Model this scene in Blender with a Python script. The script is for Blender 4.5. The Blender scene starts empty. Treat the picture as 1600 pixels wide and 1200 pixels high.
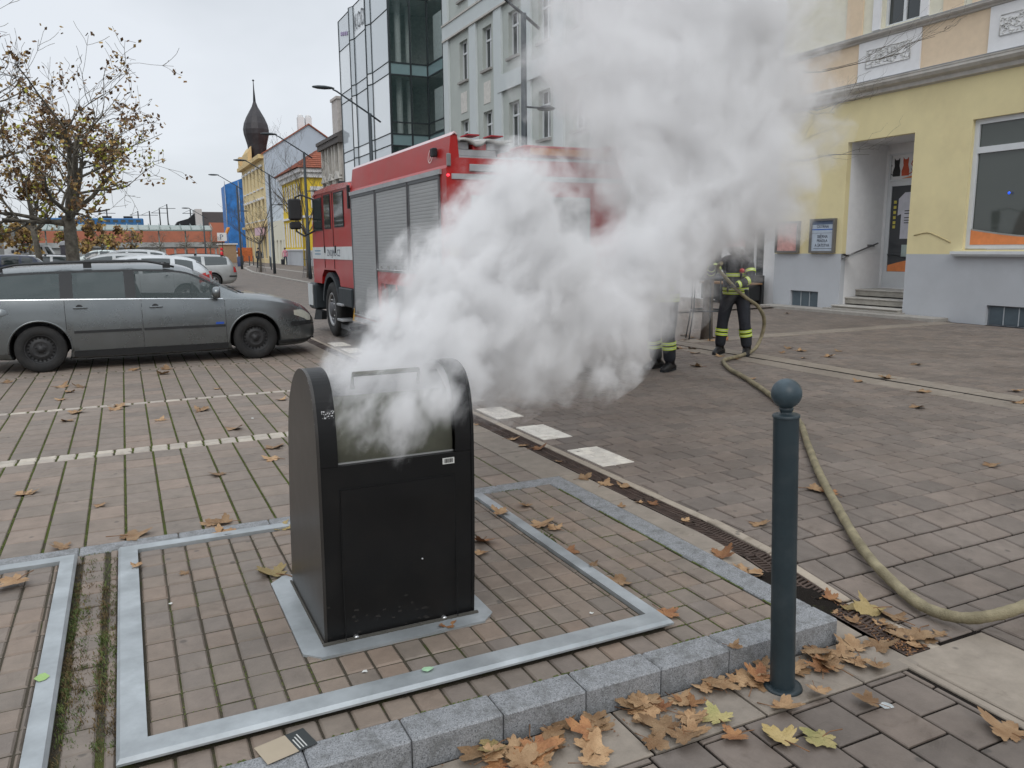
import bpy, bmesh, math, random
from mathutils import Vector, Matrix, noise
R = math.radians
random.seed(7)
scene = bpy.context.scene
col = scene.collection

# ------------------------------------------------------------------ camera
cam_d = bpy.data.cameras.new('camera'); cam = bpy.data.objects.new('camera', cam_d); col.objects.link(cam)
cam_d.sensor_width = 36.0; cam_d.lens = 28.05; cam_d.clip_start = .05; cam_d.clip_end = 2000
right = Vector((0.9006, -0.4345, -0.0091)); up = Vector((0.0814, 0.148, 0.9856)); fwd = Vector((0.4269, 0.8884, -0.1687))
m = Matrix((right.normalized(), up.normalized(), (-fwd).normalized())).transposed().to_4x4()
m.translation = (0, 0, 1.6)
cam.matrix_world = m
scene.camera = cam

# ------------------------------------------------------------------ world and sun (overcast)
SUN_EL, SUN_AZ = 38, 200
w = bpy.data.worlds.new('World'); scene.world = w; w.use_nodes = True
nt = w.node_tree; nt.nodes.clear()
out = nt.nodes.new('ShaderNodeOutputWorld'); bg = nt.nodes.new('ShaderNodeBackground')
sky = nt.nodes.new('ShaderNodeTexSky'); sky.sky_type = 'NISHITA'; sky.sun_disc = False
sky.sun_elevation = R(SUN_EL); sky.sun_rotation = R(SUN_AZ)
tc = nt.nodes.new('ShaderNodeTexCoord')
mp = nt.nodes.new('ShaderNodeMapping'); mp.inputs['Scale'].default_value = (1, 1, 2.6)
nz = nt.nodes.new('ShaderNodeTexNoise'); nz.inputs['Scale'].default_value = 1.7; nz.inputs['Detail'].default_value = 5; nz.inputs['Roughness'].default_value = .5
nz.inputs['Distortion'].default_value = .4
rp = nt.nodes.new('ShaderNodeValToRGB')
rp.color_ramp.elements[0].position = .38; rp.color_ramp.elements[0].color = (6.1, 6.5, 6.95, 1)
rp.color_ramp.elements[1].position = .62; rp.color_ramp.elements[1].color = (8.3, 8.7, 9.25, 1)
mx = nt.nodes.new('ShaderNodeMix'); mx.data_type = 'RGBA'; mx.inputs[0].default_value = .93
L = nt.links.new
L(tc.outputs['Generated'], mp.inputs['Vector']); L(mp.outputs['Vector'], nz.inputs['Vector'])
L(nz.outputs['Fac'], rp.inputs['Fac']); L(sky.outputs['Color'], mx.inputs[6]); L(rp.outputs['Color'], mx.inputs[7])
# an overcast sky is brighter overhead than at the horizon
sz = nt.nodes.new('ShaderNodeSeparateXYZ'); L(tc.outputs['Generated'], sz.inputs[0])
mz = nt.nodes.new('ShaderNodeMapRange'); mz.interpolation_type = 'SMOOTHSTEP'; mz.inputs[1].default_value = .3; mz.inputs[2].default_value = 1; mz.inputs[3].default_value = 1; mz.inputs[4].default_value = 2.05
L(sz.outputs['Z'], mz.inputs[0])
vz_ = nt.nodes.new('ShaderNodeVectorMath'); vz_.operation = 'SCALE'; L(mx.outputs[2], vz_.inputs[0]); L(mz.outputs[0], vz_.inputs['Scale'])
L(vz_.outputs[0], bg.inputs['Color']); bg.inputs['Strength'].default_value = .1
L(bg.outputs['Background'], out.inputs['Surface'])
sd = bpy.data.lights.new('sun', 'SUN'); sd.energy = .9; sd.angle = R(30); sd.color = (1, .97, .93)
so = bpy.data.objects.new('sun', sd); col.objects.link(so)
so.rotation_euler = (R(90 - SUN_EL), 0, R(180 - SUN_AZ))
scene.view_settings.view_transform = 'Standard'; scene.view_settings.look = 'None'
scene.view_settings.gamma = 1; scene.view_settings.exposure = 0; scene.view_settings.use_curve_mapping = False
cy = scene.cycles
cy.use_denoising = True
cy.max_bounces = 12; cy.diffuse_bounces = 3; cy.glossy_bounces = 3; cy.transmission_bounces = 4; cy.volume_bounces = 4; cy.transparent_max_bounces = 24
cy.volume_step_rate = 1.0; cy.volume_max_steps = 512
cy.use_adaptive_sampling = True; cy.adaptive_threshold = .02

# ------------------------------------------------------------------ tagging and linking
def tag(o, label=None, cat=None, group=None, kind=None):
    if label: o['label'] = label
    if cat: o['category'] = cat
    if group: o['group'] = group
    if kind: o['kind'] = kind
    return o
def empty(name, loc=(0, 0, 0), rz=0, **k):
    o = bpy.data.objects.new(name, None); col.objects.link(o); o.location = loc; o.rotation_euler = (0, 0, rz)
    o.empty_display_size = .1
    return tag(o, **k)
KIDS = {}
def link(name, me, parent=None, **k):
    o = bpy.data.objects.new(name, me); col.objects.link(o)
    if parent is not None:
        o.parent = parent; KIDS.setdefault(parent, []).append(o)
    return tag(o, **k)
def copy_tree(o, parent=None, loc=None, rz=None, label=None):
    c = o.copy(); col.objects.link(c)
    if parent is not None:
        c.parent = parent; KIDS.setdefault(parent, []).append(c)
    if loc is not None: c.location = loc
    if rz is not None: c.rotation_euler = (0, 0, rz)
    if label: c['label'] = label
    for ch in KIDS.get(o, []):
        copy_tree(ch, c)
    return c

# ------------------------------------------------------------------ materials
MATS = {}
def mat(name, c, rough=.6, metal=0, var=.12, scale=6, bump=0, bscale=80, spec=.4, coat=0, hue=None, dirt=0, dscale=1.5, dcol=(.08, .07, .06), emit=0, aniso=None, obj_var=0):
    if name in MATS: return MATS[name]
    m = bpy.data.materials.new(name); m.use_nodes = True; MATS[name] = m
    nt = m.node_tree; b = nt.nodes['Principled BSDF']
    N = nt.nodes.new; K = nt.links.new
    b.inputs['Roughness'].default_value = rough; b.inputs['Metallic'].default_value = metal
    b.inputs['Specular IOR Level'].default_value = spec; b.inputs['Coat Weight'].default_value = coat
    b.inputs['Coat Roughness'].default_value = .08
    tc = N('ShaderNodeTexCoord'); oi = N('ShaderNodeObjectInfo')
    va = N('ShaderNodeVectorMath'); va.operation = 'SCALE'
    va2 = N('ShaderNodeVectorMath'); va2.operation = 'ADD'
    cb = N('ShaderNodeCombineXYZ')
    for i in range(3): K(oi.outputs['Random'], cb.inputs[i])
    K(cb.outputs[0], va.inputs[0]); va.inputs['Scale'].default_value = 31.7
    K(tc.outputs['Object'], va2.inputs[0]); K(va.outputs[0], va2.inputs[1])
    n = N('ShaderNodeTexNoise'); n.inputs['Scale'].default_value = scale; n.inputs['Detail'].default_value = 6; n.inputs['Roughness'].default_value = .6
    K(va2.outputs[0], n.inputs['Vector'])
    r = N('ShaderNodeValToRGB')
    r.color_ramp.elements[0].position = .3; r.color_ramp.elements[1].position = .7
    r.color_ramp.elements[0].color = tuple(x * (1 - var) for x in c) + (1,)
    c2 = hue if hue else tuple(min(1, x * (1 + var)) for x in c)
    r.color_ramp.elements[1].color = tuple(c2) + (1,)
    K(n.outputs['Fac'], r.inputs['Fac'])
    last = r.outputs['Color']
    if obj_var:
        hs = N('ShaderNodeHueSaturation')
        mr = N('ShaderNodeMapRange'); mr.inputs[3].default_value = 1 - obj_var; mr.inputs[4].default_value = 1 + obj_var
        K(oi.outputs['Random'], mr.inputs[0]); K(mr.outputs[0], hs.inputs['Value']); K(last, hs.inputs['Color']); last = hs.outputs['Color']
    if dirt:
        g = N('ShaderNodeNewGeometry')
        n2 = N('ShaderNodeTexNoise'); n2.inputs['Scale'].default_value = dscale; n2.inputs['Detail'].default_value = 8; n2.inputs['Roughness'].default_value = .65
        K(g.outputs['Position'], n2.inputs['Vector'])
        r2 = N('ShaderNodeValToRGB'); r2.color_ramp.elements[0].position = .48; r2.color_ramp.elements[1].position = .72
        r2.color_ramp.elements[0].color = (0, 0, 0, 1); r2.color_ramp.elements[1].color = (dirt, dirt, dirt, 1)
        K(n2.outputs['Fac'], r2.inputs['Fac'])
        mx = N('ShaderNodeMix'); mx.data_type = 'RGBA'; K(r2.outputs['Color'], mx.inputs[0]); K(last, mx.inputs[6]); mx.inputs[7].default_value = tuple(dcol) + (1,)
        last = mx.outputs[2]
    K(last, b.inputs['Base Color'])
    if rough < .9:
        mr2 = N('ShaderNodeMapRange'); mr2.inputs[3].default_value = max(0.02, rough - .08); mr2.inputs[4].default_value = min(1, rough + .1)
        K(n.outputs['Fac'], mr2.inputs[0]); K(mr2.outputs[0], b.inputs['Roughness'])
    if bump:
        n3 = N('ShaderNodeTexNoise'); n3.inputs['Scale'].default_value = bscale; n3.inputs['Detail'].default_value = 5
        K(va2.outputs[0], n3.inputs['Vector'])
        bp = N('ShaderNodeBump'); bp.inputs['Strength'].default_value = bump; bp.inputs['Distance'].default_value = .01
        K(n3.outputs['Fac'], bp.inputs['Height']); K(bp.outputs[0], b.inputs['Normal'])
    if emit:
        b.inputs['Emission Color'].default_value = tuple(c) + (1,); b.inputs['Emission Strength'].default_value = emit
    return m

def glass_mat(name, c, rough=.03, alpha=1.0, spec=.6, wav=0):
    """window glass: dark tinted, mirrors the sky; alpha < 1 lets one see through"""
    if name in MATS: return MATS[name]
    m = bpy.data.materials.new(name); m.use_nodes = True; MATS[name] = m
    nt = m.node_tree; b = nt.nodes['Principled BSDF']; N = nt.nodes.new; K = nt.links.new
    b.inputs['Base Color'].default_value = tuple(c) + (1,); b.inputs['Roughness'].default_value = rough
    b.inputs['Specular IOR Level'].default_value = spec; b.inputs['Alpha'].default_value = alpha
    if wav:
        tc = N('ShaderNodeTexCoord'); n = N('ShaderNodeTexNoise'); n.inputs['Scale'].default_value = 1.2
        K(tc.outputs['Object'], n.inputs['Vector']); bp = N('ShaderNodeBump'); bp.inputs['Strength'].default_value = wav; bp.inputs['Distance'].default_value = .05
        K(n.outputs['Fac'], bp.inputs['Height']); K(bp.outputs[0], b.inputs['Normal'])
    return m

# ------------------------------------------------------------------ mesh builder
class MB:
    def __init__(s): s.v = []; s.f = []; s.m = []; s.sm = []; s.t = []
    def add(s, vs, fs, mi=0, smooth=False, tint=None):
        o = len(s.v); s.v += [tuple(v) for v in vs]
        for f in fs:
            s.f.append(tuple(i + o for i in f)); s.m.append(mi); s.sm.append(smooth)
            s.t.append(tint)
        return s
    def box(s, x0, x1, y0, y1, z0, z1, mi=0, ch=0, tint=None):
        if x0 > x1: x0, x1 = x1, x0
        if y0 > y1: y0, y1 = y1, y0
        if z0 > z1: z0, z1 = z1, z0
        if ch:
            c = min(ch, (x1 - x0) * .45, (y1 - y0) * .45, (z1 - z0) * .45)
            rings = []
            for z, k in ((z0, c), (z0 + c, 0), (z1 - c, 0), (z1, c)):
                a0, a1, b0, b1 = x0 + k, x1 - k, y0 + k, y1 - k
                q = c if k == 0 else 0
                if k == 0:
                    rings.append([(a0 + c, b0, z), (a1 - c, b0, z), (a1, b0 + c, z), (a1, b1 - c, z), (a1 - c, b1, z), (a0 + c, b1, z), (a0, b1 - c, z), (a0, b0 + c, z)])
                else:
                    rings.append([(a0, b0, z), (a1, b0, z), (a1, b0, z), (a1, b1, z), (a1, b1, z), (a0, b1, z), (a0, b1, z), (a0, b0, z)])
            vs = []; 
            # top and bottom rings have four distinct corners
            def four(r): return [r[0], r[1], r[3], r[5]]
            vs = four(rings[0]) + rings[1] + rings[2] + four(rings[3])
            f = [(3, 2, 1, 0), (20, 21, 22, 23)]
            M1 = [0, 1, 1, 2, 2, 3, 3, 0]
            for i in range(8):
                j = (i + 1) % 8
                a, b = M1[i], M1[j]
                if a == b: f.append((a, 4 + j, 4 + i)); f.append((12 + i, 12 + j, 20 + a))
                else: f.append((a, b, 4 + j, 4 + i)); f.append((12 + i, 12 + j, 20 + b, 20 + a))
                f.append((4 + i, 4 + j, 12 + j, 12 + i))
            return s.add(vs, f, mi, tint=tint)
        vs = [(x0, y0, z0), (x1, y0, z0), (x1, y1, z0), (x0, y1, z0), (x0, y0, z1), (x1, y0, z1), (x1, y1, z1), (x0, y1, z1)]
        return s.add(vs, [(3, 2, 1, 0), (4, 5, 6, 7), (0, 1, 5, 4), (1, 2, 6, 5), (2, 3, 7, 6), (3, 0, 4, 7)], mi, tint=tint)
    def prism(s, poly, d0, d1, axis='x', mi=0, smooth=False):
        """poly: 2D outline; axis x -> (y,z), y -> (x,z), z -> (x,y)"""
        def P(p, d):
            return (d, p[0], p[1]) if axis == 'x' else ((p[0], d, p[1]) if axis == 'y' else (p[0], p[1], d))
        n = len(poly); area = sum(poly[i][0] * poly[(i + 1) % n][1] - poly[(i + 1) % n][0] * poly[i][1] for i in range(n))
        if (area < 0) != (axis == 'y'): poly = poly[::-1]
        if d0 > d1: d0, d1 = d1, d0
        vs = [P(p, d0) for p in poly] + [P(p, d1) for p in poly]
        fs = [tuple(range(n - 1, -1, -1)), tuple(range(n, 2 * n))]
        s.add(vs, fs, mi)
        return s.add(vs, [(i, (i + 1) % n, n + (i + 1) % n, n + i) for i in range(n)], mi, smooth)
    def tube(s, pts, r, n=8, mi=0, cap=True, smooth=True):
        pts = [Vector(p) for p in pts]; rs = r if isinstance(r, (list, tuple)) else [r] * len(pts)
        vs = []; ref = None
        for i, p in enumerate(pts):
            d = (pts[min(i + 1, len(pts) - 1)] - pts[max(i - 1, 0)])
            if d.length < 1e-9: d = Vector((0, 0, 1))
            d.normalize()
            if ref is None: ref = Vector((1, 0, 0)) if abs(d.x) < .8 else Vector((0, 1, 0))
            a = ref - d * ref.dot(d)
            if a.length < 1e-4: a = d.orthogonal()
            a.normalize(); ref = a; b = d.cross(a)
            for k in range(n):
                t = 2 * math.pi * k / n; vs.append(p + (a * math.cos(t) + b * math.sin(t)) * rs[i])
        fs = [(i * n + k, i * n + (k + 1) % n, (i + 1) * n + (k + 1) % n, (i + 1) * n + k) for i in range(len(pts) - 1) for k in range(n)]
        s.add(vs, fs, mi, smooth)
        if cap:
            o = len(s.v) - len(vs)
            s.f += [tuple(o + k for k in range(n - 1, -1, -1)), tuple(o + (len(pts) - 1) * n + k for k in range(n))]
            s.m += [mi, mi]; s.sm += [False, False]; s.t += [None, None]
        return s
    def lathe(s, prof, c=(0, 0, 0), n=24, axis='z', mi=0, smooth=True, cap=False):
        """prof: (radius, height)"""
        vs = []
        for r, h in prof:
            for k in range(n):
                t = 2 * math.pi * k / n; a, b = r * math.cos(t), r * math.sin(t)
                p = (a, b, h) if axis == 'z' else ((h, a, b) if axis == 'x' else (b, h, a))
                vs.append((p[0] + c[0], p[1] + c[1], p[2] + c[2]))
        fs = [(i * n + k, i * n + (k + 1) % n, (i + 1) * n + (k + 1) % n, (i + 1) * n + k) for i in range(len(prof) - 1) for k in range(n)]
        s.add(vs, fs, mi, smooth)
        if cap:
            o = len(s.v) - len(vs)
            s.f += [tuple(o + k for k in range(n - 1, -1, -1)), tuple(o + (len(prof) - 1) * n + k for k in range(n))]
            s.m += [mi, mi]; s.sm += [False, False]; s.t += [None, None]
        return s
    def quad(s, a, b, c, d, mi=0): return s.add([a, b, c, d], [(0, 1, 2, 3)], mi)
    def me(s, name, mats, tintattr=False):
        me = bpy.data.meshes.new(name); me.from_pydata(s.v, [], s.f)
        if not isinstance(mats, (list, tuple)): mats = [mats]
        for m in mats: me.materials.append(m)
        me.polygons.foreach_set('material_index', s.m); me.polygons.foreach_set('use_smooth', s.sm)
        if tintattr:
            at = me.attributes.new('tint', 'FLOAT', 'FACE'); at.data.foreach_set('value', [t or 0 for t in s.t])
        me.update(); return me
    def build(s, name, mats, parent=None, **k):
        return link(name, s.me(name, mats), parent, **k)

def eval_mesh(o, name):
    dg = bpy.context.evaluated_depsgraph_get(); dg.update()
    me = bpy.data.meshes.new_from_object(o.evaluated_get(dg), depsgraph=dg); me.name = name
    bpy.data.objects.remove(o, do_unlink=True); return me
def text_obj(body, size, mtx, m, parent, name='lettering', extrude=.001, align='LEFT', width=1.0):
    cu = bpy.data.curves.new('t', 'FONT'); cu.body = body; cu.size = size; cu.extrude = extrude; cu.align_x = align
    cu.resolution_u = 2
    o = bpy.data.objects.new('t', cu); col.objects.link(o)
    me = eval_mesh(o, name); me.materials.clear(); me.materials.append(m)
    me.transform(mtx @ Matrix.Diagonal((width, 1, 1, 1)))
    return link(name, me, parent)
def frame_mtx(origin, xdir, ydir):
    x = Vector(xdir).normalized(); y = Vector(ydir).normalized(); z = x.cross(y)
    mm = Matrix((x, y, z)).transposed().to_4x4(); mm.translation = origin; return mm

def catmull(P, n=8):
    P = [Vector(p) for p in P]; out = []
    for i in range(len(P) - 1):
        p0, p1, p2, p3 = P[max(i-1, 0)], P[i], P[i+1], P[min(i+2, len(P)-1)]
        for k in range(n):
            t = k / n; out.append(.5 * ((2*p1) + (-p0 + p2)*t + (2*p0 - 5*p1 + 4*p2 - p3)*t*t + (-p0 + 3*p1 - 3*p2 + p3)*t**3))
    out.append(P[-1]); return out

# ------------------------------------------------------------------ ground materials
def g_h(x, y):
    """ground height: level around the platform, ramping down 10 cm in front of it"""
    if x < 2.66: return -.1 if y < 2.3 else 0.0
    t = min(1, max(0, (3.4 - y) / 1.15)); return -.1 * t * t * (3 - 2 * t)
def g_slope(x, y): return (g_h(x, y + .05) - g_h(x, y - .05)) / .1 if x >= 2.66 else 0

def paver_mat(name, ramp, rough=.75, wet=.35, bump=.25, far=None, k_=1.0):
    ramp = [(c[0] * 1.42 * k_, c[1] * 1.33 * k_, c[2] * 1.24 * k_) for c in ramp]
    m = bpy.data.materials.new(name); m.use_nodes = True; MATS[name] = m
    nt = m.node_tree; b = nt.nodes['Principled BSDF']; N = nt.nodes.new; K = nt.links.new
    b.inputs['Specular IOR Level'].default_value = .35
    g = N('ShaderNodeNewGeometry'); oi = N('ShaderNodeObjectInfo'); at = N('ShaderNodeAttribute'); at.attribute_name = 'tint'
    ad = N('ShaderNodeMath'); ad.operation = 'ADD'; fr = N('ShaderNodeMath'); fr.operation = 'FRACT'
    K(oi.outputs['Random'], ad.inputs[0]); K(at.outputs['Fac'], ad.inputs[1]); K(ad.outputs[0], fr.inputs[0])
    r = N('ShaderNodeValToRGB')
    els = r.color_ramp.elements
    for i, c in enumerate(ramp):
        e = els[i] if i < 2 else els.new(.5)
        e.color = tuple(c) + (1,)
    for i, e in enumerate(list(els)): e.position = i / (len(ramp) - 1)
    if far:
        br = N('ShaderNodeTexBrick'); br.offset = far[3]; br.inputs['Scale'].default_value = 1; br.inputs['Brick Width'].default_value = far[0]; br.inputs['Row Height'].default_value = far[1]
        br.inputs['Mortar Size'].default_value = .006; br.inputs['Color1'].default_value = (0, 0, 0, 1); br.inputs['Color2'].default_value = (1, 1, 1, 1); br.inputs['Mortar'].default_value = (.5, .5, .5, 1)
        mpp = N('ShaderNodeMapping'); mpp.inputs['Rotation'].default_value = (0, 0, far[2]); K(g.outputs['Position'], mpp.inputs[0]); K(mpp.outputs[0], br.inputs['Vector'])
        K(br.outputs['Color'], r.inputs['Fac'])
    else: K(fr.outputs[0], r.inputs['Fac'])
    n = N('ShaderNodeTexNoise'); n.inputs['Scale'].default_value = 9; n.inputs['Detail'].default_value = 8; n.inputs['Roughness'].default_value = .7
    K(g.outputs['Position'], n.inputs['Vector'])
    mr = N('ShaderNodeMapRange'); mr.inputs[1].default_value = .3; mr.inputs[2].default_value = .7; mr.inputs[3].default_value = .82; mr.inputs[4].default_value = 1.16
    K(n.outputs['Fac'], mr.inputs[0])
    hs = N('ShaderNodeHueSaturation'); K(mr.outputs[0], hs.inputs['Value']); K(r.outputs['Color'], hs.inputs['Color'])
    n2 = N('ShaderNodeTexNoise'); n2.inputs['Scale'].default_value = .9; n2.inputs['Detail'].default_value = 7; n2.inputs['Roughness'].default_value = .6
    K(g.outputs['Position'], n2.inputs['Vector'])
    r2 = N('ShaderNodeValToRGB'); r2.color_ramp.elements[0].position = .4; r2.color_ramp.elements[1].position = .7
    r2.color_ramp.elements[0].color = (0, 0, 0, 1); r2.color_ramp.elements[1].color = (wet, wet, wet, 1)
    K(n2.outputs['Fac'], r2.inputs['Fac'])
    mx = N('ShaderNodeMix'); mx.data_type = 'RGBA'; mx.blend_type = 'MULTIPLY'; K(r2.outputs['Color'], mx.inputs[0]); K(hs.outputs['Color'], mx.inputs[6]); mx.inputs[7].default_value = (.5, .47, .45, 1)
    last = mx.outputs[2]
    n5 = N('ShaderNodeTexNoise'); n5.inputs['Scale'].default_value = 3.3; n5.inputs['Detail'].default_value = 9; n5.inputs['Roughness'].default_value = .75; n5.inputs['Distortion'].default_value = 1.2; K(g.outputs['Position'], n5.inputs['Vector'])
    r5 = N('ShaderNodeValToRGB'); r5.color_ramp.elements[0].position = .56; r5.color_ramp.elements[0].color = (0, 0, 0, 1); r5.color_ramp.elements[1].position = .68; r5.color_ramp.elements[1].color = (.55, .55, .55, 1); K(n5.outputs['Fac'], r5.inputs['Fac'])
    mx5 = N('ShaderNodeMix'); mx5.data_type = 'RGBA'; mx5.blend_type = 'MULTIPLY'; K(r5.outputs['Color'], mx5.inputs[0]); K(last, mx5.inputs[6]); mx5.inputs[7].default_value = (.55, .52, .48, 1)
    last = mx5.outputs[2]
    # small dark spots (gum, stains)
    vo = N('ShaderNodeTexVoronoi'); vo.inputs['Scale'].default_value = 5.5; vo.inputs['Randomness'].default_value = 1; K(g.outputs['Position'], vo.inputs['Vector'])
    r3 = N('ShaderNodeValToRGB'); r3.color_ramp.elements[0].position = .05; r3.color_ramp.elements[0].color = (.6, .6, .6, 1); r3.color_ramp.elements[1].position = .1; r3.color_ramp.elements[1].color = (0, 0, 0, 1)
    K(vo.outputs['Distance'], r3.inputs['Fac'])
    mx3 = N('ShaderNodeMix'); mx3.data_type = 'RGBA'; K(r3.outputs['Color'], mx3.inputs[0]); K(last, mx3.inputs[6]); mx3.inputs[7].default_value = (.05, .045, .04, 1)
    last = mx3.outputs[2]
    if far:
        mx2 = N('ShaderNodeMix'); mx2.data_type = 'RGBA'; K(br.outputs['Fac'], mx2.inputs[0]); K(last, mx2.inputs[6]); mx2.inputs[7].default_value = tuple(far[4]) + (1,)
        last = mx2.outputs[2]
    K(last, b.inputs['Base Color'])
    mr2 = N('ShaderNodeMapRange'); mr2.inputs[3].default_value = rough + .1; mr2.inputs[4].default_value = rough - .22
    K(n2.outputs['Fac'], mr2.inputs[0]); K(mr2.outputs[0], b.inputs['Roughness'])
    n3 = N('ShaderNodeTexNoise'); n3.inputs['Scale'].default_value = 130; n3.inputs['Detail'].default_value = 4; K(g.outputs['Position'], n3.inputs['Vector'])
    bp = N('ShaderNodeBump'); bp.inputs['Strength'].default_value = bump; bp.inputs['Distance'].default_value = .006
    K(n3.outputs['Fac'], bp.inputs['Height']); K(bp.outputs[0], b.inputs['Normal'])
    return m

K_ = 1.35
PARK = [(.155, .136, .12), (.168, .149, .133), (.14, .127, .115), (.175, .15, .13), (.158, .141, .127), (.188, .156, .134), (.148, .131, .116)]
RGT = [(.14, .126, .116), (.155, .138, .126), (.125, .113, .105), (.165, .143, .128), (.148, .132, .121)]
LID = [(.155, .137, .119), (.172, .147, .125), (.14, .126, .113), (.185, .15, .124), (.158, .14, .123), (.146, .131, .12), (.172, .146, .125)]
m_park = paver_mat('paver_brown', PARK)
m_right = paver_mat('paver_grey', RGT, wet=.55, k_=.9)
m_lid = paver_mat('paver_small', LID, rough=.62, wet=.45, k_=.93)
m_slab = paver_mat('sandstone_slab', [(.225, .205, .18), (.25, .228, .198), (.21, .193, .172)], wet=.4, k_=.82)
m_conc = paver_mat('concrete_edge', [(.26, .235, .2), (.3, .27, .23), (.24, .22, .19)], wet=.3)
m_white = paver_mat('white_stone', [(.5, .5, .48), (.56, .56, .53), (.45, .45, .43)], wet=.25)
m_cob = paver_mat('pale_cobble', [(.3, .29, .265), (.36, .345, .31), (.27, .255, .235)], wet=.25)

def granite_mat():
    m = bpy.data.materials.new('granite'); m.use_nodes = True; nt = m.node_tree; b = nt.nodes['Principled BSDF']; N = nt.nodes.new; K = nt.links.new
    g = N('ShaderNodeNewGeometry')
    vo = N('ShaderNodeTexVoronoi'); vo.inputs['Scale'].default_value = 260; K(g.outputs['Position'], vo.inputs['Vector'])
    r = N('ShaderNodeValToRGB'); e = r.color_ramp.elements; e[0].position = .0; e[0].color = (.065, .066, .07, 1); e[1].position = 1; e[1].color = (.33, .335, .34, 1)
    q = e.new(.3); q.color = (.19, .196, .203, 1)
    K(vo.outputs['Color'], r.inputs['Fac'])
    n = N('ShaderNodeTexNoise'); n.inputs['Scale'].default_value = 14; n.inputs['Detail'].default_value = 7; n.inputs['Roughness'].default_value = .7; K(g.outputs['Position'], n.inputs['Vector'])
    r2 = N('ShaderNodeValToRGB'); r2.color_ramp.elements[0].position = .47; r2.color_ramp.elements[0].color = (0, 0, 0, 1); r2.color_ramp.elements[1].position = .7; r2.color_ramp.elements[1].color = (.85, .85, .85, 1)
    K(n.outputs['Fac'], r2.inputs['Fac'])
    mx = N('ShaderNodeMix'); mx.data_type = 'RGBA'; K(r2.outputs['Color'], mx.inputs[0]); K(r.outputs['Color'], mx.inputs[6]); mx.inputs[7].default_value = (.1, .1, .095, 1)
    K(mx.outputs[2], b.inputs['Base Color']); b.inputs['Roughness'].default_value = .7
    bp = N('ShaderNodeBump'); bp.inputs['Strength'].default_value = .3; bp.inputs['Distance'].default_value = .004; K(vo.outputs['Distance'], bp.inputs['Height']); K(bp.outputs[0], b.inputs['Normal'])
    return m
m_gran = granite_mat()
def bed_mat(name, moss, mosscol=(.075, .095, .022)):
    m = bpy.data.materials.new(name); m.use_nodes = True; nt = m.node_tree; b = nt.nodes['Principled BSDF']; N = nt.nodes.new; K = nt.links.new
    g = N('ShaderNodeNewGeometry'); n = N('ShaderNodeTexNoise'); n.inputs['Scale'].default_value = 2.6; n.inputs['Detail'].default_value = 9; n.inputs['Roughness'].default_value = .72
    K(g.outputs['Position'], n.inputs['Vector'])
    r = N('ShaderNodeValToRGB'); e = r.color_ramp.elements; e[0].position = .62 - moss; e[0].color = (.07, .06, .045, 1) if moss > -.04 else (.016, .013, .011, 1); e[1].position = .72 - moss; e[1].color = tuple(mosscol) + (1,)
    K(n.outputs['Fac'], r.inputs['Fac']); K(r.outputs['Color'], b.inputs['Base Color']); b.inputs['Roughness'].default_value = .95; b.inputs['Specular IOR Level'].default_value = .1
    n3 = N('ShaderNodeTexNoise'); n3.inputs['Scale'].default_value = 160; K(g.outputs['Position'], n3.inputs['Vector'])
    bp = N('ShaderNodeBump'); bp.inputs['Strength'].default_value = .8; bp.inputs['Distance'].default_value = .01; K(n3.outputs['Fac'], bp.inputs['Height']); K(bp.outputs[0], b.inputs['Normal'])
    return m
m_bed_park = bed_mat('joint_moss_park', .2); m_bed_lid = bed_mat('joint_lid', .08, (.05, .06, .02)); m_bed_strip = bed_mat('joint_moss_strip', .12, (.07, .075, .025)); m_bed_right = bed_mat('joint_dark', -.05)

def sheet(name, x0, x1, y0, y1, dz, m, nx=1, ny=1, kind='structure', parent=None, z=None):
    b = MB(); vs = []
    for j in range(ny + 1):
        for i in range(nx + 1):
            x = x0 + (x1 - x0) * i / nx; y = y0 + (y1 - y0) * j / ny
            vs.append((x, y, (g_h(x, y) if z is None else z) + dz))
    b.add(vs, [(j * (nx + 1) + i, j * (nx + 1) + i + 1, (j + 1) * (nx + 1) + i + 1, (j + 1) * (nx + 1) + i) for j in range(ny) for i in range(nx)])
    return b.build(name, m, parent, kind=kind)

CELLMESH = {}
def unit_paver(w, d, m, th=.03, ch=.004):
    k = (round(w, 3), round(d, 3), m.name)
    if k not in CELLMESH:
        b = MB(); top = 0; 
        vs = [(-w/2, -d/2, -th), (w/2, -d/2, -th), (w/2, d/2, -th), (-w/2, d/2, -th), (-w/2, -d/2, -ch), (w/2, -d/2, -ch), (w/2, d/2, -ch), (-w/2, d/2, -ch),
              (-w/2+ch, -d/2+ch, 0), (w/2-ch, -d/2+ch, 0), (w/2-ch, d/2-ch, 0), (-w/2+ch, d/2-ch, 0)]
        b.add(vs, [(0, 1, 5, 4), (1, 2, 6, 5), (2, 3, 7, 6), (3, 0, 4, 7), (4, 5, 9, 8), (5, 6, 10, 9), (6, 7, 11, 10), (7, 4, 8, 11), (8, 9, 10, 11)])
        CELLMESH[k] = b.me('paver', m)
    return CELLMESH[k]
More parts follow.
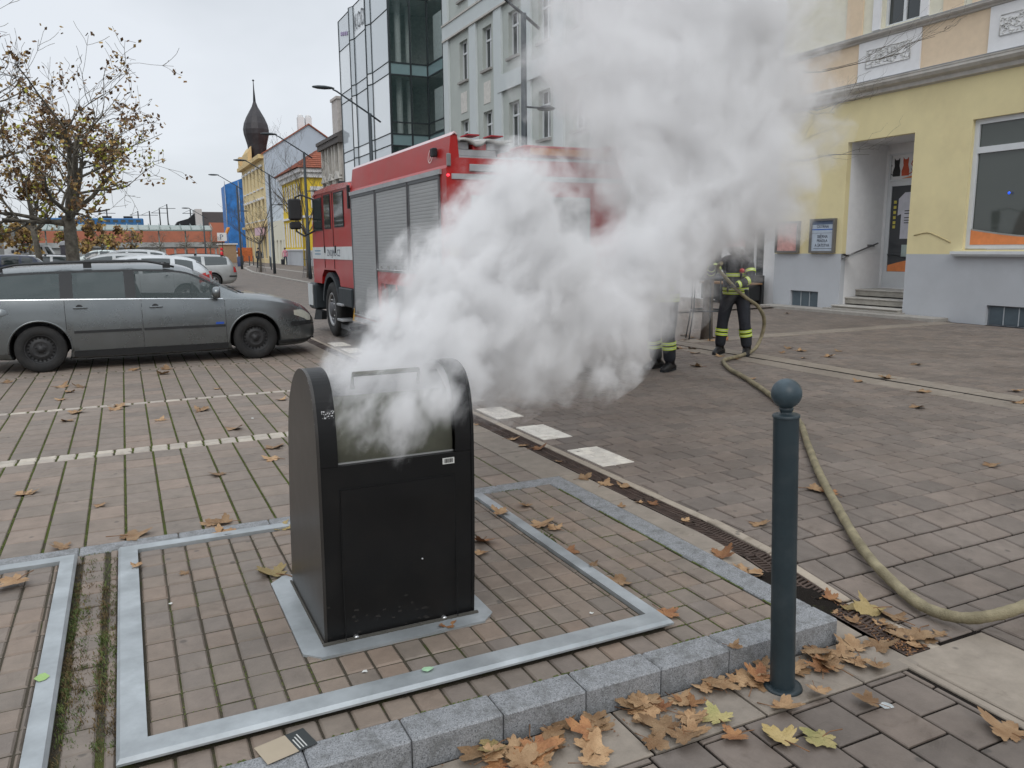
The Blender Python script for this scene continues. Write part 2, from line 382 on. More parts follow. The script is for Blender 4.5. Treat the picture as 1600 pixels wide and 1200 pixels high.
def pave(parent, cells, m, limit=290, name='paver', th=.03, zf=g_h, jit=.0012, ch=.004, seen=None):
    """cells: (x0,x1,y0,y1). The ones that look largest become objects, the rest one joined part"""
    rnd = random.Random(len(cells) * 13 + 5)
    def size(c):
        x, y = (c[0] + c[1]) / 2, (c[2] + c[3]) / 2
        fx = x * .4269 + y * .8884 + .27; sx = x * .9006 - y * .4345
        vis = fx > 1.2 and abs(sx) < fx * .66
        vv = vis and (seen is None or seen(x, y))
        return (0 if vv else 1, (x * x + y * y + 2.56))
    cells = sorted(cells, key=size)
    big = MB()
    for i, c in enumerate(cells):
        x, y = (c[0] + c[1]) / 2, (c[2] + c[3]) / 2; w, d = c[1] - c[0], c[3] - c[2]
        if w < .012 or d < .012: continue
        z = zf(x, y) + rnd.uniform(-jit, jit)
        tx = rnd.uniform(-.006, .006) + math.atan(g_slope(x, y)); ty = rnd.uniform(-.006, .006)
        if i < limit:
            o = link(name, unit_paver(w, d, m, th, ch), parent); o.location = (x, y, z); o.rotation_euler = (tx, ty, rnd.uniform(-.004, .004))
        else:
            vs = []
            mtx = Matrix.Translation((x, y, z)) @ Matrix.Rotation(tx, 4, 'X') @ Matrix.Rotation(ty, 4, 'Y')
            base = [(-w/2, -d/2, -th), (w/2, -d/2, -th), (w/2, d/2, -th), (-w/2, d/2, -th), (-w/2, -d/2, -ch), (w/2, -d/2, -ch), (w/2, d/2, -ch), (-w/2, d/2, -ch),
              (-w/2+ch, -d/2+ch, 0), (w/2-ch, -d/2+ch, 0), (w/2-ch, d/2-ch, 0), (-w/2+ch, d/2-ch, 0)]
            vs = [mtx @ Vector(v) for v in base]
            big.add(vs, [(0, 1, 5, 4), (1, 2, 6, 5), (2, 3, 7, 6), (3, 0, 4, 7), (4, 5, 9, 8), (5, 6, 10, 9), (6, 7, 11, 10), (7, 4, 8, 11), (8, 9, 10, 11)], tint=rnd.random())
    if big.f:
        link(name, big.me(name, m, True), parent, kind='stuff')
def grid(x0, x1, y0, y1, dx, dy, gap, ox=0, oy=0, stag=None, hole=None, gx=None, gy=None):
    gx = gap if gx is None else gx; gy = gap if gy is None else gy
    out = []
    if stag == 'row':      # rows continuous along x
        j = math.floor((y0 - oy) / dy)
        while oy + j * dy < y1:
            i = math.floor((x0 - ox) / dx) - 1
            while ox + i * dx < x1:
                s = ox + i * dx + (dx * .5 if j % 2 else 0)
                out.append((s + gx/2, s + dx - gx/2, oy + j*dy + gy/2, oy + (j+1)*dy - gy/2)); i += 1
            j += 1
    else:
        i = math.floor((x0 - ox) / dx)
        while ox + i * dx < x1:
            j = math.floor((y0 - oy) / dy) - 1
            while oy + j * dy < y1:
                s = oy + j * dy + (dy * .5 if (stag == 'col' and i % 2) else 0)
                out.append((ox + i*dx + gx/2, ox + (i+1)*dx - gx/2, s + gy/2, s + dy - gy/2)); j += 1
            i += 1
    res = []
    for a, b, c, d in out:
        a, b, c, d = max(a, x0), min(b, x1), max(c, y0), min(d, y1)
        if b - a < .015 or d - c < .015: continue
        if hole and hole((a+b)/2, (c+d)/2): continue
        res.append((a, b, c, d))
    return res

# far ground sheet, asphalt street, far paving
m_asph = mat('asphalt', (.115, .112, .113), .85, var=.12, scale=1.2, bump=.4, bscale=200, dirt=.35, dscale=.3, dcol=(.075, .072, .07))
m_dirt = mat('far_ground', (.14, .13, .12), .9, var=.1)
g = sheet('ground', -400, 500, -60, 900, -.2, m_dirt, 1, 1, z=0)
road = sheet('asphalt_road', -60, 7.85, 15.6, 170, -.012, m_asph, 1, 1, z=0)
m_farpave = paver_mat('paver_far', RGT, far=(.225, .205, 0, .5, (.07, .06, .05)), wet=.55, k_=.9)
m_farpark = paver_mat('paver_far_brown', PARK, far=(.205, .23, 0, 0, (.06, .065, .03)))
RP = sheet('right_pavement', 3.0, 8.0, .3, 17, -.013, m_bed_right, 2, 60)
sheet('right_pavement', 3.0, 8.0, 12.0, 170, -.006, m_farpave, 1, 1, z=0)
sheet('sidewalk', 8.0, 16.6, -2, 11.0, -.02, m_bed_right, 2, 60)
sheet('sidewalk', 8.0, 24, 11.0, 170, -.006, m_farpave, 1, 1, z=0)
PP = sheet('parking_pavement', -6, 3.0, 4.7, 16, -.009, m_bed_park, 1, 1)

# parking pavers (long mossy joints towards the street), cobble rows between them
def cob_row(y): return 6.93 < y < 7.14 or 9.21 < y < 9.31 or 11.86 < y < 11.95
cells = []
for a, b in ((4.785, 6.93), (7.14, 9.21), (9.31, 11.86), (11.95, 13.5)):
    cells += grid(-4.5, 2.52, a, b, .205, .23 if a > 5 else .2383, .01, ox=-.11, oy=a, gx=.015, gy=.011)
pave(PP, cells, m_park, 300)
sheet('parking_pavement', -6, 2.52, 13.5, 16, -.004, m_farpark, 1, 1, z=0)
CR = empty('cobble_line', kind='structure'); cc = []
x = -4.5; i = 0
while x < 2.5:
    cc.append((x, x + .118, 6.94, 7.03)); cc.append((x + .004, x + .122, 7.04, 7.13)); x += .135
pave(CR, cc, m_cob, 120, 'cobble', zf=lambda x, y: .002, ch=.008)
CR2 = empty('cobble_line', kind='structure'); cc = []
x = -4.5
while x < 2.5: cc.append((x, x + .14, 9.215, 9.3)); x += .16
pave(CR2, cc, m_cob, 60, 'cobble', zf=lambda x, y: .002, ch=.008)
CR3 = empty('cobble_line', kind='structure'); cc = []
x = -4.5
while x < 2.5: cc.append((x, x + .09, 11.865, 11.945)); x += .105
pave(CR3, cc, m_park, 80, 'cobble', zf=lambda x, y: .002, ch=.008)

# right pavement slabs
cells = grid(3.035, 7.72, 2.1, 12.0, .225, .205, .012, ox=3.06, oy=2.1, stag='row') + grid(3.32, 7.72, .4, 2.1, .225, .205, .012, ox=3.06, oy=.05, stag='row')
wsq = [(3.07, 3.35, 4.85 + k * .93, 5.4 + k * .93) for k in range(0, 10)]
def in_ws(x, y): return any(a - .05 < x < b + .05 and c - .05 < y < d + .05 for a, b, c, d in wsq)
def cut(cells, r):
    out = []
    for c in cells:
        if c[1] <= r[0] or c[0] >= r[1] or c[3] <= r[2] or c[2] >= r[3]: out.append(c); continue
        y0, y1 = max(c[2], r[2]), min(c[3], r[3])
        for q in ((c[0], r[0], y0, y1), (r[1], c[1], y0, y1), (c[0], c[1], c[2], r[2]), (c[0], c[1], r[3], c[3])):
            if q[1] - q[0] > .018 and q[3] - q[2] > .018: out.append(q)
    return out
for r in wsq: cells = cut(cells, (r[0] - .004, r[1] + .004, r[2] - .004, r[3] + .004))
pave(RP, cells, m_right, 300, ch=.006)
WS = []
for a, b, c, d in wsq:
    p = empty('white_marking', kind='structure'); rr = random.Random(int(c * 100)); cc = []
    y = c
    k = 0
    while y < d - .02:
        h = min(.09, d - y); xs = [a, a + (.1 if k % 2 else .16), a + (.2 if k % 2 else .28), b]
        for u in range(3):
            if xs[u + 1] - xs[u] > .03: cc.append((xs[u] + .002, xs[u + 1] - .002, y + .002, y + h - .002))
        y += h; k += 1
    pave(p, cc, m_white, 30, 'stone', zf=lambda x, y: g_h(x, y) + .003, ch=.003)
    # filler pavers round the marking
# thin paver fill beside the markings
cc = []
for a, b, c, d in wsq:
    cc += [(3.035, 3.065, c, d)]
for k in range(9):
    pass
pave(RP, cc, m_right, 0)
sw = empty('slot_drain', kind='structure'); cc = []
y = .5
while y < 30: cc.append((7.73, 8.05, y, y + .98)); cc.append((8.11, 8.43, y, y + .98)); y += 1.0
pave(sw, cc, m_slab, 60, 'concrete_slab', zf=lambda x, y: g_h(x, y) + .002, ch=.005)
b = MB(); b.box(8.05, 8.11, .5, 30, -.06, -.03); b.box(8.05, 8.058, .5, 30, -.03, .001); b.box(8.102, 8.11, .5, 30, -.03, .001); b.build('slot_rail', mat('slot_steel', (.06, .055, .05), .5, .5), sw)
SW2 = empty('building_front_paving', kind='structure')
cells = grid(8.44, 15.2, 3.5, 11.0, .225, .205, .01, ox=3.06, oy=.05, stag='row')
pave(SW2, cells, m_right, 0, jit=.001)
# light cross band towards the steps
cb = empty('concrete_band', kind='structure'); cc = []
x = 8.44
while x < 15.0: cc.append((x, x + .6, 10.62, 11.0)); x += .606
pave(cb, cc, m_slab, 20, 'concrete_slab', zf=lambda x, y: .008, ch=.004)

# foreground pavers (10 cm lower), border stones, corner slabs
FG = sheet('foreground_pavement', -6, 3.3, -1, 2.3, -.009, m_bed_right, 1, 1, z=-.1)
cells = grid(-3, 2.72, .2, 2.005, .205, .22, .011, ox=.03, oy=.0, stag='col')
pave(FG, cells, m_right, 300, zf=lambda x, y: -.1)
cc = []
x = -3.0
while x < 2.7: cc.append((x, min(x + .49, 2.815) if x > 2.2 else x + .49, 2.015, 2.285)); x += .5
cc.append((2.75, 2.79, .3, .95)); cc.append((2.75, 2.79, .96, 1.5)); cc.append((2.75, 2.79, 1.51, 2.08))
cc += [(2.75, 3.3, .2, .9), (2.8, 3.3, .91, 1.35), (2.8, 3.3, 1.36, 2.08)]
pave(FG, cc, m_slab, 40, 'border_slab', zf=lambda x, y: -.098, ch=.005)

# platform for the waste container: granite kerb, sandstone strip
KB = empty('granite_kerb', kind='structure')
def blocks(lst, th, nm='kerb_stone'):
    for (a, b_, c, d, z) in lst:
        bb = MB(); bb.box(a - (a + b_) / 2, b_ - (a + b_) / 2, c - (c + d) / 2, d - (c + d) / 2, -th, 0, ch=.007)
        o = bb.build(nm, m_gran, KB); o.location = ((a + b_) / 2, (c + d) / 2, z)
bl = []
x = 2.4
while x > -4: bl.append((x - .332, x - .002, 2.3, 2.442, .006 + random.uniform(-.0015, .0015))); x -= .334
bl.append((2.402, 2.66, 2.3, 2.442, .006))
blocks(bl, .17)
bl = []; x = 2.66
while x > -4: bl.append((x - .498, x - .002, 4.64, 4.775, .005)); x -= .5
y = 2.444
while y < 4.6: bl.append((2.515, 2.658, y, min(y + .548, 4.638), .006)); y += .55
blocks(bl, .16)
SS = empty('sandstone_strip', kind='structure'); cc = []
y = 2.3
while y < 3.4: cc.append((2.664, 2.815, y, y + .182)); y += .184
while y < 4.7: cc.append((2.664, 2.815, y, min(y + .73, 4.78))); y += .735
y = 4.79
while y < 15.5: cc.append((2.53, 2.815, y, y + .74)); y += .745
pave(SS, cc, m_slab, 30, 'strip_slab', zf=lambda x, y: g_h(x, y) + .001, ch=.004)
sheet('strip_bed', 2.5, 3.05, 2.05, 16, -.02, m_bed_right, 1, 60, parent=None)

# small pavers on the platform round the two lids
PL = sheet('platform_pavement', -6, 2.52, 2.42, 4.65, -.006, m_bed_strip, 1, 1, z=0)
def lidhole(x, y): return (-.15 < x < 1.96 and 2.57 < y < 4.56) or (x < -.345 and 2.57 < y < 4.56)
cells = grid(-3.5, 2.51, 2.447, 4.635, .113, .15, .009, ox=-.317, oy=2.42, hole=lambda x, y: lidhole(x, y) or -.345 < x < -.14) + grid(-.316, -.206, 2.447, 4.635, .11, .15, .009, ox=-.316, oy=2.42) + grid(-.188, -.15, 2.447, 4.635, .11, .15, .009, ox=-.188, oy=2.42)
pave(PL, cells, m_lid, 300, zf=lambda x, y: .002, jit=.003, ch=.006)
# galvanised lids
m_galv = mat('galvanised', (.375, .4, .41), .45, .45, var=.22, scale=5, bump=.08, bscale=40, dirt=.35, dscale=7, dcol=(.2, .22, .22))
def lid(name, x0, x1, y0, y1, hole, seed):
    o = empty(name, (0, 0, 0), label=None)
    ix0, ix1, iy0, iy1 = x0 + .093, x1 - .075, y0 + .1, y1 - .085
    b = MB()
    def bar(px):   # mitred flat bars with a folded outer edge
        b.add([(p[0], p[1], z) for p, z in px], [(0, 1, 2, 3)])
    zt, ze = .042, .03
    P = [(x0, y0), (x1, y0), (x1, y1), (x0, y1)]; Q = [(x0 + .012, y0 + .012), (x1 - .012, y0 + .012), (x1 - .012, y1 - .012), (x0 + .012, y1 - .012)]; I = [(ix0, iy0), (ix1, iy0), (ix1, iy1), (ix0, iy1)]
    vs = [(p[0], p[1], ze - .008) for p in P] + [(p[0], p[1], ze) for p in P] + [(p[0], p[1], zt) for p in Q] + [(p[0], p[1], zt) for p in I] + [(p[0], p[1], -.004) for p in I]
    fs = []
    for i in range(4):
        j = (i + 1) % 4
        for k in range(4): fs.append((k*4 + i, k*4 + j, k*4 + 4 + j, k*4 + 4 + i))
        fs.append((i, 16 + i, 16 + j, j))
    b.add(vs, fs); b.build('steel_frame', m_galv, o)
    sb = MB(); sb.box(ix0, ix1, iy0, iy1, -.01, .0205); tray = sb.build('lid_tray', m_bed_lid, o)
    cells = grid(ix0 + .006, ix1 - .006, iy0 + .006, iy1 - .006, .113, .148, .007, gx=.0055, gy=.0075, ox=ix0 + .006, oy=iy0 - .03, hole=hole)
    pave(o, cells, m_lid, 300, zf=lambda x, y: .027, jit=.0018, th=.02, ch=.008)
    return o
l1 = lid('container_lid', -.146, 1.977, 2.552, 4.573, lambda x, y: .62 < x < 1.22 and 3.08 < y < 3.7, 1)
tag(l1, 'paved galvanised steel lid in the ground carrying the smoking black waste inlet', 'lid')
l2 = lid('container_lid', -2.46, -.338, 2.552, 4.573, None, 2)
tag(l2, 'paved galvanised steel lid at the left edge of the photo with nothing standing on it', 'lid')

# drain channel with cast grating
m_rust = mat('cast_iron', (.075, .052, .042), .7, .35, var=.35, scale=12, bump=.3, bscale=90)
DR = empty('drain_channel', kind='structure'); 
b = MB()
y = 2.08
while y < 15.5:
    z = g_h(2.9, y); z2 = g_h(2.9, y + .5)
    b.add([(2.82, y, z - .06), (2.965, y, z - .06), (2.965, y + .5, z2 - .06), (2.82, y + .5, z2 - .06)], [(0, 1, 2, 3)])
    b.add([(2.82, y, z - .06), (2.82, y, z), (2.82, y + .5, z2), (2.82, y + .5, z2 - .06)], [(0, 1, 2, 3)])
    b.add([(2.965, y, z - .06), (2.965, y, z), (2.965, y + .5, z2), (2.965, y + .5, z2 - .06)], [(0, 1, 2, 3)])
    y += .5
b.build('channel_trough', mat('trough', (.03, .025, .02), .9), DR)
y = 2.08; cnt = 0
while y < 15.2:
    z = g_h(2.9, y); sl = math.atan(g_slope(2.9, y + .25)); 
    bb = MB(); bb.box(-.0725, -.06, 0, .495, -.02, 0); bb.box(.06, .0725, 0, .495, -.02, 0); bb.box(-.006, .006, 0, .495, -.02, 0); bb.box(-.0725, .0725, 0, .012, -.02, 0); bb.box(-.0725, .0725, .483, .495, -.02, 0)
    if y < 9:
        for k in range(19):
            yy = .02 + k * .0245
            for sgn in (-1, 1):
                x0, x1 = (-.062, -.004) if sgn < 0 else (.004, .062)
                q = .012 * sgn
                bb.add([(x0, yy, -.001), (x1, yy + q, -.001), (x1, yy + q + .012, -.001), (x0, yy + .012, -.001), (x0, yy, -.018), (x1, yy + q, -.018), (x1, yy + q + .012, -.018), (x0, yy + .012, -.018)],
                       [(0, 1, 2, 3), (0, 4, 5, 1), (2, 6, 7, 3), (1, 5, 6, 2), (3, 7, 4, 0)])
    else:
        bb.box(-.0725, .0725, 0, .495, -.02, -.004)
    o = bb.build('grating', m_rust, DR); o.location = (2.8925, y, z + .001); o.rotation_euler = (sl, 0, 0)
    y += .5
cc = []; y = 2.05
while y < 15.3: cc.append((2.967, 3.028, y, y + .495)); y += .5
pave(DR, cc, m_conc, 30, 'edge_stone', zf=lambda x, y: g_h(x, y) + .003, ch=.005)

# ------------------------------------------------------------------ waste inlet column
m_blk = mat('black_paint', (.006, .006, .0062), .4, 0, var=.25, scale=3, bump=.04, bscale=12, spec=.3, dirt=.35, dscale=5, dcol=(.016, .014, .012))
m_blk_side = mat('black_paint_side_reflection', (.03, .027, .024), .36, 0, var=.2, scale=3, bump=.04, bscale=12, spec=.5)  # same black paint, the side's brownish-grey reflection put into the colour
m_drum = mat('drum_steel', (.1, .1, .075), .45, .3, var=.25, scale=6, bump=.05)
m_chrome = mat('zinc_bolt', (.5, .5, .5), .3, .9)
m_chip = mat('bare_metal_chips', (.5, .5, .5), .5, .4)
BN = empty('waste_inlet', (0, 0, 0), label='black steel waste inlet column with rounded top, smoke pouring from its open hatch', cat='waste bin')
bx0, bx1 = .608, 1.262
prof_ = [(3.03, .02), (3.012, .3), (3.002, .6), (3.0, .84), (3.008, .93), (3.03, 1.02), (3.07, 1.085), (3.13, 1.118), (3.2, 1.128), (3.27, 1.122), (3.34, 1.1), (3.41, 1.062), (3.47, 1.01), (3.53, .94), (3.59, .8), (3.64, .58), (3.68, .36), (3.705, .15), (3.715, .02)]
prof = [(v.x, v.y) for v in catmull([(p[0], p[1], 0) for p in prof_], 3)]
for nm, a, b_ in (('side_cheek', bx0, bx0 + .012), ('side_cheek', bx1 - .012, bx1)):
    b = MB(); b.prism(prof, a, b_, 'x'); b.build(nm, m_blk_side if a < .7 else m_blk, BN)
def shell(x0, x1, pr, off=0, close=True, t=.01):
    if len(pr) < 20: pr = [(v.x, v.y) for v in catmull([(p[0], p[1], 0) for p in pr], 4)]
    b = MB(); n = len(pr); vs = []
    for x in (x0, x1):
        for p in pr: vs.append((x, p[0], p[1]))
    c = (3.35, .6)
    for x in (x0, x1):
        for p in pr:
            d = Vector((c[0] - p[0], c[1] - p[1])); d.normalize(); vs.append((x, p[0] + d.x * t, p[1] + d.y * t))
    fs = []
    for i in range(n - 1):
        fs += [(i, i + 1, n + i + 1, n + i), (2*n + i, 3*n + i, 3*n + i + 1, 2*n + i + 1), (i, 2*n+i, 2*n+i+1, i+1), (n+i, n+i+1, 3*n+i+1, 3*n+i)]
    fs += [(0, n, 3*n, 2*n), (n-1, 3*n-1, 4*n-1, 2*n-1)]
    b.add(vs, fs, smooth=False); return b
fr = [(3.003, .767), (3.003, .84)] + [(p[0] + .004, p[1] - .001) for p in prof_[4:14]]
shell(bx0 + .0125, bx0 + .082, fr).build('hood_rim', m_blk, BN)
shell(bx1 - .082, bx1 - .0125, fr).build('hood_rim', m_blk, BN)
back = [(p[0] + .001, p[1]) for p in prof_[11:]]
shell(bx0 + .0125, bx1 - .0125, back).build('back_panel', m_blk, BN)
b = MB(); fy = lambda z: 3.03 - .018 * min(1, z / .3) - .01 * min(1, max(0, (z - .3) / .3)) + .003
zz = [.02, .3, .6, .72, .765]; vs = []
for z in zz: vs += [(bx0 + .0125, fy(z), z), (bx1 - .0125, fy(z), z), (bx1 - .0125, fy(z) + .03, z), (bx0 + .0125, fy(z) + .03, z)]
fs = []
for i in range(4):
    for k in range(4): fs.append((i*4 + k, i*4 + (k+1) % 4, i*4 + 4 + (k+1) % 4, i*4 + 4 + k))
fs += [(3, 2, 1, 0), (16, 17, 18, 19)]
b.add(vs, fs); b.build('front_panel', m_blk, BN)
b = MB(); zz = [.04, .3, .6, .668]; vs = []
for z in zz: vs += [(.693, fy(z) - .005, z), (1.172, fy(z) - .005, z), (1.172, fy(z) + .001, z), (.693, fy(z) + .001, z)]
fs = []
for i in range(3):
    for k in range(4): fs.append((i*4 + k, i*4 + (k+1) % 4, i*4 + 4 + (k+1) % 4, i*4 + 4 + k))
fs += [(3, 2, 1, 0), (12, 13, 14, 15)]
b.add(vs, fs); dr = b.build('service_door', m_blk, BN)
b = MB(); b.lathe([(.0001, 3.0), (.004, 3.0), (.004, 2.994), (.0001, 2.993)], (1.02, 0, .33), 8, 'y'); b.build('lock', m_chrome, dr)
b = MB(); b.box(.688, .6915, 3.003, 3.006, .04, .672); b.box(1.1735, 1.177, 3.003, 3.006, .04, .672); b.box(.688, 1.177, 3.0005, 3.0035, .6695, .673); b.build('door_gap', mat('gap_black', (.004, .004, .004), .9), BN)
# rotating hatch drum, open at the top
dp = []
for k in range(15):
    t = R(190 - k * 4.5); dp.append((3.245 + .215 * math.cos(t), .815 + .215 * math.sin(t) * 1.2))
DM = shell(bx0 + .085, bx1 - .085, dp, t=.006).build('hatch_drum', m_drum, BN)
b = MB(); b.box(bx0 + .083, bx1 - .083, 3.026, 3.031, .766, .772); b.build('drum_edge', mat('worn_edge', (.45, .45, .44), .4, .6), DM)
for x in (bx0 + .084, bx1 - .09):
    b = MB(); b.prism([(3.05, .78), (3.52, .78), (3.46, .97), (3.36, 1.06), (3.2, 1.09), (3.09, 1.02)], x, x + .006, 'x'); b.build('hatch_side', m_drum, DM)
hb = MB(); hb.tube([(.8, 3.17, 1.04), (.8, 3.15, 1.1), (1.08, 3.15, 1.1), (1.08, 3.17, 1.04)], .011, 8); hb.build('handle', m_drum, DM)
b = MB(); b.box(bx0 + .09, bx1 - .09, 3.06, 3.6, .55, .56); b.build('inner_floor', mat('soot', (.008, .008, .007), .95), BN)
# sticker with a bar code, bolts, chipped paint
b = MB(); b.box(1.122, 1.174, fy(.73) - .002, fy(.73) - .0005, .719, .745); st = b.build('sticker', mat('sticker_white', (.55, .55, .52), .5), BN)
b = MB(); x = 1.131
for q in (.002, .001, .003, .001, .002, .001, .001, .003, .002, .001, .002): b.box(x, x + q, fy(.73) - .003, fy(.73) - .0018, .724, .741); x += q + .0017
b.build('bar_code', mat('print_black', (.01, .01, .01), .6), st)
for x in (.735, 1.118):
    b = MB(); b.lathe([(.0001, 3.008), (.01, 3.009), (.012, 3.013), (.012, 3.03)], (x, 0, .035), 10, 'y'); b.build('bolt', m_chrome, BN)
b = MB(); rr = random.Random(4)
for k in range(34):
    x = bx0 + rr.uniform(.03, .08); i = rr.choice([12, 15]); t = rr.random() if k > 10 else rr.uniform(.1, .7)
    p, q = prof[i], prof[i + 1]; y = p[0] + (q[0] - p[0]) * t - .0006 + .004; z = p[1] + (q[1] - p[1]) * t
    if z > 1.0 or z < .95: z = rr.uniform(.955, .985); y = 3.008 + (z - .93) / .09 * .022 + .0015
    s = rr.uniform(.0015, .005); b.add([(x, y, z), (x + s, y, z + s * .3), (x + s * .6, y + s * .2, z + s), (x - s * .3, y + s * .2, z + s * .7)], [(0, 1, 2, 3)])
for k in range(22):
    i = rr.randrange(12, 33); t = rr.random(); p, q = prof[i], prof[i + 1]; y = p[0] + (q[0] - p[0]) * t; z = p[1] + (q[1] - p[1]) * t; s = rr.uniform(.002, .007)
    b.add([(bx0 - .0007, y + .0005, z), (bx0 - .0007, y + .004, z), (bx0 - .0007, y + .003, z + s), (bx0 - .0007, y, z + s)], [(0, 3, 2, 1)])
b.build('paint_chips', m_chip, BN, kind='stuff')
m_dust = mat('dust_smear', (.018, .016, .014), .9, var=.4, scale=30)
b = MB()
for k in range(26):
    x, z = rr.uniform(bx0 + .02, bx1 - .02), abs(rr.gauss(.04, .05)) + .04; y = fy(z) - (.0054 if .693 < x < 1.172 else .0004); s = rr.uniform(.003, .011)
    b.add([(x - s, y, z), (x + s, y, z - s * .2), (x + s * .8, y, z + s), (x - s * .6, y, z + s * .8)], [(0, 1, 2, 3)])
b.build('dried_splashes', m_dust, BN, kind='stuff')
# base plate
b = MB(); c = .062; X0, X1, Y0, Y1 = .512, 1.33, 2.925, 3.80
b.prism([(X0 + c, Y0), (X1 - c, Y0), (X1, Y0 + c), (X1, Y1 - c), (X1 - c, Y1), (X0 + c, Y1), (X0, Y1 - c), (X0, Y0 + c)], .018, .032, 'z'); b.build('base_plate', m_galv, BN)
b = MB(); b.box(bx0 - .01, bx1 + .01, 3.005, 3.02, .032, .04); b.box(bx0 - .01, bx0 - .002, 3.03, 3.72, .032, .038); b.build('sealant', mat('dirty_sealant', (.07, .065, .055), .9, bump=.5), BN)

# ------------------------------------------------------------------ bollard
m_bol = mat('bollard_paint', (.018, .03, .036), .45, 0, var=.2, scale=5, bump=.08, bscale=30, spec=.45, dirt=.3, dscale=9, dcol=(.06, .07, .075))
BO = empty('bollard', (2.18, 2.13, -.1), label='dark blue-grey steel bollard with a ball on top, standing in front of the granite kerb', cat='bollard')
BO.rotation_euler = (R(-.9), R(-1.75), 0)
b = MB(); b.lathe([(.046, 0), (.046, 1.082)], n=32); b.build('post', m_bol, BN if False else BO)
b = MB(); b.lathe([(.0001, .014), (.062, .014), (.072, .012), (.076, .0), (.0001, 0)], n=32); b.build('base_flange', m_bol, BO)
b = MB(); b.lathe([(.049, 1.078), (.0495, 1.086), (.046, 1.089), (.024, 1.091), (.02, 1.096), (.024, 1.103), (.026, 1.112), (.02, 1.118), (.0001, 1.12)], n=28); b.build('cap_ring', m_bol, BO)
b = MB(); b.lathe([(.055 * math.sin(t * math.pi / 16) + .0001, 1.166 - .055 * math.cos(t * math.pi / 16)) for t in range(17)], n=28); b.build('ball', mat('bollard_ball', (.04, .062, .075), .42, 0, var=.35, scale=12, bump=.1, bscale=30), BO)

# ------------------------------------------------------------------ fire hose
m_hose = mat('hose_jacket', (.22, .185, .11), .75, 0, var=.3, scale=9, hue=(.33, .285, .18), bump=.5, bscale=150, dirt=.5, dscale=6, dcol=(.1, .09, .06))
hp = [(7.42, 8.75, 1.36), (7.52, 8.95, 1.29), (7.7, 9.0, 1.162), (7.88, 9.0, 1.01), (8.13, 9.02, .845), (8.38, 9.05, .714), (8.55, 9.1, .545), (8.61, 9.15, .38), (8.58, 9.18, .2), (8.4, 9.1, .07), (8.05, 8.92, .035), (7.72, 8.75, .035), (7.4, 8.6, .035), (7.19, 8.35, .035), (6.9, 7.9, .035),
      (6.6, 7.28, .035), (6.117, 6.394, .035), (5.428, 5.297, .035), (4.75, 4.5, .035), (4.243, 3.91, .035), (3.762, 3.305, .03), (3.414, 2.817, 0), (3.28, 2.509, -.045), (3.208, 2.294, -.055), (3.223, 2.132, -.04), (3.29, 2.03, .0), (3.42, 1.965, .05), (3.65, 1.95, .1), (4.0, 2.0, .16), (4.6, 2.15, .12), (5.3, 2.3, .03), (7.0, 2.2, .03), (9.5, 1.6, .03)]
pp = catmull(hp, 10); b = MB(); b.tube(pp, [.0265 + .0012 * math.sin(i * 1.9) + .0008 * math.sin(i * .7) for i in range(len(pp))], 12)
tag(b.build('fire_hose', m_hose), 'muddy yellow-brown fire hose running from the firefighter across the pavement past the bollard', 'hose')

# ------------------------------------------------------------------ plane tree leaves on the ground
def leaf_mat(name, c, c2):
    m = bpy.data.materials.new(name); m.use_nodes = True; nt = m.node_tree; b = nt.nodes['Principled BSDF']; N = nt.nodes.new; K = nt.links.new
    tc = N('ShaderNodeTexCoord'); oi = N('ShaderNodeObjectInfo'); n = N('ShaderNodeTexNoise'); n.inputs['Scale'].default_value = 2.5; n.inputs['Detail'].default_value = 6
    n.noise_dimensions = '4D'; ml = N('ShaderNodeMath'); ml.operation = 'MULTIPLY'; ml.inputs[1].default_value = 40; K(oi.outputs['Random'], ml.inputs[0]); K(ml.outputs[0], n.inputs['W'])
    K(tc.outputs['Object'], n.inputs['Vector'])
    r = N('ShaderNodeValToRGB'); r.color_ramp.elements[0].position = .35; r.color_ramp.elements[1].position = .65; r.color_ramp.elements[0].color = tuple(c) + (1,); r.color_ramp.elements[1].color = tuple(c2) + (1,)
    K(n.outputs['Fac'], r.inputs['Fac']); hs = N('ShaderNodeHueSaturation'); mr = N('ShaderNodeMapRange'); mr.inputs[3].default_value = .55; mr.inputs[4].default_value = 1.05; K(oi.outputs['Random'], mr.inputs[0]); K(mr.outputs[0], hs.inputs['Value'])
    K(r.outputs['Color'], hs.inputs['Color']); K(hs.outputs['Color'], b.inputs['Base Color']); b.inputs['Roughness'].default_value = .6; b.inputs['Specular IOR Level'].default_value = .3
    n3 = N('ShaderNodeTexNoise'); n3.inputs['Scale'].default_value = 22; K(tc.outputs['Object'], n3.inputs['Vector']); bp = N('ShaderNodeBump'); bp.inputs['Strength'].default_value = .35; bp.inputs['Distance'].default_value = .04; K(n3.outputs['Fac'], bp.inputs['Height']); K(bp.outputs[0], b.inputs['Normal'])
    return m
LM = {'b': leaf_mat('leaf_tan', (.27, .15, .07), (.46, .3, .165)), 'o': leaf_mat('leaf_rust', (.24, .1, .045), (.43, .22, .095)), 'y': leaf_mat('leaf_yellow', (.42, .31, .12), (.5, .38, .18)), 'g': leaf_mat('leaf_green', (.3, .28, .11), (.44, .36, .16))}
m_stem = mat('leaf_stem', (.2, .1, .045), .7)
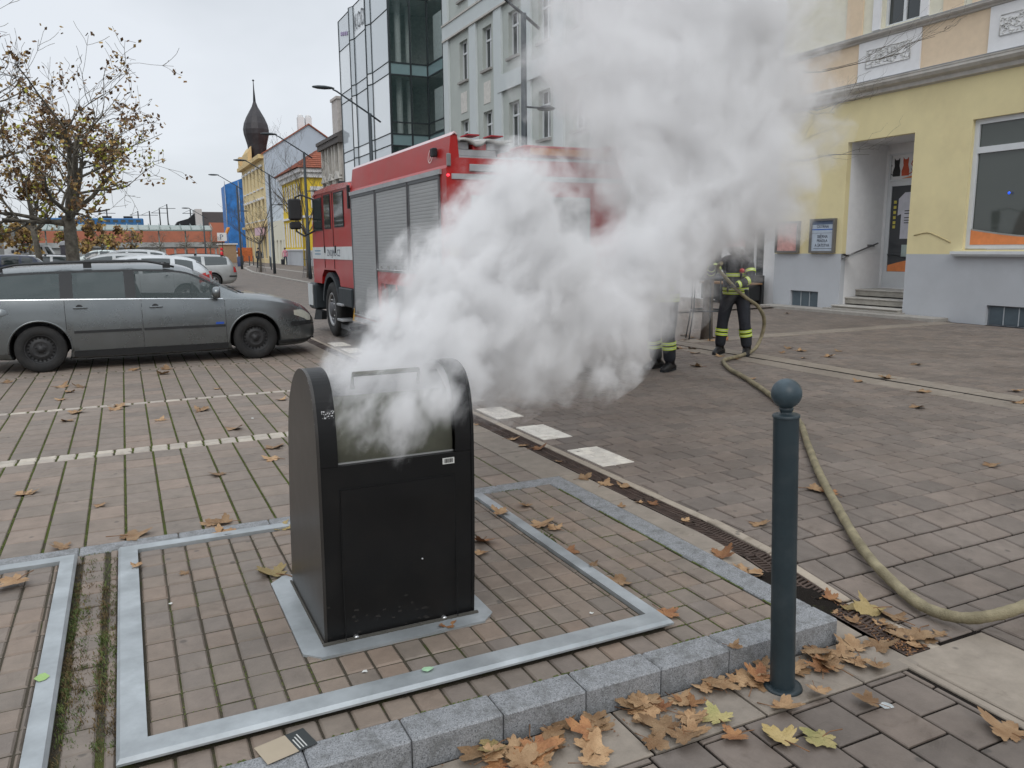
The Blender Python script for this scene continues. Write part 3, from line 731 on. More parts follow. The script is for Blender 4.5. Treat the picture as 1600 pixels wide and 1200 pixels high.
def leaf_mesh(seed, lm, curl=1.0):
    rr = random.Random(seed)
    lobes = [(-128, .46), (-68, .8), (0, 1.0), (68, .82), (128, .45)]
    lobes = [(a + rr.uniform(-7, 7), l * rr.uniform(.88, 1.08)) for a, l in lobes]
    pts = []
    def pol(a, r): return (r * math.sin(R(a)), r * math.cos(R(a)))
    prev = None
    pts.append(pol(180, .1))
    for i, (a, l) in enumerate(lobes):
        if i: 
            pa, pl = lobes[i-1]; pts.append(pol((pa + a) / 2, min(pl, l) * rr.uniform(.55, .68)))
        else: pts.append(pol(-160, .3))
        for da, f in ((-25, .68), (-20, .84), (-12, .78), (-8, .9), (0, 1.0), (8, .89), (12, .77), (20, .83), (25, .68)):
            pts.append(pol(a + da * rr.uniform(.8, 1.15), l * f * rr.uniform(.95, 1.05)))
    pts.append(pol(160, .3))
    pts = [(x, y + .05) for x, y in pts]
    n = len(pts); c1 = rr.uniform(.1, .38) * curl; c2 = rr.uniform(-.15, .3) * curl; tw = rr.uniform(-.25, .25) * curl; ph = rr.uniform(0, 6)
    def Z(x, y):
        r2 = math.hypot(x, y); a = math.atan2(x, y)
        return c1 * r2 * r2 * (.55 + .45 * math.sin(a * 2 + ph)) + c2 * abs(x) * .5 + tw * x * y + .035 * math.sin(a * 5 * 1 + 1.5) * r2
    vs = [(0, .05, Z(0, 0))]
    for f in (.33, .66, 1.0):
        for x, y in pts: vs.append((x * f, (y - .05) * f + .05, Z(x * f, y * f)))
    fs = []
    for i in range(n):
        j = (i + 1) % n; fs.append((0, 1 + j, 1 + i))
        for k in range(2): fs.append((1 + k*n + i, 1 + k*n + j, 1 + (k+1)*n + j, 1 + (k+1)*n + i))
    zm = min(v[2] for v in vs); vs = [(x * .55, y * .55 - .12, (z - zm) * .55) for x, y, z in vs]
    b = MB(); b.add(vs, fs, 0, True)
    z0 = vs[0][2]; b.tube([(0, -.08, z0), (rr.uniform(-.04, .04), -.3, z0 * .6 + .02), (rr.uniform(-.12, .12), -.55, .02)], [.012, .009, .012], 5, mi=1)
    return b.me('leaf', [lm, m_stem])
LEAFM = {k: [leaf_mesh(s * 7 + ord(k), LM[k], 1.25 if s < 5 else 2.2) for s in range(8)] for k in LM}
CN = {'b': 'tan', 'o': 'rust-orange', 'y': 'pale yellow', 'g': 'greenish yellow'}
leaves = [(0.94,2.26,0.143,'b'),(1.13,2.18,0.168,'o'),(1.29,2.29,0.113,'b'),(1.39,2.24,0.113,'b'),(1.31,2.12,0.133,'b'),(1.63,2.26,0.157,'b'),(1.6,2.11,0.151,'b'),(1.62,2.02,0.124,'b'),(1.72,2.09,0.103,'b'),(1.81,2.07,0.13,'g'),(1.79,1.95,0.114,'o'),(1.55,2.18,0.089,'b'),(1.97,2.23,0.151,'b'),(2.07,2.21,0.153,'b'),(1.89,2.24,0.095,'b'),(2.21,2.27,0.087,'b'),(2.15,2.22,0.085,'b'),(2.33,2.21,0.073,'b'),(2.07,2.01,0.134,'b'),(1.92,1.87,0.153,'y'),(2.04,1.81,0.142,'g'),(2.37,1.89,0.106,'b'),(2.48,2.25,0.136,'b'),(2.45,2.14,0.133,'b'),(2.55,2.19,0.106,'b'),(2.68,2.23,0.156,'b'),(2.79,2.19,0.142,'b'),(2.62,2.06,0.105,'b'),(3.01,2.43,0.17,'y'),(3.06,2.34,0.152,'b'),(3.01,2.17,0.18,'b'),(2.94,2.23,0.13,'b'),(2.67,1.56,0.17,'b'),(2.94,2.49,0.095,'y'),(1.75,2.22,0.106,'b'),(1.55,2.26,0.103,'b'),(1.52,2.05,0.111,'b'),(1.09,2.24,0.097,'b'),(1.0,2.26,0.12,'y'),(2.09,2.31,0.071,'b'),(3.11,2.14,0.073,'b'),(3.01,2.12,0.065,'b'),(0.54,3.86,0.186,'y'),(1.11,2.96,0.085,'o'),(1.63,3.78,0.135,'o'),(1.56,3.64,0.086,'b'),(2.14,4.28,0.101,'b'),(2.07,3.93,0.2,'b'),(2.11,3.84,0.112,'b'),(2.01,3.5,0.105,'o'),(1.9,4.13,0.124,'b'),(2.02,3.04,0.134,'b'),(2.03,2.68,0.125,'o'),(1.98,3.21,0.06,'b'),(0.69,4.52,0.124,'y'),(0.38,4.56,0.136,'b'),(-0.06,4.23,0.065,'b'),(0.15,4.06,0.06,'b'),(-0.59,4.27,0.166,'b'),(2.72,3.12,0.128,'o'),(2.72,2.9,0.138,'b'),(2.72,2.97,0.087,'b'),(-0.08,4.84,0.184,'b'),(0.34,4.84,0.123,'b'),(0.42,4.83,0.131,'b'),(-0.43,4.82,0.123,'b'),(-0.73,6.05,0.131,'b'),(-0.68,6.07,0.101,'b'),(-0.26,5.54,0.083,'b'),(0.49,5.95,0.139,'b'),(0.92,6.2,0.145,'b'),(0.99,6.57,0.186,'b'),(0.78,7.45,0.172,'b'),(0.2,8.19,0.12,'b'),(0.6,8.49,0.2,'b'),(-0.6,8.58,0.14,'b'),(-0.54,8.99,0.2,'b'),(-0.19,8.99,0.2,'b'),(-0.15,9.15,0.179,'b'),(-0.73,9.87,0.121,'b'),(-0.79,10.83,0.176,'b'),(-0.58,10.71,0.2,'b'),(-0.67,10.37,0.127,'b'),(-1.42,11.54,0.2,'b'),(0.02,11.94,0.2,'b'),(0.43,11.77,0.2,'b'),(0.36,11.31,0.183,'b'),(0.88,9.77,0.112,'b'),(1.42,8.7,0.129,'b'),(3.2,3.37,0.134,'b'),(4.0,3.71,0.192,'b'),(4.02,3.61,0.136,'o'),(5.58,3.56,0.137,'b'),(6.96,5.24,0.2,'b'),(9.46,7.19,0.2,'b'),(8.16,6.58,0.2,'b'),(8.05,4.92,0.192,'b'),(7.74,5.78,0.2,'b'),(8.66,5.33,0.149,'b'),(9.18,8.96,0.166,'b'),(9.05,8.29,0.179,'b'),(9.67,8.68,0.126,'b'),(8.91,11.24,0.2,'b'),(8.87,10.92,0.2,'b'),(8.88,10.69,0.2,'b'),(9.23,10.94,0.2,'o'),(9.01,11.54,0.2,'b'),(7.76,9.11,0.2,'b'),(7.96,10.02,0.2,'b'),(6.83,8.46,0.176,'b'),(6.77,7.35,0.114,'b'),(7.73,8.74,0.113,'b'),(9.26,9.28,0.148,'b'),(8.57,10.98,0.2,'b'),(9.25,11.27,0.2,'o'),(9.15,10.64,0.2,'o'),(7.78,10.12,0.186,'b'),(7.66,9.57,0.179,'b'),(8.79,8.93,0.122,'b'),(8.64,8.37,0.097,'b'),(7.68,6.58,0.131,'b'),(14.04,14.17,0.193,'b'),(15.86,11.08,0.156,'b'),(2.84,5.92,0.119,'b'),(2.82,5.66,0.105,'b'),(2.88,5.53,0.129,'o'),(2.84,5.11,0.073,'b'),(2.78,4.64,0.113,'b'),(2.84,4.46,0.115,'b'),(2.92,4.34,0.114,'b'),(2.88,3.96,0.083,'o'),(2.67,4.01,0.06,'b'),(2.86,3.61,0.063,'b'),(2.82,4.02,0.06,'b'),(2.8,6.58,0.071,'b'),(0.77,2.13,0.067,'b')]
rr = random.Random(11)
for k in range(30):   # more in the gutter below the kerb and in the drain's end
    leaves.append((rr.uniform(.9, 2.6), 2.29 - abs(rr.gauss(0, .12)), rr.uniform(.09, .14), rr.choice('bbbo')))
    if k < 9: leaves.append((2.9 + rr.uniform(-.08, .12), rr.uniform(2.1, 2.65), rr.uniform(.05, .1), rr.choice('bbo')))
for i, (x, y, s, c) in enumerate(leaves):
    if x > 15: continue
    if x < 2.66 and y < 2.3:
        grp = 'leaves in the gutter below the kerb'
        place = 'below the ' + ('flyer end of the granite kerb' if x < 1.2 else 'middle of the granite kerb' if x < 1.5 else 'granite kerb in the big leaf heap' if x < 1.8 else 'granite kerb just left of the bollard' if x < 2.12 else 'kerb right at the bollard foot' if x < 2.3 else 'outer kerb corner right of the bollard')
        if y < 2.1: place = ('left of' if x < 1.7 else 'before' if x < 2.15 else 'right of') + ' the bollard on the foreground pavers'
    elif 2.78 < x < 3.25 and y < 2.7: place, grp = ('piled at the very end of the drain channel' if y < 2.3 else 'on the last grating of the drain channel'), 'leaves at the end of the drain'
    elif 2.66 <= x < 3.05 and y < 7:
        grp = 'leaves along the drain channel'; place = ('on the sandstone strip' if x < 2.81 else 'on the drain grating') + (' close behind the bollard' if y < 3.4 else ' beside the raised platform' if y < 4.8 else ' beside the white stone markings')
    elif y < 2.3: place, grp = 'on the big foreground slabs at the right', 'leaves on the foreground slabs'
    elif x < 2.66 and y < 4.78:
        grp = 'leaves on the platform'; place = 'on the left lid' if x < -.33 else 'on the lid close in front of the waste inlet' if y < 3.04 and x < 1.4 else 'on the lid beside the right wall of the waste inlet' if 1.3 < x < 1.8 and y > 3.1 else 'near the right front corner of the steel lid' if x > 1.8 and y < 3.1 else 'by the right bar of the steel lid' if x > 1.8 and y < 3.95 else 'at the back right of the steel lid' if x > 1.6 else 'on the lid left of the waste inlet' if y < 4.4 else 'on the back bar of the lid'
    elif x < 2.9:
        grp = 'leaves on the parking pavers'; place = ('on the granite border of' if y < 5 else 'before the double cobble line of' if y < 6.9 else 'between the cobble lines of' if y < 9.2 else 'behind the single cobble line of' if y < 10.8 else 'beside the grey estate car on') + (' the left' if x < -.4 else ' the middle' if x < .7 else ' the right') + ' parking pavers'
    elif x > 8.4 and y > 10: place, grp = 'at the foot of the caged street tree', 'leaves round the street tree'
    else:
        grp = 'leaves on the grey pavement'; place = 'under the curve of the hose on the grey pavement' if x < 4.3 else 'on the grey pavement before the slot drain' if x < 7.6 and y < 7 else 'around the firefighters on the pavement' if y > 8 else 'on or beyond the slot drain, far right'
    o = link('fallen_leaf', rr.choice(LEAFM[c]), None, label='%s dry plane leaf lying %s' % (CN[c], place), cat='leaf') if False else link('fallen_leaf', rr.choice(LEAFM[c]))
    tag(o, '%s %s plane leaf %s' % ('small' if s < .1 else 'large' if s > .15 else 'dry', CN[c], place), 'leaf', grp)
    zz = g_h(x, y) + .004
    if x < 2.66 and 2.3 <= y <= 4.78: zz = .008
    if (-.15 < x < 1.98 or x < -.34) and 2.55 < y < 4.57: zz = .03
    if (x > 1.88 or x < -.05) and x < 1.99 and 2.6 < y < 4.5: zz = .046
    if x < 2.66 and y < 2.3: zz += .01 * rr.random() * 2
    o.location = (x, y, zz); o.scale = (s * 1.3,) * 3 if s < .19 else (s * 1.1,) * 3
    o.rotation_euler = (rr.uniform(-.1, .1), rr.uniform(-.1, .1), rr.uniform(0, 6.28))
# crumbs of leaf in the channel end and the gutter
b = MB()
for k in range(600):
    if k < 330: x, y = 2.9 + rr.gauss(0, .045), 2.08 + abs(rr.gauss(0, .22)); x = min(max(x, 2.83), 2.96)
    else: x, y = rr.uniform(.3, 2.6), 2.29 - abs(rr.gauss(0, .07))
    s = rr.uniform(.003, .012); a = rr.uniform(0, 6.28); z = g_h(x, y) + rr.uniform(.001, .006) + .001
    b.add([(x, y, z), (x + s * math.cos(a), y + s * math.sin(a), z + rr.uniform(0, .004)), (x + s * math.cos(a + 1.3), y + s * math.sin(a + 1.3), z)], [(0, 1, 2)])
tag(b.build('leaf_litter', LM['o']), 'crumbled brown leaf litter in the gutter and the end of the drain', 'leaf litter', kind='stuff')

# ------------------------------------------------------------------ weeds and moss
m_weed = mat('weed_green', (.075, .12, .03), .7, var=.3, scale=9, hue=(.13, .16, .045))
m_weedbr = mat('weed_brown', (.13, .09, .04), .8, var=.3, scale=9)
def blades(b, x, y, z, n, s, mi=0, spread=.02):
    for k in range(n):
        px, py = x + rr.gauss(0, spread), y + rr.gauss(0, spread); a = rr.uniform(0, 6.28); h = s * rr.uniform(.4, 1.1); w_ = s * .09; ln = rr.uniform(.2, .9)
        dx, dy = math.cos(a), math.sin(a)
        b.add([(px - dy * w_, py + dx * w_, z), (px + dy * w_, py - dx * w_, z), (px + dx * h * ln * .5 + dy * w_ * .8, py + dy * h * ln * .5 - dx * w_ * .8, z + h * .6), (px + dx * h * ln, py + dy * h * ln, z + h * .8)], [(0, 1, 2), (0, 2, 3)], mi)
b = MB()
for k in range(700):
    jx = rr.choice([-.317, -.204, -.204, -.317, -.27, -.16]) + rr.gauss(0, .008); y = rr.choice([rr.uniform(2.45, 4.6), rr.gauss(3.35, .25), rr.gauss(3.9, .25), rr.gauss(3.1, .2)])
    if not (-.335 < jx < -.15): continue
    blades(b, jx, y, 0, 9, rr.uniform(.01, .024), 0 if rr.random() < .5 + .3 * math.sin(y * 7 + jx * 20) else 1, .011)
tag(b.build('weeds', [m_weed, m_weedbr]), 'low green and brown weeds growing between the two steel lids', 'weeds', kind='stuff')
b = MB(); blades(b, 1.959, 3.72, .0, 120, .045, 0, .02); blades(b, 1.99, 3.66, .0, 50, .035, 0, .015)
tag(b.build('grass_tuft', [m_weed]), 'small green grass tuft at the edge of the steel lid between two tan leaves', 'grass tuft')
m_mossb = mat('moss', (.075, .1, .02), .95, var=.35, scale=30, hue=(.12, .14, .035), bump=.6, bscale=300)
b = MB()
def clump(x, y, z, s):
    a0 = rr.uniform(0, 6); n = 5
    vs = [(x, y, z + s * rr.uniform(.4, .7))] + [(x + s * rr.uniform(.7, 1.2) * math.cos(a0 + k * 6.283 / n), y + s * rr.uniform(.7, 1.2) * math.sin(a0 + k * 6.283 / n), z - .001) for k in range(n)]
    b.add(vs, [(0, 1 + k, 1 + (k + 1) % n) for k in range(n)], 0, True)
for i in range(-9, 13):       # moss in the long parking joints
    x = -.11 + .205 * i
    if x > 2.45: continue
    y = 4.8
    while y < 9.2:
        y += rr.uniform(.008, .03)
        if noise.noise((x * 3, y * .9, 1)) > -.22: clump(x + rr.gauss(0, .0035), y, -.005, rr.uniform(.005, .009))
for i in range(0, 4):
    pass
for k in range(1500):
    if rr.random() < .5: x, y = rr.uniform(-3, 2.5), rr.choice([2.446, 4.637])
    else: x, y = 2.512, rr.uniform(2.45, 4.63)
    if noise.noise((x * 4, y * 4, 3)) > -.1: clump(x, y, .001, rr.uniform(.004, .008))
for k in range(1400):         # joints of the small pavers right of the lid
    x = -.317 + .113 * rr.randrange(20, 25) if rr.random() < .5 else rr.uniform(1.98, 2.5); y = 2.42 + .15 * rr.randrange(0, 15) if abs((x + .317) / .113 - round((x + .317) / .113)) > .01 else rr.uniform(2.45, 4.63)
    if noise.noise((x * 5, y * 5, 7)) > -.05: clump(x, y, -.003, rr.uniform(.003, .006))
for k in range(2600):         # lid joints left of the inlet
    jx = -.047 + .113 * rr.randrange(1, 6); jy = 2.622 + .148 * rr.randrange(1, 12)
    x, y = (jx + rr.gauss(0, .002), rr.uniform(2.7, 4.4)) if rr.random() < .6 else (rr.uniform(-.04, .6), jy + rr.gauss(0, .002))
    if x < .6 and noise.noise((x * 3, y * 3, 9)) + (x - .3) * .5 > .02: clump(x, y, .02, rr.uniform(.003, .006))
tag(b.build('joint_moss', [m_mossb]), 'green moss filling the joints between the pavers', 'moss', kind='stuff')

# ------------------------------------------------------------------ litter
m_kraft = mat('kraft_paper', (.36, .3, .22), .8, var=.08); m_ink = mat('flyer_ink', (.03, .035, .035), .6)
FL = empty('flyer', (.35, 2.45, .01), R(14), label='small brown and black paper flyer stuck under the front bar of the steel lid', cat='flyer')
b = MB(); b.box(-.085, .02, -.055, .055, 0, .0008); b.build('paper', m_kraft, FL)
b = MB(); b.box(.0201, .085, -.055, .055, 0, .0008); b.build('dark_half', m_ink, FL)
b = MB()
for k in range(3): b.box(.05 - k * .011, .054 - k * .011, -.045, .035 - k * .01, .0009, .0012)
b.build('white_lines', mat('flyer_white', (.5, .5, .47), .7), FL)
def scrap(x, y, z, s, m, label, cat='litter', nm='paper_scrap'):
    b = MB(); n = 7; vs = [(0, 0, s * .12)] + [(s * rr.uniform(.35, .6) * math.cos(k * .9), s * rr.uniform(.3, .6) * math.sin(k * .9), rr.uniform(0, s * .25)) for k in range(n)]
    b.add(vs, [(0, 1 + k, 1 + (k + 1) % n) for k in range(n)]); o = b.build(nm, m); o.location = (x, y, z); tag(o, label, cat)
scrap(.903, 2.633, .044, .045, mat('mint_paper', (.35, .55, .35), .6), 'mint green crumpled wrapper on the front bar of the lid')
scrap(-.398, 3.221, .044, .05, mat('green_wrap', (.3, .45, .16), .6), 'light green scrap on the left steel lid frame')
scrap(2.426, 1.856, -.098, .05, glass_mat('clear_plastic', (.6, .65, .66), .2, .6), 'clear crumpled plastic scrap on the foreground pavers')
for i, (x, y, s, t) in enumerate([(-.06 + .13, 3.72, .02, 'white fleck of paper on the lid pavers left of the waste inlet'), (.695, 2.748, .025, 'white cigarette stub in front of the waste inlet'), (1.709, 2.78, .02, 'white scrap on the lid pavers right of the waste inlet'), (1.0, 4.85 + 3, .03, 'white fleck on the parking pavers behind the waste inlet')]):
    scrap(x, y, .03 if i < 3 else .003, s, mat('white_paper', (.6, .6, .57), .7), t)

# ------------------------------------------------------------------ cars
def interp(K, x):
    if x <= K[0][0]: return K[0][1]
    for i in range(len(K) - 1):
        if x <= K[i+1][0]:
            a, b = K[i], K[i+1]; t = (x - a[0]) / (b[0] - a[0])
            m0 = (b[1] - K[i-1][1]) / (b[0] - K[i-1][0]) if i > 0 else (b[1] - a[1]) / (b[0] - a[0])
            m1 = (K[i+2][1] - a[1]) / (K[i+2][0] - a[0]) if i + 2 < len(K) else (b[1] - a[1]) / (b[0] - a[0])
            h = b[0] - a[0]; t2, t3 = t*t, t*t*t
            return (2*t3 - 3*t2 + 1)*a[1] + (t3 - 2*t2 + t)*h*m0 + (-2*t3 + 3*t2)*b[1] + (t3 - t2)*h*m1
    return K[-1][1]
m_tyre = mat('tyre', (.018, .018, .018), .8, var=.2, bump=.2, bscale=60, dirt=.4, dscale=8, dcol=(.05, .045, .04))
m_trim = mat('black_trim', (.02, .021, .022), .55, var=.15)
m_rim_dark = mat('steel_rim', (.035, .035, .036), .5, .3, var=.3, scale=14)
m_rim = mat('alloy_rim', (.3, .3, .3), .4, .6, var=.2)
m_cabin = mat('cabin_dark', (.03, .032, .035), .8)
m_head = mat('headlamp_plastic', (.42, .42, .36), .12, 0, var=.12, scale=20, coat=1)
m_redl = mat('tail_lamp', (.45, .015, .015), .15, coat=1)
m_plate = mat('number_plate', (.5, .5, .48), .5)
m_glass_car = glass_mat('car_glass', (.03, .05, .046), .02, .5, .8)
m_glass_tint = glass_mat('car_glass_tinted', (.014, .03, .028), .03, .84, .85)
m_glass_far = glass_mat('car_glass_far', (.03, .04, .04), .05, 1, .8)
WAGON = dict(
 zr=[(-2.38,.66),(-2.34,.86),(-2.27,1.02),(-2.16,1.2),(-2.02,1.33),(-1.8,1.39),(-1.3,1.42),(-.6,1.435),(0,1.43),(.35,1.405),(.55,1.355),(.8,1.22),(1.08,1.05),(1.22,.985),(1.45,.955),(1.75,.9),(2.0,.825),(2.14,.755),(2.24,.665),(2.305,.56),(2.335,.44)],
 zs=[(-2.38,.62),(-2.34,.8),(-2.25,.93),(-2.1,.985),(-1.78,.98),(0,.94),(.97,.905),(1.25,.895),(1.5,.875),(1.8,.82),(2.0,.75),(2.14,.69),(2.24,.61),(2.305,.52),(2.335,.41)],
 zb=[(-2.38,.42),(-2.3,.3),(-2.1,.2),(-1.0,.15),(0,.14),(1.0,.15),(1.9,.16),(2.2,.19),(2.335,.3)],
 w=[(-2.38,.62),(-2.33,.74),(-2.2,.82),(-1.9,.858),(-1.38,.872),(0,.872),(1.38,.872),(1.75,.855),(1.98,.81),(2.14,.74),(2.24,.66),(2.31,.54),(2.335,.42)],
 wr=[(-2.38,.52),(-2.2,.57),(-1.9,.59),(0,.61),(.5,.61),(.9,.67),(1.25,.74),(1.5,.72),(2.0,.64),(2.24,.52),(2.335,.34)],
 ed=[(-2.38,.03),(-2.2,.06),(-1.8,.085),(.3,.085),(.8,.06),(1.2,.03),(2.335,.018)],
 hw=1.385, r=.312, win=[(-1.98,-1.09,'t'),(-.96,-.3,'t'),(-.19,.93,'f')], ws=(.6,1.18), rw=(-2.31,-2.1), doors=[(-1.06,-.13),(-.12,.98)])
HATCH = dict(
 zr=[(-2.05,.62),(-2.02,.85),(-1.93,1.05),(-1.7,1.27),(-1.45,1.38),(-1.1,1.44),(-.6,1.475),(0,1.47),(.35,1.43),(.6,1.36),(.9,1.22),(1.2,1.07),(1.35,1.0),(1.6,.94),(1.8,.86),(1.95,.74),(2.03,.6),(2.06,.46)],
 zs=[(-2.05,.58),(-2.0,.8),(-1.9,.95),(-1.6,1.0),(0,.96),(1.1,.93),(1.35,.91),(1.6,.86),(1.8,.78),(1.95,.67),(2.03,.56),(2.06,.43)],
 zb=[(-2.05,.4),(-1.9,.25),(-1.0,.18),(0,.17),(1.0,.17),(1.8,.19),(2.06,.32)],
 w=[(-2.05,.6),(-2.0,.72),(-1.85,.82),(-1.5,.865),(0,.87),(1.4,.865),(1.75,.8),(1.95,.68),(2.06,.46)],
 wr=[(-2.05,.5),(-1.8,.56),(-1.3,.6),(0,.63),(.5,.63),(.9,.67),(1.35,.74),(1.6,.7),(1.9,.56),(2.06,.36)],
 ed=[(-2.05,.03),(-1.8,.06),(-1.3,.085),(.3,.085),(.8,.06),(1.3,.03),(2.06,.018)],
 hw=1.27, r=.31, win=[(-1.5,-1.02,'t'),(-.9,-.15,'t'),(-.05,1.05,'f')], ws=(.6,1.3), rw=(-1.93,-1.6), doors=[(-.95,-.08),(-.07,1.1)])
def car_sec(S, x):
    g = lambda k: interp(S[k], x)
    zb, zs, zr, w, wr, ed = g('zb'), g('zs'), g('zr'), g('w'), g('wr'), g('ed')
    h = zs - zb; we = min(wr, w * .93); ze = max(zr - ed, zs + .006); wsx = w * .955
    P = [(0, zb), (w*.8, zb), (w*.95, zb + .035), (w*.982, zb + h*.22), (w, zb + h*.45), (w*.998, zb + h*.65), (w*.985, zb + h*.83), (w*.968, zs - h*.06), (wsx, zs)]
    for t in (.33, .66): P.append((wsx + (we - wsx) * t + .012 * math.sin(t * 3.14), zs + (ze - zs) * t))
    P += [(we, ze), (we*.9, ze + (zr-ze)*.55), (we*.62, ze + (zr-ze)*.85), (we*.3, zr), (0, zr + .004)]
    return P
def car_y(S, x, z):
    P = car_sec(S, x)[1:12]
    for a, b in zip(P, P[1:]):
        if a[1] <= z <= b[1] and b[1] > a[1]:
            t = (z - a[1]) / (b[1] - a[1]); return a[0] + (b[0] - a[0]) * t
    return P[-1][0] if z > P[-1][1] else P[0][0]
def patch(b, S, x0, x1, zl, zh, off, side, nx=10, nz=4, mi=0):
    fl = zl if callable(zl) else (lambda x: zl); fh = zh if callable(zh) else (lambda x: zh)
    vs = []; ring = []
    for i in range(nx + 1):
        x = x0 + (x1 - x0) * i / nx
        for j in range(nz + 1):
            z = fl(x) + (fh(x) - fl(x)) * j / nz; vs.append((x, side * (car_y(S, x, z) + off), z))
    n = nz + 1; fs = []
    for i in range(nx):
        for j in range(nz):
            q = (i*n + j, (i+1)*n + j, (i+1)*n + j+1, i*n + j+1); fs.append(q if side < 0 else q[::-1])
    # skirt back into the body
    per = [i*n for i in range(nx+1)] + [nx*n + j for j in range(1, nz+1)] + [i*n + nz for i in range(nx-1, -1, -1)] + [j for j in range(nz-1, 0, -1)]
    base = len(vs); vs += [(vs[k][0], vs[k][1] - side * (off + .004), vs[k][2]) for k in per]
    m_ = len(per)
    for k in range(m_):
        q = (per[k], base + k, base + (k+1) % m_, per[(k+1) % m_]); fs.append(q if side < 0 else q[::-1])
    nf = nx * nz; b.add(vs[:base], fs[:nf], mi, True)
    sk = [vs[k] for k in per] + vs[base:]; b.add(sk, [((k, m_ + k, m_ + (k+1) % m_, (k+1) % m_) if side < 0 else ((k+1) % m_, m_ + (k+1) % m_, m_ + k, k)) for k in range(m_)], mi, False)
def wheel_parts(r, wd, rimm, parent, loc, steel=True, side=-1, nm='wheel', spokes=5, detail=True):
    """wheel with its axis along y, outer face towards side"""
    b = MB(); s = side
    pr = [(r*.62, -wd*.42), (r*.66, -wd*.5), (r*.8, -wd*.52), (r*.95, -wd*.47), (r, -wd*.36), (r*1.003, 0), (r, wd*.36), (r*.95, wd*.47), (r*.8, wd*.52), (r*.66, wd*.5), (r*.62, wd*.42)]
    b.lathe(pr, n=32, axis='y'); t = b.build(nm, m_tyre, parent); t.location = loc
    b = MB(); f = s * wd * .42
    b.lathe([(r*.63, f), (r*.6, f + s*.004), (r*.575, f - s*.012), (r*.56, f - s*.035), (r*.44, f - s*.03), (r*.36, f - s*.01), (r*.3, f - s*.012), (r*.16, f - s*.03), (r*.13, f - s*.012), (.0001, f - s*.008)], n=32, axis='y')
    rim = b.build('rim', rimm, t)
    if detail:
        b = MB(); nn = 20 if steel else spokes
        for k in range(nn):
            a = 6.283 * k / nn
            if steel:
                c, d = math.cos(a), math.sin(a); rr_ = r*.49; h = r*.032
                px, pz = c*rr_, d*rr_; yy = f - s*.024
                b.add([(px - c*h*1.3 - d*h, yy, pz - d*h*1.3 + c*h), (px + c*h*1.3 - d*h, yy, pz + d*h*1.3 + c*h), (px + c*h*1.3 + d*h, yy, pz + d*h*1.3 - c*h), (px - c*h*1.3 + d*h, yy, pz - d*h*1.3 - c*h)], [(0, 1, 2, 3)])
            else:
                a0, a1 = a - .42, a + .42; yy = f - s*.004
                b.add([(r*.27*math.cos(a), yy, r*.27*math.sin(a)), (r*.52*math.cos(a0*1), yy - s*.004, r*.52*math.sin(a0)), (r*.55*math.cos(a), yy - s*.004, r*.55*math.sin(a)), (r*.52*math.cos(a1), yy - s*.004, r*.52*math.sin(a1))], [(0, 1, 2, 3)])
        b.build('rim_openings', mat('rim_hole', (.004, .004, .004), .9), t)
        b = MB()
        for k in range(5):
            a = 6.283 * k / 5 + .3; b.lathe([(.0001, f - s*.008), (r*.03, f - s*.008), (r*.03, f - s*.02)], (r*.21*math.cos(a), 0, r*.21*math.sin(a)), 6, 'y')
        b.build('wheel_bolts', m_rim_dark, t)
    return t
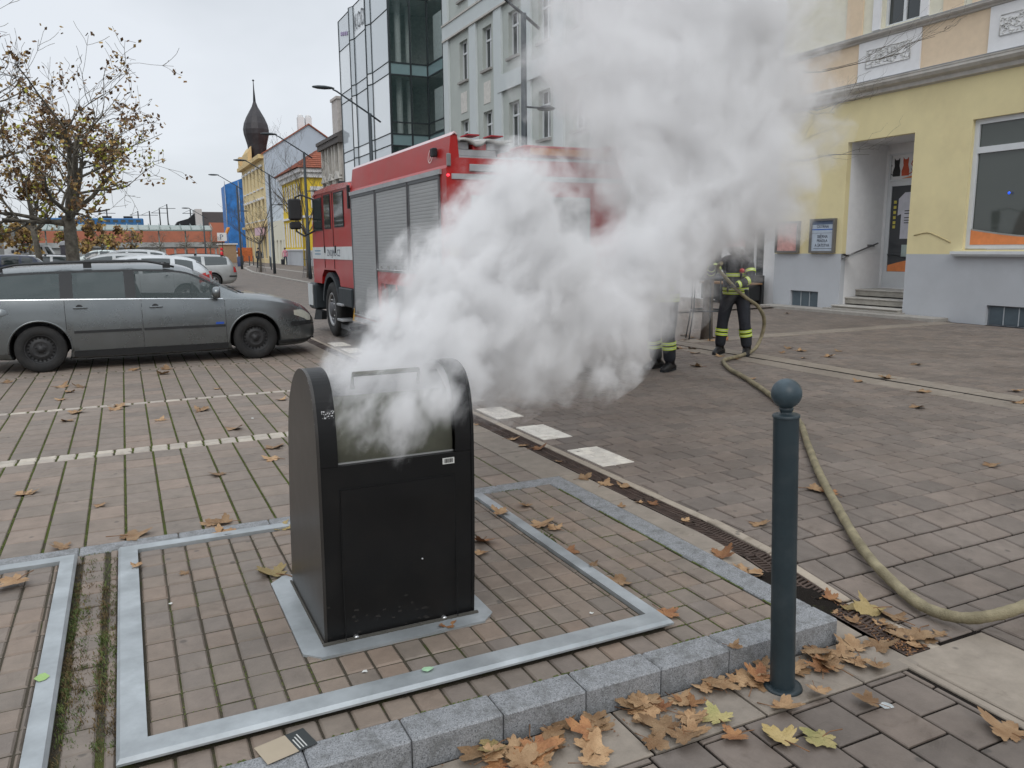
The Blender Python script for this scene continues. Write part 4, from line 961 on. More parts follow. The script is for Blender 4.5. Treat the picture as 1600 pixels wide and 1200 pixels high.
def make_car(name, label, cat, S, paint, loc, rz, near=-1, detail=2, rails=False, rimm=None, steel=True, glass=None, gt=None, sc=(1, 1, 1), group=None):
    root = empty(name, loc, rz); tag(root, label, cat, group); root.scale = sc
    x0, x1 = S['zr'][0][0], S['zr'][-1][0]; N = 64 if detail > 1 else 40
    xs = set()
    for i in range(N + 1):
        t = i / N; xs.add(round(x0 + (x1 - x0) * (.5 - .5 * math.cos(math.pi * t)) * .5 + (x0 + (x1 - x0) * t) * .5 - 0 * x0, 4) if False else round(x0 + (x1 - x0) * (.6 * t + .4 * (.5 - .5 * math.cos(math.pi * t))), 4))
    cuts = [v for w_ in S['win'] for v in w_[:2]] + list(S['ws']) + list(S['rw'])
    xs = sorted([x for x in xs if all(abs(x - c) > .012 for c in cuts)] + cuts)
    b = MB(); vs = []; nr = 16; M2 = 2 * nr - 2
    for x in xs:
        P = car_sec(S, x); ring = [(x, -p[0], p[1]) for p in P] + [(x, p[0], p[1]) for p in P[-2:0:-1]]
        vs += ring
    fs = []; mi = []
    def cls(i, k):
        xm = (xs[i] + xs[i+1]) / 2; kk = k if k < nr - 1 else M2 - 1 - k
        if 8 <= kk <= 10 and any(a < xm < c for a, c, _ in S['win']): return 1
        if kk >= 11 and (S['ws'][0] < xm < S['ws'][1] or S['rw'][0] < xm < S['rw'][1]): return 1
        return 0
    for i in range(len(xs) - 1):
        for k in range(M2): fs.append((i*M2 + k, i*M2 + (k+1) % M2, (i+1)*M2 + (k+1) % M2, (i+1)*M2 + k)); mi.append(cls(i, k))
    b.v = vs; b.f = [f[::-1] for f in fs] + [tuple(range(M2)), tuple((len(xs)-1)*M2 + k for k in range(M2 - 1, -1, -1))]; b.m = mi + [0, 0]; b.sm = [True] * len(fs) + [False, False]; b.t = [None] * len(b.f)
    me = b.me('body', [paint, m_trim]); 
    bm = bmesh.new(); bm.from_mesh(me); bmesh.ops.recalc_face_normals(bm, faces=bm.faces); bm.to_mesh(me); bm.free()
    body = bpy.data.objects.new('body', me); col.objects.link(body); tmp = []
    for sx in (-1, 1):
        cb = MB(); rr_ = S['r'] * 1.16; cb.lathe([(rr_, -1.2), (rr_, 1.2)], (sx * S['hw'], 0, S['r'] * 1.02), 40, 'y', cap=True); cm = cb.me('c', [m_trim])
        bm = bmesh.new(); bm.from_mesh(cm); bmesh.ops.recalc_face_normals(bm, faces=bm.faces); bm.to_mesh(cm); bm.free()
        co = bpy.data.objects.new('c', cm); col.objects.link(co); tmp.append(co)
        md = body.modifiers.new('b', 'BOOLEAN'); md.object = co; md.operation = 'DIFFERENCE'; md.solver = 'EXACT'
    me2 = eval_mesh(body, 'body')
    for t in tmp: bpy.data.objects.remove(t, do_unlink=True)
    bm = bmesh.new(); bm.from_mesh(me2)
    for f in bm.faces:   # arch liners are black
        c = f.calc_center_median()
        for sx in (-1, 1):
            if all(abs(math.hypot(v.co.x - sx * S['hw'], v.co.z - S['r'] * 1.02) - S['r'] * 1.16) < .01 for v in f.verts) and abs(f.normal.y) < .3 and abs(c.y) < car_y(S, c.x, min(max(c.z, .2), .9)) + .2: f.material_index = 2
    if detail > 1: bmesh.ops.delete(bm, geom=[f for f in bm.faces if f.material_index == 1], context='FACES')
    bm.to_mesh(me2); bm.free(); me2.materials[0] = paint; me2.materials[1] = m_glass_far if detail < 2 else m_trim; me2.materials.append(m_trim)
    while len(me2.materials) < 3: me2.materials.append(m_trim)
    me2.materials[2] = m_trim
    link('body', me2, root)
    gl = glass or m_glass_car; gt = gt or m_glass_tint
    if detail > 1:
        def pane(xa, xb, k0, k1, side, m, nm):
            st = [x for x in xs if xa - 1e-6 <= x <= xb + 1e-6]; pb = MB(); v = []; n = 0
            for x in st:
                P = car_sec(S, x); q = P[k0:k1 + 1]
                if side: v += [(x, side * (p[0] + .002), p[1]) for p in q]; n = len(q)
                else:
                    r_ = [(x, -p[0], p[1] + .003) for p in P[11:]] + [(x, p[0], p[1] + .003) for p in P[-2:10:-1]]; v += r_; n = len(r_)
            pb.add(v, [(i*n + k, (i+1)*n + k, (i+1)*n + k+1, i*n + k+1) for i in range(len(st) - 1) for k in range(n - 1)], 0, True)
            pb.build(nm, m, root)
        for a, c, kd in S['win']:
            for sd_ in (-1, 1): pane(a, c, 8, 11, sd_, gl if kd == 'f' else gt, 'window')
        pane(*S['ws'], 0, 0, 0, gl, 'windscreen'); pane(*S['rw'], 0, 0, 0, gt, 'rear_window')
        fb = MB()     # black pillars between the side windows
        for sd_ in (-1, 1):
            wv = S['win']
            for u in range(len(wv) - 1): patch(fb, S, wv[u][1] - .012, wv[u+1][0] + .012, lambda x: interp(S['zs'], x) + .012, lambda x: interp(S['zr'], x) - interp(S['ed'], x) - .006, .004, sd_, 3, 5)
            patch(fb, S, wv[0][0] - .02, wv[-1][1], lambda x: max(interp(S['zr'], x) - interp(S['ed'], x) - .028, interp(S['zs'], x) + .005), lambda x: interp(S['zr'], x) - interp(S['ed'], x) - .001, .004, sd_, 40, 1)
        fb.build('window_surround', m_trim, root)
        cb = MB()
        for sd_ in (-1, 1): patch(cb, S, S['win'][0][0] - .1, S['ws'][1] - .22, lambda x: interp(S['zs'], x) - .004, lambda x: interp(S['zs'], x) + .006, .006, sd_, 30, 1)
        cb.build('chrome_strip', mat('chrome', (.6, .62, .64), .2, .9), root)
        # interior: floor tub, seats, dashboard, wheel
        ib = MB(); ib.box(-2.0, 1.1, -.7, .7, .5, .62); ib.box(-2.25, -1.0, -.68, .68, .62, .8); ib.build('cabin_floor', m_cabin, root)
        for sx, n_ in ((.12, 2), (-.85, 2)):
            for sy in (-.36, .36):
                sb = MB(); sb.box(sx - .25, sx + .25, sy - .24, sy + .24, .6, .72, ch=.05)
                vs_ = []; sb.prism([(sx - .27, .7), (sx - .13, .7), (sx - .27, 1.12), (sx - .38, 1.12)], sy - .23, sy + .23, 'y'); sb.box(sx - .37, sx - .28, sy - .12, sy + .12, 1.14, 1.3, ch=.03)
                sb.build('seat', m_cabin, root)
        db = MB(); db.box(.72, 1.15, -.68, .68, .6, .93, ch=.04); db.build('dashboard', m_cabin, root)
        tb = MB(); cpt = [(.62 + .06*math.sin(t/12*6.283)*.4, .37 + .18*math.cos(t/12*6.283), .93 + .17*math.sin(t/12*6.283)) for t in range(13)]; tb.tube(cpt, .014, 6, cap=False); tb.build('steering_wheel', m_trim, root)
    for sx in (-1, 1):
        for sd_ in (-1, 1):
            wheel_parts(S['r'], .2, rimm or m_rim_dark, root, (sx * S['hw'], sd_ * (interp(S['w'], sx * S['hw']) - .115), S['r']), steel, sd_, detail=(detail > 1 or sd_ == near))
    for sd_ in (-1, 1):
        # door skins with gaps, handles, rub strips, sills
        if detail > 1 or sd_ == near:
            for (a, c) in S['doors']:
                def dl(x):
                    d = abs(x + S['hw']); rr_ = S['r'] * 1.3; return max(.27, (S['r'] + math.sqrt(max(0, rr_*rr_ - d*d))) if d < rr_ else 0)
                db = MB(); patch(db, S, a + .004, c - .004, dl, lambda x: interp(S['zs'], x) - .012, .0035, sd_, 14, 8); dd = db.build('door', paint, root)
                gb = MB(); patch(gb, S, a - .003, a + .003, dl(a), lambda x: interp(S['zs'], x) - .01, .001, sd_, 1, 8); gb.build('door_gap', m_trim, dd)
                if c > .5: gb = MB(); patch(gb, S, c - .004, c + .003, .25, lambda x: interp(S['zs'], x) - .02, .001, sd_, 1, 8); gb.build('door_gap', m_trim, dd)
                hx = a + .1; hz = interp(S['zs'], hx) - .115; yy = sd_ * (car_y(S, hx, hz) + .003)
                hb = MB(); hb.lathe([(.045, yy), (.04, yy + sd_*.001), (.0001, yy + sd_*.001)], (hx + .075, 0, hz), 14, 'y'); hb.build('handle_recess', m_trim, dd)
                hb = MB(); hb.box(hx, hx + .17, yy + sd_*.012, yy + sd_*.03, hz - .012, hz + .012, ch=.006); hb.build('handle', paint, dd)
                if detail > 1: rb = MB(); patch(rb, S, max(a + .01, -S['hw'] + S['r']*1.32), c - .01, .505, .54, .014, sd_, 8, 1); rb.build('rub_strip', m_trim, dd)
            if detail > 1:
                def arc(x):
                    d = min(abs(x + S['hw']), abs(x - S['hw'])); rr_ = S['r'] * 1.17
                    return max(.27, (S['r'] * 1.02 + math.sqrt(max(0, rr_*rr_ - d*d))) if d < rr_ else 0)
                fb = MB(); patch(fb, S, S['doors'][1][1] + .003, x1 - .3, arc, lambda x: interp(S['zs'], x) - .008, .004, sd_, 50, 10); fb.build('front_wing', paint, root)
                fb = MB(); patch(fb, S, x0 + .2, S['doors'][0][0] - .003, arc, lambda x: interp(S['zs'], x) - .012, .004, sd_, 50, 10); fb.build('rear_wing', paint, root)
            sb = MB(); patch(sb, S, -S['hw'] + S['r']*1.25, S['hw'] - S['r']*1.25, lambda x: interp(S['zb'], x) + .035, .265, .008, sd_, 8, 2); sb.build('sill_cover', m_trim if detail > 1 else paint, root)
        for sx in (-1, 1):
            lb = MB(); rr_ = S['r'] * 1.15; yo = interp(S['w'], sx * S['hw']) * .955; vs = []
            for t in range(25):
                a = R(-14 + 208 * t / 24); x, z = sx * S['hw'] + rr_ * math.cos(a), S['r'] * 1.02 + rr_ * math.sin(a); vs += [(x, sd_ * .35, z), (x, sd_ * yo, z)]
            lb.add(vs, [(2*t, 2*t + 1, 2*t + 3, 2*t + 2) for t in range(24)], 0, True)
            k0 = len(lb.v); lb.add([(sx * S['hw'], sd_ * .35, S['r'])] + [vs[2*t] for t in range(25)], [(0, 1 + t, 2 + t) for t in range(24)])
            lb.build('arch_liner', m_trim, root)
        # wheel arch lips
        for sx in (-1, 1):
            lb = MB(); pts = []
            for t in range(25):
                a = R(-8 + 196 * t / 24); x = sx * S['hw'] + S['r']*1.2 * math.cos(a); z = S['r']*1.02 + S['r']*1.2 * math.sin(a)
                if z > interp(S['zb'], x) + .03: pts.append((x, sd_ * (car_y(S, x, z) - .004), z))
            lb.tube(pts, .013, 6); lb.build('arch_lip', paint, root)
        # mirror
        mx_ = S['ws'][1] - .33; mz = interp(S['zs'], mx_) + .045; my = interp(S['w'], mx_)
        mb = MB(); mb.lathe([(.0001, -.055), (.045, -.05), (.075, -.025), (.085, .01), (.08, .05), (.07, .06), (.0001, .055)], (mx_, sd_*(my + .1), mz + .05), 16, 'x'); mo = mb.build('mirror', paint, root)
        mb = MB(); mb.tube([(mx_, sd_*(my - .05), mz - .02), (mx_ + .01, sd_*(my + .05), mz + .01)], .025, 8); mb.build('mirror_foot', m_trim, mo)
        # lamps
        hx0, hx1 = x1 - .37, x1 - .1
        hb = MB(); patch(hb, S, hx0, hx1, lambda x: interp(S['zs'], x) - .135, lambda x: interp(S['zs'], x) - .015 - .05 * max(0, (hx0 + .12 - x) / .12), .006, sd_, 8, 4); hb.build('headlight', m_head, root)
        tb = MB(); patch(tb, S, x0 + .03, x0 + (.16 if S is WAGON else .42), lambda x: .66, lambda x: .9 if S is WAGON else 1.0 - .3 * max(0, (x - x0 - .1)), .012, sd_, 4, 4); tb.build('tail_light', m_redl, root)
        bb = MB(); patch(bb, S, x1 - .42, x1 - .03, .47, .53, .016, sd_, 8, 1); bb.build('bumper_strip', m_trim, root)
        bb = MB(); patch(bb, S, x0 + .03, x0 + .35, .47, .53, .016, sd_, 8, 1); bb.build('bumper_strip', m_trim, root)
        bb = MB(); patch(bb, S, x1 - .62 if detail > 1 else x1 - .5, x1 - .03, lambda x: interp(S['zb'], x) + .03, lambda x: max(.25, interp(S['zb'], x) + .06), .01, sd_, 8, 2); bb.build('bumper_lip', m_trim, root)
    b = MB(); b.box(x0 - .012, x0 + .02, -.26, .26, .6 if S is WAGON else .5, .71 if S is WAGON else .61); b.build('number_plate', m_plate, root)
    b = MB(); b.box(x1 - .03, x1 + .012, -.3, .3, .4, .5); b.box(x1 - .12, x1 - .01, -.4, .4, .22, .34); b.build('grille', m_trim, root)
    if rails:
        for sd_ in (-1, 1):
            rb = MB(); pts = []
            for t in range(21):
                x = -1.95 + (2.3) * t / 20; e = min(t, 20 - t) / 20; lift = .055 * min(1, e * 7)
                pts.append((x, sd_ * (interp(S['wr'], x) - .01), interp(S['zr'], x) - .035 + lift))
            rb.tube(pts, .015, 8); 
            for xx in (-1.8, -.75, .25): rb.box(xx - .05, xx + .05, sd_ * (interp(S['wr'], xx) - .01) - .012, sd_ * (interp(S['wr'], xx) - .01) + .012, interp(S['zr'], xx) - .06, interp(S['zr'], xx) + .01)
            rb.build('roof_rail', m_trim, root)
    return root
def paint_mat(name, c, metal=.35, rough=.3, dirt=.25):
    return mat(name, c, rough, metal, var=.06, scale=2, coat=.6, dirt=dirt, dscale=2.5, dcol=(.11, .1, .09), spec=.5)
m_gunmetal = paint_mat('gunmetal_paint', (.17, .185, .19), .75, .27, .25)
m_silver = paint_mat('silver_paint', (.38, .39, .385), .5, .36)
m_pale = paint_mat('pale_silver_paint', (.5, .52, .53), .3, .35)
m_navy = paint_mat('navy_paint', (.02, .03, .07), .2)
m_whitep = paint_mat('white_paint', (.62, .63, .63), 0, .4)
m_bluegr = paint_mat('greenish_white_paint', (.5, .56, .54), 0, .4)
pc = make_car('estate_car', 'dark silver-grey estate car with steel wheels and roof rails, parked nearest behind the waste inlet', 'car', WAGON, m_gunmetal, (.305, 13.13, 0), 0, near=-1, detail=2, rails=True)
# fuel flap, sticker and wiper of the near car
b = MB(); b.lathe([(.092, -car_y(WAGON, -1.78, .78) - .002), (.09, -car_y(WAGON, -1.78, .78) - .005), (.0001, -car_y(WAGON, -1.78, .78) - .005)], (-1.8, 0, .78), 24, 'y'); b.build('fuel_flap', m_gunmetal, pc)
b = MB(); patch(b, WAGON, .84, .95, .545, .575, .006, -1, 2, 1); b.build('blue_sticker', mat('blue_sticker', (.02, .08, .4), .5), pc)
b = MB(); b.tube([(1.2, -.5, 1.0), (1.13, -.2, 1.05), (1.12, .3, 1.06)], .008, 5); b.tube([(1.24, -.62, .975), (1.2, -.5, 1.0)], .012, 5); b.box(1.17, 1.28, -.62, .62, .955, .975); b.build('wiper', m_trim, pc)
b = MB(); b.box(1.95, 2.25, -.9, .9, .0, .001) if False else None
make_car('silver_estate_car', 'silver estate car with alloy wheels, nearest the street in the parking row', 'car', WAGON, m_silver, (2.02, 37.0, 0), math.pi, near=1, detail=1, rimm=m_rim, steel=False, rails=True)
make_car('silver_hatchback', 'pale silver hatchback with big red tail lamps directly behind the dark grey estate car', 'car', HATCH, m_pale, (.33, 25.85, 0), math.pi, near=1, detail=1, rimm=m_rim, steel=False)
make_car('grey_hatchback', 'light grey car whose roof shows between the two silver cars', 'car', HATCH, m_silver, (-.35, 30.5, 0), math.pi, near=1, detail=1, rimm=m_rim, steel=False, sc=(1, 1, 1.04))
make_car('white_people_carrier', 'tall whitish people carrier, farthest car of the silver row', 'car', HATCH, m_pale, (.1, 43, 0), math.pi, near=1, detail=1, rimm=m_rim, steel=False, sc=(1.1, 1.05, 1.13))
make_car('navy_car', 'dark navy blue car parked under the trees at the left edge', 'car', HATCH, m_navy, (-5.6, 48, 0), math.pi, near=1, detail=1)
make_car('white_estate_car', 'white car between the navy car and the thick tree trunk', 'car', WAGON, m_whitep, (-4.5, 51, 0), math.pi, near=1, detail=1, rails=True)
make_car('small_green_white_car', 'small greenish white car beyond the thick tree trunk', 'car', HATCH, m_bluegr, (-1.7, 71, 0), math.pi, near=1, detail=1, sc=(.95, 1, 1.15))
make_car('distant_white_car', 'tiny white car standing far down the street by the blue sheeting', 'car', HATCH, m_whitep, (14.2, 118, 0), R(100), near=1, detail=1)
# white van with lettering
VN = empty('white_van', (-6.5, 76, 0), label='white van parked far left behind the trees', cat='van')
b = MB(); b.prism([(-1.9, .35), (1.9, .35), (1.9, 1.05), (1.55, 1.35), (1.15, 2.1), (-1.85, 2.35), (-1.9, .9)], -.9, .9, 'y'); b.build('body', m_whitep, VN)
b = MB(); b.prism([(1.12, 1.4), (1.5, 1.4), (1.17, 2.0), (.9, 2.0)], -.91, -.9, 'y'); b.prism([(.2, 1.4), (.8, 1.4), (.75, 2.0), (.2, 2.0)], -.91, -.9, 'y'); b.build('window', m_glass_far, VN)
for x in (-1.2, 1.25): wheel_parts(.33, .2, m_rim, VN, (x, -.82, .33), True, -1, detail=False)
b = MB()
for k in range(4): b.box(-1.4 + k*.28, -1.2 + k*.28, -.905, -.9, 1.5, 1.75)
b.build('lettering_blocks', mat('van_print', (.08, .08, .09), .6), VN)

# ------------------------------------------------------------------ fire engine (side plane x = 3.4, rear y = 8.75, cab front y = 16.2)
m_red = mat('fire_red', (.37, .009, .007), .35, 0, var=.1, scale=2, coat=.25, dirt=.12, dscale=2, dcol=(.2, .04, .035), spec=.35)
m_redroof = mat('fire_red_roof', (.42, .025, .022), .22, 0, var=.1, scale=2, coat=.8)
m_alu = mat('aluminium', (.42, .43, .44), .45, .5, var=.08, dirt=.3, dscale=3, dcol=(.2, .2, .2))
m_shut = mat('shutter_alu', (.36, .365, .365), .5, .3, var=.06, scale=2)
m_wband = mat('white_band', (.58, .6, .6), .45, var=.05, dirt=.2, dscale=3)
m_tglass = glass_mat('cab_glass', (.02, .025, .025), .03, .75, .8)
m_dark = mat('chassis_dark', (.012, .014, .016), .6, var=.2)
m_fender = mat('fender_dark', (.02, .026, .03), .5, var=.15)
TX, TR, TB, TF = 3.4, 5.85, 8.75, 13.08
FT = empty('fire_engine', (0, 0, 0), label='red fire engine with grey roller shutters, half hidden by the white smoke', cat='fire engine')
b = MB()   # rear body as a cross-section with slanted cant rails, roof lowered behind the rails
sec = [(TX, 1.25), (TX, 2.5), (TX + .02, 2.54), (TX + .06, 2.86), (TX + .1, 2.88), (TX + .14, 2.86), (TX + .16, 2.62), (TR - .16, 2.62), (TR - .14, 2.86), (TR - .1, 2.88), (TR - .06, 2.86), (TR - .02, 2.54), (TR, 2.5), (TR, 1.25)]
b.prism(sec, TB, TF, 'y'); b.build('equipment_body', m_red, FT)
b = MB(); b.box(TX + .001, TX + .5, 11.62, TF, .5, 1.249); b.build('locker', m_red, FT); b = MB(); b.box(TR - .5, TR - .001, 11.62, TF, .5, 1.249); b.build('locker', m_red, FT)
b = MB(); b.box(TX + .001, TX + .45, TB + .02, 9.15, .62, 1.249); b.build('locker', m_red, FT); b = MB(); b.box(TR - .45, TR - .001, TB + .02, 9.15, .62, 1.249); b.build('locker', m_red, FT)
b = MB(); b.box(TX + .3, TR - .3, TB + .3, 15.8, .55, 1.24); b.box(TX + .05, TX + .3, 9.2, 11.3, .75, 1.2) ; b.build('chassis', m_dark, FT)
b = MB(); b.box(TX + .16, TR - .16, TB + .02, TF, 2.622, 2.64); b.build('roof_deck', m_alu, FT)
for x in (TX + .005,):   # roof edge, its whitish sheen put into the pale colour
    b = MB(); b.prism([(TX + .062, 2.862), (TX + .1, 2.884), (TX + .142, 2.862), (TX + .1, 2.905)], TB - .02, TF, 'y'); b.build('roof_edge', mat('roof_edge_sheen', (.6, .42, .42), .3, coat=.5), FT)
# shutters: frames and single slats
def shutter(y0, y1, z0, z1, nm='roller_shutter'):
    fb = MB(); fb.box(TX - .022, TX - .001, y0, y0 + .035, z0, z1); fb.box(TX - .022, TX - .001, y1 - .035, y1, z0, z1); fb.box(TX - .024, TX - .001, y0 + .036, y1 - .036, z1 - .04, z1)
    fo = fb.build(nm, mat('shutter_frame', (.12, .125, .13), .5, .4), FT)
    n = int((z1 - z0 - .05) / .042); h = (z1 - .042 - z0) / n
    bb = MB(); yl = (y1 - y0 - .074)
    bb.prism([(-.011, 0), (-.0135, .002), (-.0145, h * .5), (-.0135, h - .003), (-.011, h - .001)], 0, yl, 'y'); sm = bb.me('slat', m_shut)
    for k in range(n):
        o = link('slat', sm, fo); o.location = (TX, y0 + .037, z0 + k * h)
    db = MB(); db.box(TX - .006, TX - .002, y0 + .03, y1 - .03, z0 + .002, z1 - .002); db.build('slat_backing', m_dark, fo)
    rb = MB(); rb.tube([(TX - .04, y0 + .06, z0 + .03), (TX - .04, y1 - .06, z0 + .03)], .011, 6)
    for k in range(4): yy = y0 + .2 + (y1 - y0 - .4) * k / 3; rb.box(TX - .045, TX - .016, yy - .018, yy + .018, z0 + .035, z0 + .085)
    rb.build('grab_bar', m_chrome, fo); return fo
shutter(11.62, 12.99, .52, 2.44); shutter(10.12, 11.58, 1.27, 2.44); shutter(8.95, 10.08, 1.27, 2.44)
b = MB(); b.box(TX - .03, TX - .001, 8.9, 13.02, 2.443, 2.5); b.build('shutter_rail', m_alu, FT)
b = MB(); b.box(TX - .03, TX + .3, 11.62, 12.99, .44, .5); b.build('sill_rail', m_alu, FT)
b = MB(); b.box(TX - .014, TX - .001, 11.45, 11.6, .62, 1.262); b.box(TX - .014, TX - .001, 9.16, 11.44, 1.1, 1.262); b.build('red_skirt', m_red, FT)
b = MB()
for a in range(3): b.prism([(11.3 - a*.55, 1.03), (11.2 - a*.55, 1.03), (11.25 - a*.55, 1.1)], TX - .03, TX - .015, 'x')
b.build('skirt_catches', m_redl, FT)
b = MB(); b.prism([(13.0, .42), (13.16, .42), (13.02, .64)], TX - .02, TX + .02, 'x'); b.build('yellow_marker', mat('marker_yellow', (.55, .3, .01), .4), FT)
# circular emblem and lamp on the rail
b = MB()
for t0 in range(24): 
    a0, a1 = t0 * math.pi / 12, (t0 + 1) * math.pi / 12
    q = lambda a, r: (TX + .02 + (r * math.sin(a)) * .125 - .008 + .02, 9.35 + r * math.cos(a), 2.69 + r * math.sin(a))
    b.add([q(a0, .085), q(a1, .085), q(a1, .07), q(a0, .07)], [(0, 1, 2, 3)])
b.add([(TX + .026, 9.35 + .05, 2.63), (TX + .026, 9.35 + .035, 2.63), (TX + .042, 9.35 - .05, 2.76), (TX + .042, 9.35 - .035, 2.76)], [(0, 1, 2, 3)])
b.add([(TX + .026, 9.3, 2.64), (TX + .026, 9.315, 2.64), (TX + .038, 9.38, 2.72), (TX + .038, 9.365, 2.72)], [(0, 1, 2, 3)])
b.build('emblem', mat('emblem_pale', (.65, .5, .48), .5), FT)
b = MB(); b.box(TX - .03, TX + .03, 9.1, 9.2, 2.66, 2.76, ch=.01); b.build('side_lamp', m_dark, FT)
# rear face
b = MB(); b.box(TX + .06, TR - .06, TB - .016, TB - .001, 2.38, 2.44); b.build('rear_rail', m_alu, FT)
b = MB(); b.box(TX + .28, TX + .75, TB - .03, TB - .002, 2.47, 2.55, ch=.005); b.build('rear_light_bar', m_alu, FT)
b = MB(); b.box(TX + .0, TX + .05, TB - .03, TB - .001, 2.52, 2.66, ch=.008); b.build('upper_marker_lamp', mat('lamp_grey', (.2, .2, .2), .3), FT)
b = MB(); b.lathe([(.0001, TB - .03), (.014, TB - .027), (.016, TB - .001)], (TX - .012 + .03, 0, 2.42), 14, 'y'); b.build('lit_red_lamp', mat('lamp_red_lit', (1, .05, .08), .3, emit=1.6), FT)
b = MB(); b.box(TX + .02, TX + .14, TB - .01, TB - .001, .7, 1.62); b.build('reflective_strip', mat('reflex_red', (.5, .05, .04), .4), FT)
b = MB(); b.box(TX + .021, TX + .139, TB - .013, TB - .0105, .9, 1.18); b.box(TX + .021, TX + .139, TB - .013, TB - .0105, 1.5, 1.62); b.build('reflective_strip', mat('reflex_yellow', (.6, .45, .05), .4), FT)
b = MB(); b.box(TX + .3, TX + 1.9, TB - .02, TB - .002, 1.3, 2.2); b.build('rear_shutter', m_shut, FT)
b = MB(); b.box(TX + .25, TX + .95, TB - .05, TB - .022, 1.12, 1.25); b.build('number_plate', m_plate, FT)
b = MB(); b.box(TX + .1, TR - .1, TB - .35, TB, .5, .62, ch=.02); b.build('rear_step', m_alu, FT)
b = MB(); b.box(TX + .05, TX + .4, TB - .1, TB - .01, .66, .82, ch=.01); b.box(TR - .4, TR - .05, TB - .1, TB - .01, .66, .82, ch=.01); b.build('tail_lamp', m_redl, FT)
# roof load: boxes, red bin, covered ladder, tarpaulin with red and white border, second long box
b = MB(); b.box(TX + .16, TX + .65, TB + .05, 11, 2.641, 2.72, ch=.01); b.box(TX + .9, TR - .3, TB + .06, 12.6, 2.641, 2.66); b.build('roof_tray', m_alu, FT)
b = MB(); b.box(TX + 1.0, TR - .17, TB + .02, 9.6, 2.661, 2.8, ch=.015); b.build('roof_box', m_red, FT)
b = MB(); b.box(TX + 1.08, TR - .25, TB + .004, TB + .019, 2.69, 2.77); b.build('orange_panel', mat('orange_panel', (.55, .2, .05), .5), FT)
b = MB(); vs = []; n = 16
for i in range(n + 1):
    x = TX + .16 + .7 * i / n; sag = .02 * math.sin(i * .9) - (.03 if 4 < i < 8 else 0)
    vs += [(x, TB + .02, 2.835 + sag * .6), (x, TB + .35, 2.87 + sag * .3), (x, TB + 1.3, 2.85), (x, TB + 1.3, 2.83), (x, TB + .35, 2.845), (x, TB + .015, 2.8 + sag)]
b.add(vs, [(i*6 + k, (i+1)*6 + k, (i+1)*6 + (k+1) % 6, i*6 + (k+1) % 6) for i in range(n) for k in range(6)] + [(0, 1, 2, 3, 4, 5), tuple(n*6 + k for k in range(5, -1, -1))], 0, True)
b.build('tarpaulin', mat('tarp_white', (.42, .42, .4), .7), FT)
b = MB()
for a, c in ((.27, .42), (.56, .72)): b.box(TX + a, TX + c, TB + .0, TB + .22, 2.872, 2.886)
b.build('red_tarp_stripe', mat('tarp_red', (.38, .02, .03), .6), FT)
b = MB(); b.box(TX + .18, TX + .32, TB + .1, TB + 1, 2.73, 2.81); b.box(TX + .55, TX + .85, TB + .1, TB + 1, 2.73, 2.8); b.build('roof_cases', m_alu, FT)
b = MB(); b.box(TX + .36, TX + .53, TB + .06, TB + .6, 2.66, 2.8, ch=.01); b.build('red_canister', m_red, FT)
b = MB(); b.lathe([(.0001, 2.88), (.07, 2.87), (.12, 2.83), (.13, 2.8), (.13, 2.66)], (TX + 1.05, TB + .9, 0), 16); b.build('roof_vent', m_dark, FT)
# cab
cabp = [(13.13, .95), (13.13, 2.58), (13.2, 2.66), (14.6, 2.71), (15.7, 2.68), (15.95, 2.6), (16.1, 2.3), (16.2, 1.9), (16.24, 1.5), (16.24, .95), (15.55, .95), (15.5, 1.1), (15.3, 1.22), (14.4, 1.22), (14.15, 1.1), (14.08, .95)]
b = MB(); b.prism(cabp, TX + .03, TR - .03, 'x'); cab = b.build('cab', m_red, FT)
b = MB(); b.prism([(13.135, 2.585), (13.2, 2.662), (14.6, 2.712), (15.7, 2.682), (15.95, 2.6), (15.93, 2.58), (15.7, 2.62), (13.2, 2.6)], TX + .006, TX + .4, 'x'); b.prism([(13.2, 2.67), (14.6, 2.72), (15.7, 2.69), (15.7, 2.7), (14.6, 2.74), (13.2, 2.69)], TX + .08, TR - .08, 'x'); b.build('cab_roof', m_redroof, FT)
def cabwin(y0, y1, z0, z1):
    f = MB(); f.box(TX + .02, TX + .028, y0 - .025, y1 + .025, z0 - .025, z1 + .025); fo = f.build('cab_window', m_dark, FT); g_ = MB(); g_.box(TX + .014, TX + .019, y0, y1, z0, z1); g_.build('pane', m_glass_far, fo)
    g_ = MB(); g_.box(TX + .012, TX + .0135, y0, y1, z1 - .5 * (z1 - z0), z1 - .48 * (z1 - z0)) 
cabwin(13.66, 14.3, 2.0, 2.55); cabwin(14.62, 15.07, 1.99, 2.55); cabwin(15.3, 16.02, 1.97, 2.53)
for y in (14.45, 15.2): 
    b = MB(); b.box(TX + .022, TX + .029, y - .006, y + .006, 1.25, 2.6); b.build('door_gap', m_dark, FT)
b = MB(); b.box(TX + .018, TX + .0285, 13.13, 14.44, 1.42, 1.64); b.box(TX + .018, TX + .0285, 14.46, 15.19, 1.42, 1.64); b.box(TX + .018, TX + .0285, 15.21, 16.2, 1.42, 1.64); wb = b.build('white_band', m_wband, FT)
text_obj('ZNOJMO-CZ', .17, frame_mtx((TX + .0165, 14.95, 1.475), (0, -1, 0), (0, 0, 1)), mat('band_letters', (.07, .08, .1), .5), wb, width=1.0)
b = MB()
for z in (1.56, 1.5): b.box(TX + .0165, TX + .018, 15.5, 16.0, z, z + .02)
b.build('small_lettering', mat('band_blue', (.08, .2, .3), .5), wb)
for y in (14.25, 15.08): b = MB(); b.box(TX + .0, TX + .018, y, y + .05, 1.53, 1.66, ch=.006); b.build('door_handle', m_dark, FT)
